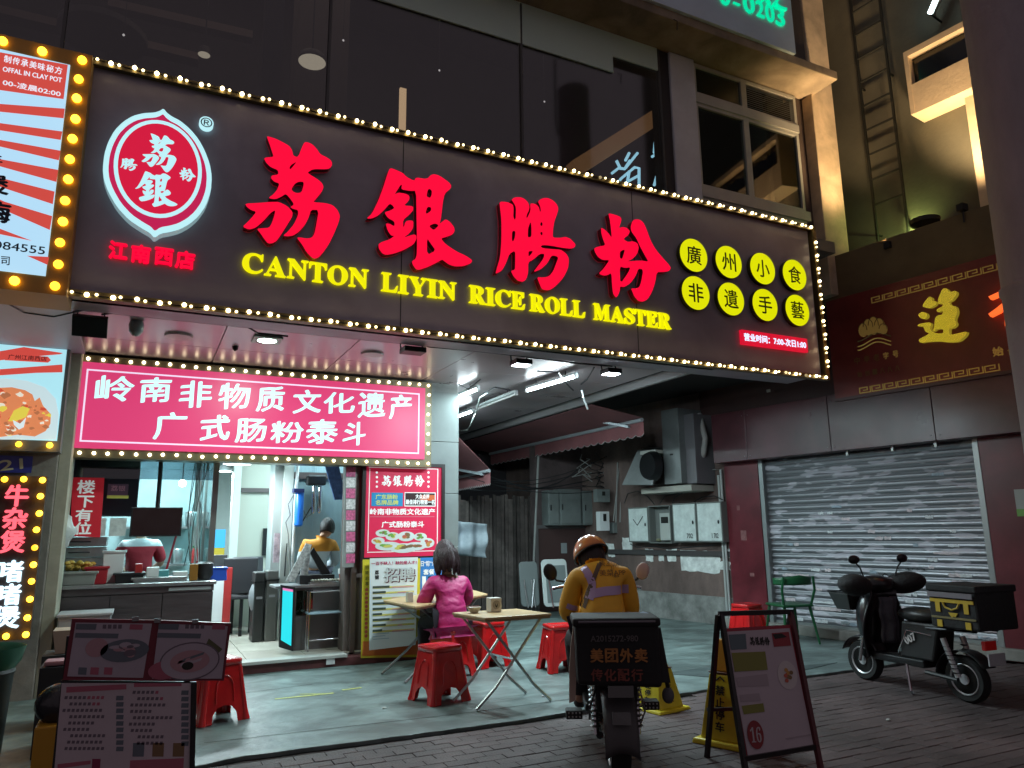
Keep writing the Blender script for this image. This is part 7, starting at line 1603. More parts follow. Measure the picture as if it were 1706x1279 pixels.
def scooter(name, label, loc, rz, box=True):
    t = thing(name, label, 'scooter', loc, rz)
    wheel(t, .56, .20); wheel(t, -.56, .20)
    for a in (-1, 1): MB().tube([(.56, a*.075, .20), (.50, a*.07, .42), (.40, a*.04, .62)], .017, 8).build('fork_leg', chrome, t, local=True)
    # front fender and nose
    def fen(s_, t_): an = R(20+150*s_); return Vector((.56+.235*math.cos(an), (-.075+.15*t_)*(1), .20+.235*math.sin(an)+.015*math.cos((t_-.5)*3)))
    MB().grid(fen, 16, 4).build('front_fender', bkp, t, local=True, solid=.005)
    def nose(s_, t_):  # leg shield: s across, t up
        y = (-1+2*s_)*(.17+.10*math.sin(math.pi*min(1, t_*1.1))); x = .33+.10*(1-(2*s_-1)**2)-.16*(t_-.1)+.06*t_*t_; return Vector((x, y, .26+.66*t_))
    MB().grid(nose, 14, 12).build('leg_shield', bkp, t, local=True, solid=.02)
    b = MB(); b.ball((.46, 0, .62), (.13, .12, .26), 14, 10); b.build('nose_cone', bkp, t, local=True)
    b = MB(); b.ball((.34, 0, .98), (.14, .20, .09), 16, 10); b.build('head_cowl', bkp, t, local=True)
    MB().ball((.46, 0, .98), (.04, .08, .05), 12, 8).build('headlight', mat('lens_dark', (.2, .2, .22), .1), t, local=True)
    MB().tube([(.24, -.34, 1.0), (.30, -.15, 1.03), (.30, .15, 1.03), (.24, .34, 1.0)], .014, 8).build('handlebar', chrome, t, local=True)
    for a in (-1, 1):
        M = Matrix.Rotation(a*R(25), 3, 'Z') @ Matrix.Rotation(R(8)*a, 3, 'X')
        MB().ball((.28, a*.33, .985), (.15, .21, .11), 16, 10, M).build('hand_muff', fabric, t, local=True)
        MB().tube([(.28, a*.2, 1.04), (.27, a*.25, 1.15), (.27, a*.30, 1.2)], .008, 6).build('mirror_stem', blk, t, local=True)
        MB().ball((.27, a*.32, 1.235), (.018, .075, .045), 14, 8).build('mirror', bkp, t, local=True)
    # wire basket
    MB().hexa([(.58, -.12, .70), (.76, -.12, .70), (.76, .12, .70), (.58, .12, .70), (.56, -.16, .87), (.82, -.16, .87), (.82, .16, .87), (.56, .16, .87)]).build('basket', mat('basket_mesh', (.02, .022, .022), .5), t, local=True, bevel=.006)
    MB().tube([(.56, -.16, .88), (.82, -.16, .88), (.82, .16, .88), (.56, .16, .88), (.56, -.16, .88)], .008, 6).build('basket_rim', dark, t, local=True)
    # bag / raincoat hanging behind the shield
    def bag(s_, t_): return Vector((.20+.03*math.sin(s_*9), -.10+.2*s_+.01*math.sin(t_*12), .42+.44*t_+.0*s_))
    MB().grid(bag, 10, 10).build('hanging_coat', mat('coat_grey', (.07, .07, .085), .7, bump=(12, .8)), t, local=True, solid=.03)
    MB().hexa([(-.25, -.14, .25), (.35, -.13, .25), (.35, .13, .25), (-.25, .14, .25), (-.25, -.15, .32), (.36, -.13, .32), (.36, .13, .32), (-.25, .15, .32)]).build('footboard', bkm, t, local=True, bevel=.012)
    MB().hexa([(-.34, -.13, .32), (.02, -.13, .32), (.02, .13, .32), (-.34, .13, .32), (-.42, -.11, .66), (-.03, -.12, .66), (-.03, .12, .66), (-.42, .11, .66)]).build('battery_box', bkm, t, local=True, bevel=.02)
    b = MB(); b.ball((-.16, 0, .72), (.24, .14, .075), 16, 10); b.build('seat', mat('seat_vinyl', (.018, .02, .02), .4), t, local=True)
    def rf(s_, t_): an = R(0+150*s_); return Vector((-.56+.25*math.cos(an), -.08+.16*t_, .20+.25*math.sin(an)))
    MB().grid(rf, 16, 4).build('rear_fender', bkm, t, local=True, solid=.006)
    for a in (-1, 1):
        MB().tube([(-.56, a*.11, .22), (-.46, a*.12, .55)], .024, 8).build('shock_absorber', rim, t, local=True)
        for k in range(7): MB().lathe([(.026, -.006), (.034, 0), (.026, .006)], (-.555+.10*(.12+k*.11), a*.1105+.001*a*k*.0, .22+.33*(.12+k*.11)), 10).build('spring_coil', dark, t, local=True)
        MB().tube([(-.25, a*.13, .22), (-.56, a*.12, .20)], .02, 8).build('swing_arm', bkm, t, local=True)
        MB().tube([(-.3, a*.12, .62), (-.8, a*.13, .64)], .012, 6).build('rack_rail', dark, t, local=True)
    MB().tube([(-.05, .13, .26), (-.12, .19, .03), (-.16, .21, .012)], .012, 6).build('kickstand', chrome, t, local=True)
    MB().box(-.82, -.07, .48, -.78, .07, .56).build('tail_light', mat('tail_lens', (.35, .01, .01), .2, emit=(.5, .01, .01), es=.05), t, local=True, bevel=.008)
    if box:
        delivery_box(t, -.92, -.46, .24, .66, 1.03)
    return t
hd = R(85)
pm_ = (onZ(1440, 1131, 0)+onZ(1625, 1172, 0))/2
SCT = scooter('delivery_scooter', 'black delivery scooter with hand muffs, mirrors and yellow strapped box', (pm_.x, pm_.y, 0), hd)
# strapped side panel of its box (faces the shop forecourt)
G = Frame((-.46, .2405, .66), (-1, 0, 0), (0, 0, 1)); G = Frame((0, .243, 0), (-1, 0, 0), (0, 0, 1))
def sp_(u0, v0, u1, v1, d0, d1, m_, nm): MB().fbox(G, u0, v0, u1, v1, d0, d1).build(nm, m_, SCT, local=True)
sp_(.475, .93, .90, .975, .016, .022, mat('reflector_grey', (.18, .17, .19), .4), 'reflective_band'); sp_(.48, .885, .895, .915, .0, .006, strap, 'strap'); 
for u in (.53, .80): sp_(u, .80, u+.045, .885, .0, .006, strap, 'strap'); sp_(u, .67, u+.05, .73, .0, .006, strap, 'strap')
sp_(.48, .745, .9, .762, 0, .006, mat('strap_olive', (.18, .15, .06), .6), 'strap')
MB().tube([G.p(.61, .885, .01), G.p(.63, .845, .012), G.p(.69, .825, .012), G.p(.745, .845, .012), G.p(.765, .885, .01)], .008, 6).build('handle_loop', strap, SCT, local=True)
MB().fprism(G, [(.65, .80), (.74, .80), (.71, .76), (.70, .775), (.68, .755)], .0, .006).build('emblem', strap, SCT, local=True)
# number on the battery cover
G2 = Frame((-.12, .128, .50), Vector((-1, 0, .55)), Vector((.55, 0, 1)))
MB().text(G2, '007', -.06, -.03, .07, .035, .008, bold=.004).build('number_sticker', mat('sticker_white', (.6, .6, .62), .5), SCT, local=True)
SCT.scale = (.93, .93, .90)
# ---------------- the rider's bike, seen from behind ----------------
az = math.atan2(HF.y, HF.x)-R(1.5)
pw = atD(1031, 1300, 4.62); EB = thing('delivery_bike', 'black electric delivery bike with big insulated box seen from behind', 'scooter', (pw.x, pw.y, 0), az)
# local x forward; origin under the rear axle
def at_l(x, y, z_): return (x, y, z_)
wheel(EB, 0, .235, .055)
def rf2(s_, t_): an = R(35+150*s_); return Vector((.275*math.cos(an), (-.095+.19*t_), .235+.285*math.sin(an)-.035*(2*t_-1)**2))
MB().grid(rf2, 18, 8).build('rear_fender', mat('fender_grey', (.05, .048, .05), .5), EB, local=True, solid=.006)
MB().hexa([(-.30, -.05, .36), (-.29, .05, .36), (-.275, .05, .36), (-.285, -.05, .36), (-.275, -.05, .42), (-.275, .05, .42), (-.26, .05, .42), (-.26, -.05, .42)]).build('plate_recess', mat('recess', (.09, .09, .09), .5), EB, local=True)
for a in (-1, 1):
    MB().tube([(0, a*.12, .24), (.05, a*.125, .58)], .018, 8).build('shock_absorber', chrome, EB, local=True)
    for k in range(9): MB().lathe([(.024, -.007), (.036, 0), (.024, .007)], (.05*(k+1)/11, a*(.12+.005*k/9), .26+.30*(k+1)/11), 12).build('spring_coil', mat('coil_steel', (.25, .25, .26), .3, .9), EB, local=True)
    MB().tube([(0, a*.10, .235), (.45, a*.10, .25)], .022, 8).build('swing_arm', bkm, EB, local=True)
    MB().tube([(.28, a*.06, .30 if a > 0 else .34), (.26, a*.20, .30 if a > 0 else .34)], .012, 6).build('footpeg_bar', chrome, EB, local=True)
    b = MB(); yy = .235*a; z_ = .30 if a > 0 else .35
    b.box(.20, yy-.05, z_-.025, .30, yy+.05, z_+.025); b.build('footpeg', mat('peg_rubber', (.02, .02, .02), .7), EB, local=True, bevel=.006)
    for i in range(4):
        for j in range(2): MB().ball((.198, yy-.033+i*.022, z_-.01+.022*j), .006, 6, 4).build('reflector', mat('peg_reflector', (.5, .5, .5), .2), EB, local=True)
    MB().tube([(-.05, a*.15, .62), (.6, a*.13, .62)], .014, 6).build('rack_rail', dark, EB, local=True)
MB().hexa([(-.02, -.12, .36), (.55, -.12, .30), (.55, .12, .30), (-.02, .12, .36), (-.06, -.13, .56), (.62, -.14, .59), (.62, .14, .59), (-.06, .13, .56)]).build('body_shell', bkm, EB, local=True, bevel=.02)
MB().box(.0-.09, -.05, .45, -.04, .05, .52).build('tail_light', mat('tail_lens_dim', (.14, .01, .01), .3), EB, local=True, bevel=.006)
b = MB(); b.ball((.62, 0, .63), (.34, .15, .06), 16, 10); b.build('seat', MATS['seat_vinyl'], EB, local=True)
MB().hexa([(.5, -.15, .24), (1.15, -.14, .24), (1.15, .14, .24), (.5, .15, .24), (.5, -.15, .30), (1.15, -.14, .30), (1.15, .14, .30), (.5, .15, .30)]).build('footboard', bkm, EB, local=True, bevel=.01)
wheel(EB, 1.38, .235, .05)
for a in (-1, 1): MB().tube([(1.38, a*.08, .235), (1.25, a*.06, .7)], .018, 8).build('fork_leg', chrome, EB, local=True)
MB().grid(lambda s_, t_: Vector((1.12+.06*(1-(2*s_-1)**2)-.1*t_, (-1+2*s_)*(.20), .28+.68*t_)), 12, 10).build('leg_shield', bkp, EB, local=True, solid=.02)
MB().tube([(1.10, -.33, .98), (1.15, -.1, 1.02), (1.15, .1, 1.02), (1.10, .33, .98)], .014, 8).build('handlebar', chrome, EB, local=True)
for a in (-1, 1):
    MB().tube([(1.12, a*.20, 1.02), (1.10, a*.30, 1.04), (1.10, a*.33, 1.08)], .008, 6).build('mirror_stem', blk, EB, local=True)
    MB().ball((1.10, a*.345, 1.10), (.02, .05, .065), 16, 10, Matrix.Rotation(R(-18)*a, 3, 'X')).build('mirror', mat('mirror_pink', (.62, .48, .46), .3) if a < 0 else blk, EB, local=True)
# the box
F = None
tl = atD(957, 1032, 4.35); tr = atD(1096, 1032, 4.35); bl = atD(962, 1142, 4.35); br = atD(1104, 1146, 4.35)
I_ = WM[EB.name].inverted(); tl, tr, bl, br = [I_ @ p_ for p_ in (tl, tr, bl, br)]
BX = thing('insulated_box', 'big black insulated delivery box with faded orange characters on the bike rack', 'box', (0, 0, 0)); BX.location = EB.location; BX.rotation_euler = EB.rotation_euler; WM[BX.name] = WM[EB.name]
x0 = tl.x; dep = .30
def q_(p_, dx): return (x0+dx, p_.y, p_.z)
MB().hexa([q_(br, 0), q_(br, dep), q_(bl, dep), q_(bl, 0), q_(tr, 0), q_(tr, dep), q_(tl, dep), q_(tl, 0)]).build('body', sbox, BX, local=True, bevel=.022)
MB().box(x0-.015, tr.y-.012, tr.z-.035, x0+dep+.015, tl.y+.012, tr.z+.012).build('lid', sbox, BX, local=True, bevel=.014)
MB().tube([(x0-.02, tr.y+.02, tr.z-.006), (x0-.022, tl.y-.02, tr.z-.006)], .007, 6).build('lid_piping', mat('piping_shine', (.14, .13, .15), .25), BX, local=True)
MB().hexa([(x0+.05, tr.y-.06, br.z+.02), (x0+.2, tr.y-.06, br.z+.02), (x0+.2, tr.y-.01, br.z+.02), (x0+.05, tr.y-.01, br.z+.02), (x0+.05, tr.y-.02, tr.z-.05), (x0+.2, tr.y-.02, tr.z-.05), (x0+.2, tr.y-.005, tr.z-.05), (x0+.05, tr.y-.005, tr.z-.05)]).build('side_pocket', bkm, BX, local=True)
BFm = Frame(WM[EB.name] @ Vector((x0, 0, 0)), -(WM[EB.name].to_3x3() @ Vector((0, 1, 0))), (0, 0, 1))
ob = mat('faded_orange', (.36, .15, .04), .7, noise=(30, .35)); og = mat('faded_red', (.20, .05, .035), .7, noise=(30, .4)); ogr = mat('faded_grey', (.10, .09, .09), .7)
bx = lambda x, y: (820+x/3.053, 860+y/3.053)
def bt(s_, x0_, y0_, x1_, y1_, m_, bold=.002):
    q0 = bx(x0_, y0_); q1 = bx(x1_, y1_); ua = BFm.uv(*bx(x0_, (y0_+y1_)/2)); ub = BFm.uv(*bx(x1_, (y0_+y1_)/2)); va = BFm.uv(*bx((x0_+x1_)/2, y1_)); vb = BFm.uv(*bx((x0_+x1_)/2, y0_))
    MB().text(BFm, s_, ua[0], va[1], ub[0], vb[1], .012, bold=bold).build('lettering', m_, BX)
bt('A2015272-980', 500, 605, 740, 635, ogr, .001)
for i, ch in enumerate('美团外卖'): bt(ch, 500+i*75, 672, 562+i*75, 740, ob, .003)
for i, ch in enumerate('传化配行'): bt(ch, 503+i*68, 775, 560+i*68, 835, og, .002)
MB().tube([I_ @ atD(1050, 1030, 4.6), I_ @ atD(1072, 1024, 4.6), I_ @ atD(1088, 1027, 4.55)], [.012, .02, .012], 8).build('blue_cord', mat('cord_blue', (.20, .30, .45), .5), BX, local=True)
# ragged cloth tied at left and round lamp at right of the box
o = MB().ball(atD(1113, 1158, 4.5), (.035, .035, .045), 12, 8).build('fleece_ball', mat('fleece_grey', (.10, .10, .11), .9)); tag(o, 'grey fleece covered ball hanging right of the delivery box', 'ball')
MB().tube([atD(1113, 1145, 4.5), atD(1098, 1080, 4.45), atD(1094, 1050, 4.45)], .012, 6).build('strap', bkm, o)
o = MB().fprism(Frame(atD(953, 1130, 4.5), HR, (0, 0, 1)), [(-.02, -.13), (.015, -.12), (.03, .10), (.018, .30), (0, .2), (-.015, .05)], -.01, .01).build('pale_paddle', mat('paddle_beige', (.42, .32, .26), .6)); tag(o, 'pale beige flap hanging along the left side of the delivery box', 'flap')
# ---------------- people ----------------
def figure(name, J, E, m_, parent=None, root='pelvis', sub=2, label=None):
    """one continuous skinned body: J joint -> (xyz, radius), E edges"""
    ks = list(J); me = bpy.data.meshes.new(name)
    I = wm(parent).inverted() if parent is not None else Matrix.Identity(4)
    me.from_pydata([tuple(I @ Vector(J[k][0])) for k in ks], [(ks.index(a), ks.index(b_)) for a, b_ in E], []); me.update()
    o = bpy.data.objects.new(name, me); col.objects.link(o)
    md = o.modifiers.new('skin', 'SKIN'); md.use_smooth_shade = True; md.branch_smoothing = .6
    sv = me.skin_vertices[0].data
    for i, k in enumerate(ks):
        r_ = J[k][1]; r_ = r_ if isinstance(r_, tuple) else (r_, r_); sv[i].radius = r_; sv[i].use_root = (k == root)
    s2 = o.modifiers.new('sub', 'SUBSURF'); s2.levels = sub; s2.render_levels = sub
    me.materials.append(m_)
    if parent is not None: o.parent = parent; KIDS.setdefault(parent.name, []).append(o)
    dg = bpy.context.evaluated_depsgraph_get(); ev = bpy.data.meshes.new_from_object(o.evaluated_get(dg))
    o.modifiers.clear(); o.data = ev; ev.name = name
    for p_ in ev.polygons: p_.use_smooth = True
    return o
skin = mat('skin', (.42, .24, .16), .5, noise=(14, .08)); hairm = mat('hair_dark', (.018, .012, .012), .5, bump=(60, .5, (1, 1, .1)))
def hand(P0, dirv, up_, side, s_=1.0, curl=.5):
    """joints of a five fingered hand, root at wrist P0"""
    d = Vector(dirv).normalized(); n = Vector(up_).normalized(); sd = d.cross(n).normalized()*side
    J = {}; E = []
    J['palm'] = (P0+d*.05*s_, (.030*s_, .017*s_)); E.append(('wrist', 'palm'))
    for i, (off, ln) in enumerate([(-.028, .060), (-.010, .070), (.009, .066), (.027, .052)]):
        b0 = P0+d*.085*s_+sd*off*s_; b1 = b0+(d*math.cos(curl*.6)-n*math.sin(curl*.6))*ln*.5*s_; b2 = b1+(d*math.cos(curl*1.6)-n*math.sin(curl*1.6))*ln*.5*s_
        J['k%d' % i] = (b0, .0095*s_); J['m%d' % i] = (b1, .0088*s_); J['t%d' % i] = (b2, .007*s_); E += [('palm', 'k%d' % i), ('k%d' % i, 'm%d' % i), ('m%d' % i, 't%d' % i)]
    t1 = P0+d*.04*s_-sd*.035*s_; t2 = t1+(d*.8-sd*.5-n*.3)*.035*s_; J['th1'] = (t1, .011*s_); J['th2'] = (t2, .009*s_); E += [('palm', 'th1'), ('th1', 'th2')]
    return J, E
def head(c, fwd_, r_=.1, par=None, tilt=0, hair=None, hairshape=None, skinm=skin):
    f = Vector(fwd_); f.z = 0; f.normalize(); yaw = math.atan2(f.y, f.x)
    M = Matrix.Rotation(yaw, 3, 'Z') @ Matrix.Rotation(tilt, 3, 'Y')
    s_ = r_/.1; C0 = Vector(c); P = lambda x, y, z_: C0+(M @ Vector((x, y, z_)))*s_
    b = MB()
    def hf(u, v):
        th = 2*math.pi*u; ph = math.pi*(v-.5); x = math.cos(ph)*math.cos(th); y = math.cos(ph)*math.sin(th); z_ = math.sin(ph)
        w = 1-.28*max(0, -z_)**1.2; X = x*.098*w+(.012 if x > 0 and z_ < 0 else 0); Y = y*.078*w; Z_ = z_*.122
        if x > .75 and abs(y) < .25 and -.35 < z_ < .1: X += .018*(1-abs(y)/.25)*(1-abs(z_+.15)/.3)
        return P(X, Y, Z_)
    b.grid(hf, 28, 20); o = b.build('head', skinm, par)
    for a in (-1, 1):
        MB().ball(P(0, a*.080, -.005), (.018*s_, .010*s_, .03*s_), 10, 8, M).build('ear', skinm, o)
        MB().ball(P(.088, a*.032, .012), (.010*s_, .013*s_, .009*s_), 10, 8, M).build('eye', mat('eye_white', (.6, .6, .58), .2), o); MB().ball(P(.096, a*.032, .012), (.004*s_, .006*s_, .006*s_), 8, 6, M).build('iris', ink, o)
        MB().ball(P(.09, a*.032, .032), (.008*s_, .018*s_, .004*s_), 8, 6, M).build('brow', hairm, o)
    MB().ball(P(.092, 0, -.062), (.010*s_, .022*s_, .008*s_), 10, 6, M).build('mouth', mat('lips', (.35, .12, .1), .5), o)
    return o, P, M, s_
def hair_cap(P, par, m_, k=1.10, low=-.45, long_=0, name='hair'):
    b = MB(); N_, V_ = 30, 16
    def hf(u, v):
        th = 2*math.pi*u; c = math.cos(th); front = max(0, c)
        lo = low+(.62 if long_ == 0 else .55)*front**1.5; ph = math.asin(max(-1, lo))+(math.pi/2-math.asin(max(-1, lo)))*v
        w = 1+.02*math.sin(9*th)*(1-v); x = math.cos(ph)*c; y = math.cos(ph)*math.sin(th); z_ = math.sin(ph)
        X, Y, Z_ = x*.100*k*w-.004, y*.082*k*w, z_*.124*k
        return P(X, Y, Z_)
    b.grid(hf, N_, V_)
    if long_:
        def lf(u, v):
            th = R(55)+R(250)*u; w = 1.0+.16*math.sin(min(1, v*1.6)*math.pi/2)-.34*max(0, v-.55)+.035*math.sin(th*11)*v+.02*math.sin(th*23)*v
            return P(math.cos(th)*.122*w-.012-.02*v, math.sin(th)*.103*w, .035-(long_+.035)*v+.02*math.sin(th*13)*v*v)
        b.grid(lf, 60, 14)
        for q in range(70):
            u = random.random(); b.tube([P(*(0, 0, 0))]*0+[lf(u+.012*math.sin(q+4*v_), v_)+(lf(u, v_)-P(0, 0, .02-.2*v_)).normalized()*(.004+.005*random.random()) for v_ in (0, .25, .5, .75, .97+.08*random.random())], .0022, 4)
    return b.build(name, m_, par, solid=.012)
# woman in magenta, seated at the table with her back to the street
seatp = Vector((SB.x, SB.y, .48)); fw_ = (Vector((c0.x-.15, c0.y, 0))-Vector((SB.x, SB.y, 0))).normalized(); rt_ = Vector((fw_.y, -fw_.x, 0))
fw_ = (HF*.80-HR*.45).normalized(); rt_ = Vector((fw_.y, -fw_.x, 0))
W_ = thing('person', 'woman in quilted magenta jacket sitting with her back to the street', 'person', (SB.x, SB.y, .02))
B_ = lambda f, r_, u: seatp+fw_*f+rt_*r_+Vector((0, 0, u))
J = {'pelvis': (B_(0, 0, .07), (.15, .12)), 'waist': (B_(.01, 0, .22), (.12, .10)), 'chest': (B_(.05, 0, .38), (.145, .11)), 'neckb': (B_(.08, 0, .50), (.07, .065)), 'neck': (B_(.10, 0, .56), .048), 'skull': (B_(.13, 0, .64), .06)}
E = [('pelvis', 'waist'), ('waist', 'chest'), ('chest', 'neckb'), ('neckb', 'neck'), ('neck', 'skull')]
for s_, nm in ((-1, 'l'), (1, 'r')):
    J['sh'+nm] = (B_(.06, s_*.17, .44), .062); J['el'+nm] = (B_(.12, s_*.25, .22), .042); J['wr'+nm] = (B_(.34, s_*.14, .25), .030)
    J['hip'+nm] = (B_(.05, s_*.09, .06), .085); J['kn'+nm] = (B_(.42, s_*.11, .02), .062); J['an'+nm] = (B_(.38, s_*.12, -.38), .040); J['to'+nm] = (B_(.52, s_*.13, -.435), .03)
    E += [('chest', 'sh'+nm), ('sh'+nm, 'el'+nm), ('el'+nm, 'wr'+nm), ('pelvis', 'hip'+nm), ('hip'+nm, 'kn'+nm), ('kn'+nm, 'an'+nm), ('an'+nm, 'to'+nm)]
    HJ, HE = hand(J['wr'+nm][0], fw_-Vector((0, 0, .1)), (0, 0, 1), s_)
    for k, v in HJ.items(): J[k+nm] = v
    for a, c in HE: E.append(((('wr' if a == 'wrist' else a)+nm), c+nm))
figure('body', J, E, skin, W_)
def clothe(name, keys, E_, J, grow, m_, par, root='pelvis', extra=None):
    JJ = {}
    for k in keys:
        p_, r_ = J[k]; r_ = r_ if isinstance(r_, tuple) else (r_, r_); JJ[k] = (p_, (r_[0]+grow, r_[1]+grow))
    if extra: JJ.update(extra)
    return figure(name, JJ, [(a, c) for a, c in E_ if a in JJ and c in JJ], m_, par, root)
mag = mat('magenta_quilt', (.46, .018, .14), .5, noise=(5, .14), bump=(1, 1.0)); 
nt_ = mag.node_tree; wv = nt_.nodes.new('ShaderNodeTexWave'); wv.bands_direction = 'Z'; wv.inputs['Scale'].default_value = 3.2; wv.inputs['Distortion'].default_value = 7; wv.inputs['Detail'].default_value = 4; wv.inputs['Detail Scale'].default_value = 2.2
tc_ = nt_.nodes.new('ShaderNodeTexCoord'); nt_.links.new(tc_.outputs['Object'], wv.inputs['Vector'])
for n_ in nt_.nodes:
    if n_.type == 'BUMP': nt_.links.new(wv.outputs['Fac'], n_.inputs['Height']); n_.inputs['Distance'].default_value = .012; n_.inputs['Strength'].default_value = .45
J2 = dict(J); J2['hem'] = (B_(-.01, 0, -.0), (.19, .15)); E2 = E+[('pelvis', 'hem')]
J2['wrl'] = (J['wrl'][0], .034); J2['wrr'] = (J['wrr'][0], .034)
clothe('jacket', ['pelvis', 'waist', 'chest', 'neckb', 'shl', 'ell', 'wrl', 'shr', 'elr', 'wrr', 'hem'], E2, J2, .034, mag, W_)
clothe('trousers', ['pelvis', 'hipl', 'knl', 'anl', 'hipr', 'knr', 'anr'], E, J, .016, mat('trousers_black', (.012, .012, .016), .8), W_)
for nm in 'lr': figure('shoe', {'pelvis': (J['an'+nm][0]-Vector((0, 0, .03)), .045), 'b': (J['to'+nm][0]+Vector((0, 0, .005)), .042)}, [('pelvis', 'b')], mat('shoe_dark', (.02, .02, .02), .5), W_)
hd_, P, M, s_ = head(B_(.14, 0, .70), fw_, .1, W_, tilt=.25)
hair_cap(P, W_, mat('hair_wine', (.022, .006, .008), .5, bump=(80, .6, (1, 1, .1))), 1.22, -.12, .19)
# rider on the bike
RDp = thing('person', 'rider in orange jacket with lilac reflective bands and orange helmet, head bowed', 'person', (0, 0, 0)); rx = atD(1005, 1030, 5.12)
RDp.location = (rx.x, rx.y, 0); WM[RDp.name] = Matrix.Translation((rx.x, rx.y, 0))
f_ = Vector((math.cos(az), math.sin(az), 0)); r__ = Vector((f_.y, -f_.x, 0)); sz = .67
C3 = lambda f, r_, u: Vector((rx.x, rx.y, sz))+f_*f+r__*r_+Vector((0, 0, u))
J = {'pelvis': (C3(0, 0, .08), (.15, .13)), 'waist': (C3(.02, 0, .22), (.135, .11)), 'mid': (C3(.05, 0, .32), (.135, .11)), 'chest': (C3(.10, 0, .42), (.145, .11)), 'neckb': (C3(.17, -.01, .50), (.07, .065)), 'neck': (C3(.22, -.04, .53), .052), 'skull': (C3(.27, -.06, .55), .06)}
E = [('pelvis', 'waist'), ('waist', 'mid'), ('mid', 'chest'), ('chest', 'neckb'), ('neckb', 'neck'), ('neck', 'skull')]
for s_, nm in ((-1, 'l'), (1, 'r')):
    J['sh'+nm] = (C3(.11, s_*.165, .42 if s_ < 0 else .44), .062); J['el'+nm] = (C3(.14, s_*(.235 if s_ < 0 else .20), .17), .046); J['wr'+nm] = (C3(.36, s_*.12, .15), .032)
    J['hip'+nm] = (C3(.05, s_*.10, .05), .09); J['kn'+nm] = (C3(.44, s_*.17, -.02), .068); J['an'+nm] = (C3(.42, s_*.14, -.42), .042); J['to'+nm] = (C3(.58, s_*.15, -.465), .032)
    E += [('chest', 'sh'+nm), ('sh'+nm, 'el'+nm), ('el'+nm, 'wr'+nm), ('pelvis', 'hip'+nm), ('hip'+nm, 'kn'+nm), ('kn'+nm, 'an'+nm), ('an'+nm, 'to'+nm)]
    HJ, HE = hand(J['wr'+nm][0], f_-r__*s_*.4, (0, 0, 1), s_, 1.05, .8)
    for k, v in HJ.items(): J[k+nm] = v
    for a, c in HE: E.append(((('wr' if a == 'wrist' else a)+nm), c+nm))
figure('body', J, E, skin, RDp)
orj = mat('orange_jacket', (.90, .47, .035), .6, noise=(4, .14), bump=(4, 1.0, (1, 1, .5)))
JK = clothe('jacket', ['pelvis', 'waist', 'mid', 'chest', 'neckb', 'shl', 'ell', 'wrl', 'shr', 'elr', 'wrr'], E, J, .028, orj, RDp)
clothe('trousers', ['pelvis', 'hipl', 'knl', 'anl', 'hipr', 'knr', 'anr'], E, J, .018, mat('trousers_black', (.012, .012, .016), .8), RDp)
for nm in 'lr': figure('shoe', {'pelvis': (J['an'+nm][0]-Vector((0, 0, .03)), .05), 'b': (J['to'+nm][0], .045)}, [('pelvis', 'b')], MATS['shoe_dark'], RDp)
lil = mat('lilac_reflective', (.50, .36, .58), .45); 
from mathutils.bvhtree import BVHTree
def wrap(o, target, off=.006):
    """lay a thin cloth piece on the back of the garment"""
    T = wm(target) if target.name in WM else wm(target.parent); mt_ = wm(target.parent)
    bv = BVHTree.FromPolygons([mt_ @ v.co for v in target.data.vertices], [tuple(p.vertices) for p in target.data.polygons])
    mo = wm(o.parent); mi = mo.inverted()
    for v in o.data.vertices:
        w = mo @ v.co; h = bv.ray_cast(w-HF*1.2, HF)
        if h[0] is None: h = bv.find_nearest(w)
        v.co = mi @ (h[0]-HF*off)
    return o
def band(pts, w, m_, name, par, target, n=14):
    """strip along px points at rider depth"""
    P_ = [Vector(p_) for p_ in pts]; b = MB(); vs = []
    L_ = [0]
    for a, c in zip(P_[:-1], P_[1:]): L_.append(L_[-1]+(c-a).length)
    for i in range(n+1):
        d = L_[-1]*i/n; k = max(j for j in range(len(L_)-1) if L_[j] <= d+1e-9); f = (d-L_[k])/(L_[k+1]-L_[k]); p_ = P_[k]+(P_[k+1]-P_[k])*f; t_ = (P_[k+1]-P_[k]).normalized(); side = t_.cross(HF).normalized()*w/2
        for j in range(4): vs.append(p_-side+side*2*j/3)
    b.add(vs, [(i*4+j, i*4+j+1, i*4+4+j+1, i*4+4+j) for i in range(n) for j in range(3)], True)
    o = b.build(name, m_, par); wrap(o, target); return o
dR = 4.98
bandp = lambda *ps: [atD(x, y, dR) for x, y in ps]
band(bandp((982, 992), (1010, 986), (1030, 985), (1054, 984)), .055, lil, 'reflective_band', RDp, JK)
band(bandp((974, 943), (984, 958), (990, 975), (984, 1000)), .050, lil, 'reflective_band', RDp, JK)
band(bandp((948, 1014), (958, 1018), (968, 1020)), .035, lil, 'reflective_band', RDp, JK)
band(bandp((1006, 938), (995, 960), (984, 985), (974, 1015)), .028, mat('bag_strap', (.13, .09, .06), .7), 'bag_strap', RDp, JK, 20)
Gd = Frame(atD(853, 640, dR), HR, (0, 0, 1)); Gd = Frame(Vector((0, 0, 0))+HF*dR, HR, (0, 0, 1))
for s__, x0_, y0_, x1_, y1_ in (('美团优选', 1005, 934, 1046, 945), ('美菜APP', 1003, 950, 1048, 961)):
    a = Gd.uv(x0_, y1_); c = Gd.uv(x1_, y0_)
    o = MB().text(Gd, s__, a[0], a[1], c[0], c[1], .0).build('back_lettering', mat('jacket_print', (.20, .10, .03), .7), RDp); wrap(o, JK, .009)
hd_, P, M, s_ = head(C3(.26, -.045, .545), f_-r__*.55, .1, RDp, tilt=.60)
hair_cap(P, RDp, hairm, 1.05, -.75)
hel = mat('orange_helmet', (.75, .27, .07), .22, noise=(3, .08), coat=.4)
b = MB()
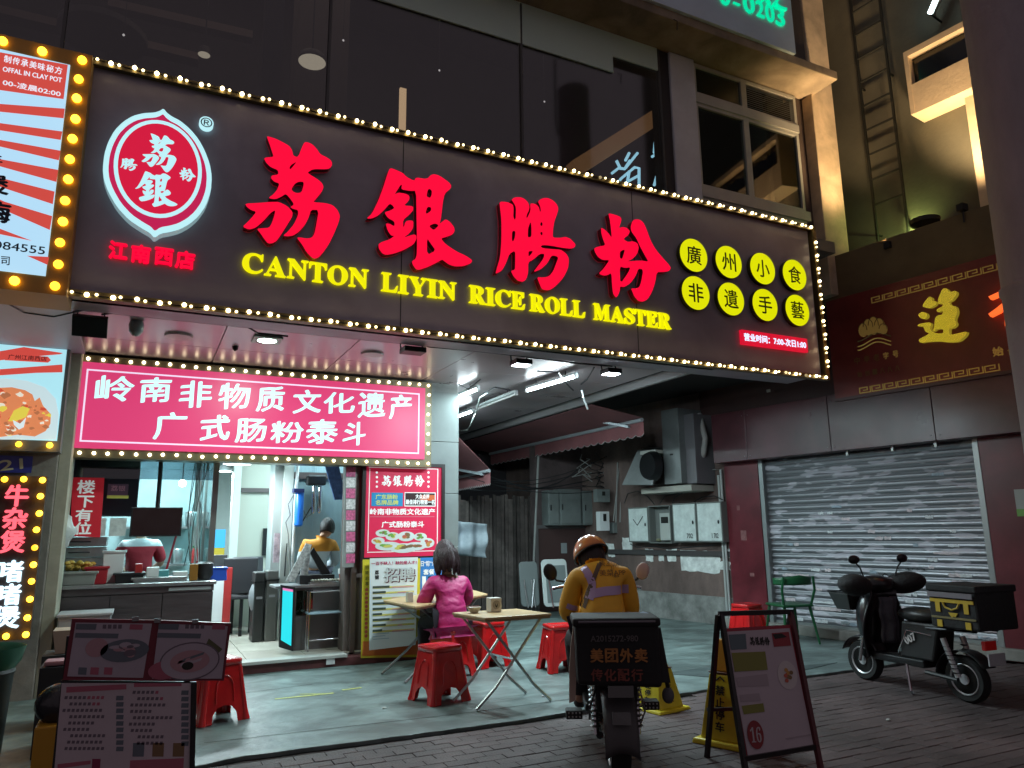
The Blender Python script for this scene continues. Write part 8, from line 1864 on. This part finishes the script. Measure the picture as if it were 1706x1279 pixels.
def helf(u, v):
    th = 2*math.pi*u; ph = math.pi*(.02+.48*v); x = math.cos(ph)*math.cos(th); y = math.cos(ph)*math.sin(th); z_ = math.sin(ph); return P(x*.135-.008, y*.118, z_*.145+.012)
b.grid(helf, 30, 12); HL = b.build('helmet', hel, RDp, solid=.008)
MB().tube([P(.135*math.cos(R(a))-.008, .118*math.sin(R(a)), .016) for a in range(0, 361, 12)], .007, 6).build('helmet_rim', blk, HL)
MB().tube([P(0.02, .10, .0), P(.03, .06, -.12), P(.03, -.06, -.12), P(.02, -.10, 0)], .007, 6).build('chin_strap', blk, HL)
figure('collar', {'pelvis': (C3(.16, .0, .515), (.085, .05)), 'b': (C3(.22, -.03, .545), (.075, .045))}, [('pelvis', 'b')], orj, RDp)
o = MB().fbox(Gd, Gd.uv(1068, 975)[0]-.0, Gd.uv(1068, 975)[1], Gd.uv(1069, 975)[0], Gd.uv(1068, 974)[1], 0, .001) if False else None
# man in orange and white jacket at the back of the cart
F = YF(9.45); hp = F.uv(546, 876); mp_x = hp[0]
MN = thing('person', 'man in orange and white jacket bending at the counter with his back turned', 'person', (mp_x-.05, 9.45, FZ))
WM[MN.name] = Matrix.Translation((mp_x-.05, 9.45, FZ))
zh = F.uv(546, 866)[1]; K = (zh-FZ)/1.62
X0 = mp_x-.12
Q = lambda x, y, z_: Vector((X0+x, 9.45+y, FZ+z_*K))
J = {'pelvis': (Q(-.02, 0, .92), (.15, .12)), 'waist': (Q(-.02, 0, 1.06), (.13, .10)), 'chest': (Q(.02, 0, 1.26), (.15, .11)), 'neckb': (Q(.06, 0, 1.38), (.07, .065)), 'neck': (Q(.09, .03, 1.42), .05), 'skull': (Q(.12, .05, 1.48), .06)}
E = [('pelvis', 'waist'), ('waist', 'chest'), ('chest', 'neckb'), ('neckb', 'neck'), ('neck', 'skull')]
for s_, nm in ((-1, 'l'), (1, 'r')):
    J['sh'+nm] = (Q(.03+s_*.16, 0, 1.31), .062); J['el'+nm] = (Q(.05+s_*.21, .10, 1.06), .042); J['wr'+nm] = (Q(.05+s_*.14, .30, .95), .03)
    J['hip'+nm] = (Q(s_*.09, 0, .86), .085); J['kn'+nm] = (Q(s_*.10, .02, .48), .06); J['an'+nm] = (Q(s_*.10, -.02, .08), .04); J['to'+nm] = (Q(s_*.11, .13, .03), .03)
    E += [('chest', 'sh'+nm), ('sh'+nm, 'el'+nm), ('el'+nm, 'wr'+nm), ('pelvis', 'hip'+nm), ('hip'+nm, 'kn'+nm), ('kn'+nm, 'an'+nm), ('an'+nm, 'to'+nm)]
    HJ, HE = hand(J['wr'+nm][0], (0, 1, -.3), (0, 0, 1), s_)
    for k, v in HJ.items(): J[k+nm] = v
    for a, c in HE: E.append(((('wr' if a == 'wrist' else a)+nm), c+nm))
figure('body', J, E, skin, MN)
def two_tone(name, top, bot, z_, blend=.004):
    m_ = mat(name, top, .6, bump=(6, .5)); t = m_.node_tree; b = t.nodes['Principled BSDF']; g_ = t.nodes.new('ShaderNodeNewGeometry'); sx = t.nodes.new('ShaderNodeSeparateXYZ'); t.links.new(g_.outputs['Position'], sx.inputs[0])
    k = t.nodes.new('ShaderNodeMapRange'); k.inputs[1].default_value = z_-blend; k.inputs[2].default_value = z_+blend; t.links.new(sx.outputs['Z'], k.inputs[0])
    x = t.nodes.new('ShaderNodeMix'); x.data_type = 'RGBA'; t.links.new(k.outputs[0], x.inputs[0]); x.inputs[6].default_value = (*bot, 1); x.inputs[7].default_value = (*top, 1); t.links.new(x.outputs[2], b.inputs['Base Color']); return m_
zsplit = F.uv(540, 918)[1]
MJ = clothe('jacket', ['pelvis', 'waist', 'chest', 'neckb', 'shl', 'ell', 'wrl', 'shr', 'elr', 'wrr'], E, J, .028, two_tone('orange_white_jacket', (.65, .26, .02), (.5, .55, .6), zsplit), MN)
clothe('trousers', ['pelvis', 'hipl', 'knl', 'anl', 'hipr', 'knr', 'anr'], E, J, .018, mat('trousers_navy', (.015, .02, .04), .8), MN)
hd_, P, M, s_ = head(Q(.13, .06, 1.51), (.5, .8, 0), .095, MN, tilt=.35)
hair_cap(P, MN, hairm, 1.10, -.55)
# cook in red and white top behind the hanging screen
F = YF(9.9); cxp = F.uv(232, 930)
CK = thing('person', 'cook in red and white top standing behind the counter under the screen', 'person', (cxp[0], 9.9, FZ))
Q = lambda x, y, z_: Vector((cxp[0]+x, 9.9+y, FZ+z_*.88))
J = {'pelvis': (Q(0, 0, .92), (.15, .12)), 'waist': (Q(0, 0, 1.06), (.13, .10)), 'chest': (Q(0, 0, 1.28), (.15, .11)), 'neckb': (Q(0, .02, 1.40), (.07, .065)), 'neck': (Q(0, .03, 1.45), .05), 'skull': (Q(0, .05, 1.52), .06)}
E = [('pelvis', 'waist'), ('waist', 'chest'), ('chest', 'neckb'), ('neckb', 'neck'), ('neck', 'skull')]
for s_, nm in ((-1, 'l'), (1, 'r')):
    J['sh'+nm] = (Q(s_*.17, 0, 1.34), .062); J['el'+nm] = (Q(s_*.24, .06, 1.08), .042); J['wr'+nm] = (Q(s_*.16, .28, 1.0), .03)
    J['hip'+nm] = (Q(s_*.09, 0, .86), .085); J['kn'+nm] = (Q(s_*.10, .02, .48), .06); J['an'+nm] = (Q(s_*.10, -.02, .08), .04); J['to'+nm] = (Q(s_*.11, .13, .03), .03)
    E += [('chest', 'sh'+nm), ('sh'+nm, 'el'+nm), ('el'+nm, 'wr'+nm), ('pelvis', 'hip'+nm), ('hip'+nm, 'kn'+nm), ('kn'+nm, 'an'+nm), ('an'+nm, 'to'+nm)]
    HJ, HE = hand(J['wr'+nm][0], (0, 1, -.3), (0, 0, 1), s_)
    for k, v in HJ.items(): J[k+nm] = v
    for a, c in HE: E.append(((('wr' if a == 'wrist' else a)+nm), c+nm))
figure('body', J, E, skin, CK)
clothe('top', ['pelvis', 'waist', 'chest', 'neckb', 'shl', 'ell', 'shr', 'elr'], E, J, .026, two_tone('red_white_top', (.55, .6, .62), (.38, .015, .03), F.uv(232, 910)[1]), CK)
clothe('trousers', ['pelvis', 'hipl', 'knl', 'anl', 'hipr', 'knr', 'anr'], E, J, .018, MATS['trousers_black'], CK)
hd_, P, M, s_ = head(Q(0, .06, 1.58), (0, 1, 0), .1, CK, tilt=.1)
hair_cap(P, CK, hairm, 1.10, -.55)
# ---------------- small clutter ----------------
rr = random.Random(21)
# kitchen shelf bottles, bowls and boxes
glz = [mat('bottle_amber', (.30, .14, .03), .2), mat('bottle_green', (.04, .16, .08), .2), mat('bottle_white', (.55, .56, .55), .4), mat('bottle_red', (.40, .03, .03), .3)]
first = None
for i in range(4):
    x = .1+.2*i; o = MB().lathe([(.03, 0), (.034, .02), (.034, .14), (.014, .18), (.014, .22)], (x, 11.36, 1.03 if i % 2 else 1.53), 10).build('sauce_bottle', glz[i % 4])
    tag(o, ['amber', 'green', 'white', 'red'][i]+' sauce bottle on the kitchen shelves behind the hanging screen', 'bottle', 'sauce bottles on the kitchen shelves'); MB().lathe([(.015, .2), (.015, .235), (.001, .235)], (x, 11.36, 1.03 if i % 2 else 1.53), 8).build('cap', glz[(i+2) % 4], o)
# steamer behind the counter with drifting cloth-like steam left out: stacked steel drawers
p = onY(140, 930, 9.3)
SM = thing('steamer_cabinet', 'steel steamer with stacked drawers left of the cook', 'steamer', (p.x, 9.3, FZ))
MB().box(p.x-.35, 9.3, FZ, p.x+.25, 9.75, .95).build('body', steel, SM, bevel=.01)
for k in range(4): MB().box(p.x-.33, 9.27, .97+k*.11, p.x+.20, 9.72, 1.07+k*.11).build('drawer', steel, SM, bevel=.006); MB().tube([(p.x-.15, 9.25, 1.02+k*.11), (p.x+.05, 9.25, 1.02+k*.11)], .008, 6).build('handle', chrome, SM)
p = onY(205, 950, 9.2); o = MB().lathe([(.10, 0), (.12, .16), (.13, .17)], (p.x-.05, 9.2, .80), 18).build('mixing_bowl', steel); tag(o, 'steel mixing bowl behind the counter left of the cook', 'bowl')
MB().box(p.x-.35, 9.0, FZ, p.x+.9, 9.4, .80).build('rear_bench', cst); tag(bpy.data.objects['rear_bench'], 'low steel work bench right behind the front counter', 'bench')
p = onY(285, 915, 9.3); o = MB().tube([(p.x+.05, 9.3, 1.45), (p.x-.06, 9.25, .9)], .012, 8).build('red_ladle', mat('handle_red', (.5, .02, .04), .35)); tag(o, 'long thin red handled tool leaning right of the cook', 'tool')
for i, (px, w, h, mm, lab) in enumerate([(254, .12, .10, white_p, 'white foam box on the steel tray'), (272, .10, .07, mat('box_teal', (.1, .35, .38), .4), 'small teal box on the steel tray'), (300, .14, .05, white_p, 'low white paper stack near the black pot'), (322, .08, .12, glz[0], 'amber jar left of the black pot'), (230, .07, .14, glz[3], 'red sauce bottle at the tray end')]):
    p = onY(px, 960, 8.7); o = MB().box(p.x-w/2, 8.68, zc+.051 if i in (0, 1) else zc+.001, p.x+w/2, 8.68+w, zc+.05+h).build(['foam_box', 'teal_box', 'paper_stack', 'amber_jar', 'sauce_bottle'][i], mm, bevel=.006); tag(o, lab, 'box' if i < 3 else 'jar')
# wires across the alley ceiling
WR = thing('alley_wires', 'dark drooping wires slung across the alley under the awning', 'wires', (6.5, 10, 2.6))
for k in range(6):
    x0, x1 = rr.uniform(765, 860), rr.uniform(960, 1060); y0, y1 = rr.uniform(790, 830), rr.uniform(760, 815); sag = rr.uniform(8, 30); Yw = rr.uniform(10.6, 11.6)
    MB().tube([YF(Yw).p(*YF(Yw).uv(x0+(x1-x0)*t_, y0+(y1-y0)*t_+sag*4*t_*(1-t_))) for t_ in [j/8 for j in range(9)]], rr.uniform(.006, .010), 5).build('wire', blk, WR)
WR2 = thing('meter_wires', 'thin cables looping between the meter boxes and the exhaust cabinet', 'wires', tuple(MF.p(0, 2)))
for pts in ([(1040, 838), (1046, 822), (1062, 818), (1080, 828), (1090, 840)], [(1100, 838), (1108, 826), (1130, 822), (1150, 814)], [(1156, 836), (1170, 828), (1190, 826), (1204, 832)], [(1050, 906), (1062, 912), (1085, 910), (1120, 914), (1190, 908)], [(1120, 838), (1125, 828), (1138, 820), (1148, 812)]):
    MB().tube([MF.p(*MF.uv(x, y, .1), .1) for x, y in pts], .008, 5).build('cable', blk, WR2)
# torn stickers and fixings on the red fascia and pillars
scr_ = mat('screw_head', (.2, .18, .18), .4, .6)
for u in (-.40, .90, 2.2): 
    for v in (z0f+.06, z1f-.08):
        for s_ in (-.05, .05): MB().ball(RF.p(u+s_+.05, v, .252), (.007, .007, .007), 6, 4).build('screw', scr_, RS)
for px, py, w, h in ((1235, 900, .10, .14), (1250, 960, .07, .05), (1228, 850, .05, .07)):
    a = RF.uv(px, py, .04); MB().fbox(RF, a[0], a[1], a[0]+w, a[1]+h, .041, .043).build('paper_scrap', mat('scrap_maroon', (.22, .09, .09), .8, noise=(20, .3)), RS)
# litter on the ground
for i, (px, py, lab) in enumerate([(640, 1180, 'tiny white paper scrap on the painted forecourt, left of the lone stool'), (905, 1160, 'tiny white paper scrap between the folding table and the delivery bike'), (1290, 1180, 'small crumpled scrap on the pavers right of the price board'), (1480, 1200, 'small crumpled scrap on the pavers below the scooter')]):
    p = onZ(px, py, .022 if i < 2 else .003); o = MB().ball(p+Vector((0, 0, .006)), (.022, .015, .006), 7, 4, Matrix.Rotation(i*1.1, 3, 'Z')).build('paper_scrap', mat('litter_white', (.5, .5, .48), .8, bump=(20, 1))); tag(o, lab, 'litter')
# bowls on the folding table, bag on the ground
p = onZ(790, 1021, .73); o = MB().lathe([(.03, 0), (.035, .005), (.06, .045), (.062, .048), (.055, .04), (.001, .008)], (p.x, p.y, .731), 18).build('bowl', mat('bowl_melamine', (.5, .48, .42), .3)); tag(o, 'shallow pale bowl left of the tissue box on the folding table', 'bowl')
MB().tube([(p.x+.02, p.y-.06, .79), (p.x-.05, p.y+.11, .775)], .003, 5).build('chopstick', mat('chopstick_red', (.3, .06, .03), .5)); tag(bpy.data.objects['chopstick'], 'thin chopstick resting across the pale bowl', 'chopstick')
# number plate at the scooter's tail
MB().box(-.86, -.10, .36, -.85, .10, .46).build('number_plate', mat('plate_white', (.4, .4, .42), .5), SCT, local=True)
# sign fixings: faint panel seams on the big sign face
for x in (sx0+2.44, sx0+4.88): MB().box(x-.004, YS-.0025, sz0+.01, x+.004, YS-.0005, sz1-.01).build('panel_seam', mat('seam_dark', (.05, .045, .05), .6), SG)
# cables, levers and stickers that make the bikes read as used
for a in (-1, 1):
    MB().tube([(.27, a*.22, 1.0), (.36, a*.16, 1.08), (.42, a*.08, .98), (.46, a*.06, .80)], .006, 5).build('brake_cable', blk, SCT, local=True)
    MB().tube([(.30, a*.20, 1.03), (.36, a*.33, 1.01)], .007, 5).build('brake_lever', chrome, SCT, local=True)
MB().box(.10, -.02, .321, .24, .06, .326).build('foot_mat', mat('mat_rubber', (.03, .03, .032), .9), SCT, local=True)
MB().tube([(-.34, -.142, .50), (-.10, -.142, .52), (.0, -.14, .40)], .005, 5).build('trim_line', chrome, SCT, local=True); MB().tube([(-.36, .142, .56), (-.10, .142, .58), (.02, .138, .36)], .004, 5).build('trim_line', chrome, SCT, local=True)
MB().box(-.292, -.07, .50, -.282, .07, .56).build('number_plate', mat('plate_dim', (.12, .12, .12), .5), EB, local=True)
MB().tube([(-.05, .12, .5), (-.08, .16, .40), (.1, .15, .30)], .006, 5).build('loose_cable', blk, EB, local=True); MB().tube([(0, -.11, .24), (.02, -.17, .36), (.12, -.15, .5)], .006, 5).build('loose_cable', mat('cable_dull', (.15, .15, .15), .5), EB, local=True)
world_stain(redp, 5, .78, 1.05); world_stain(maroon2, 1.4, .7, 1.15); world_stain(maroon, 2.0, .75, 1.1)
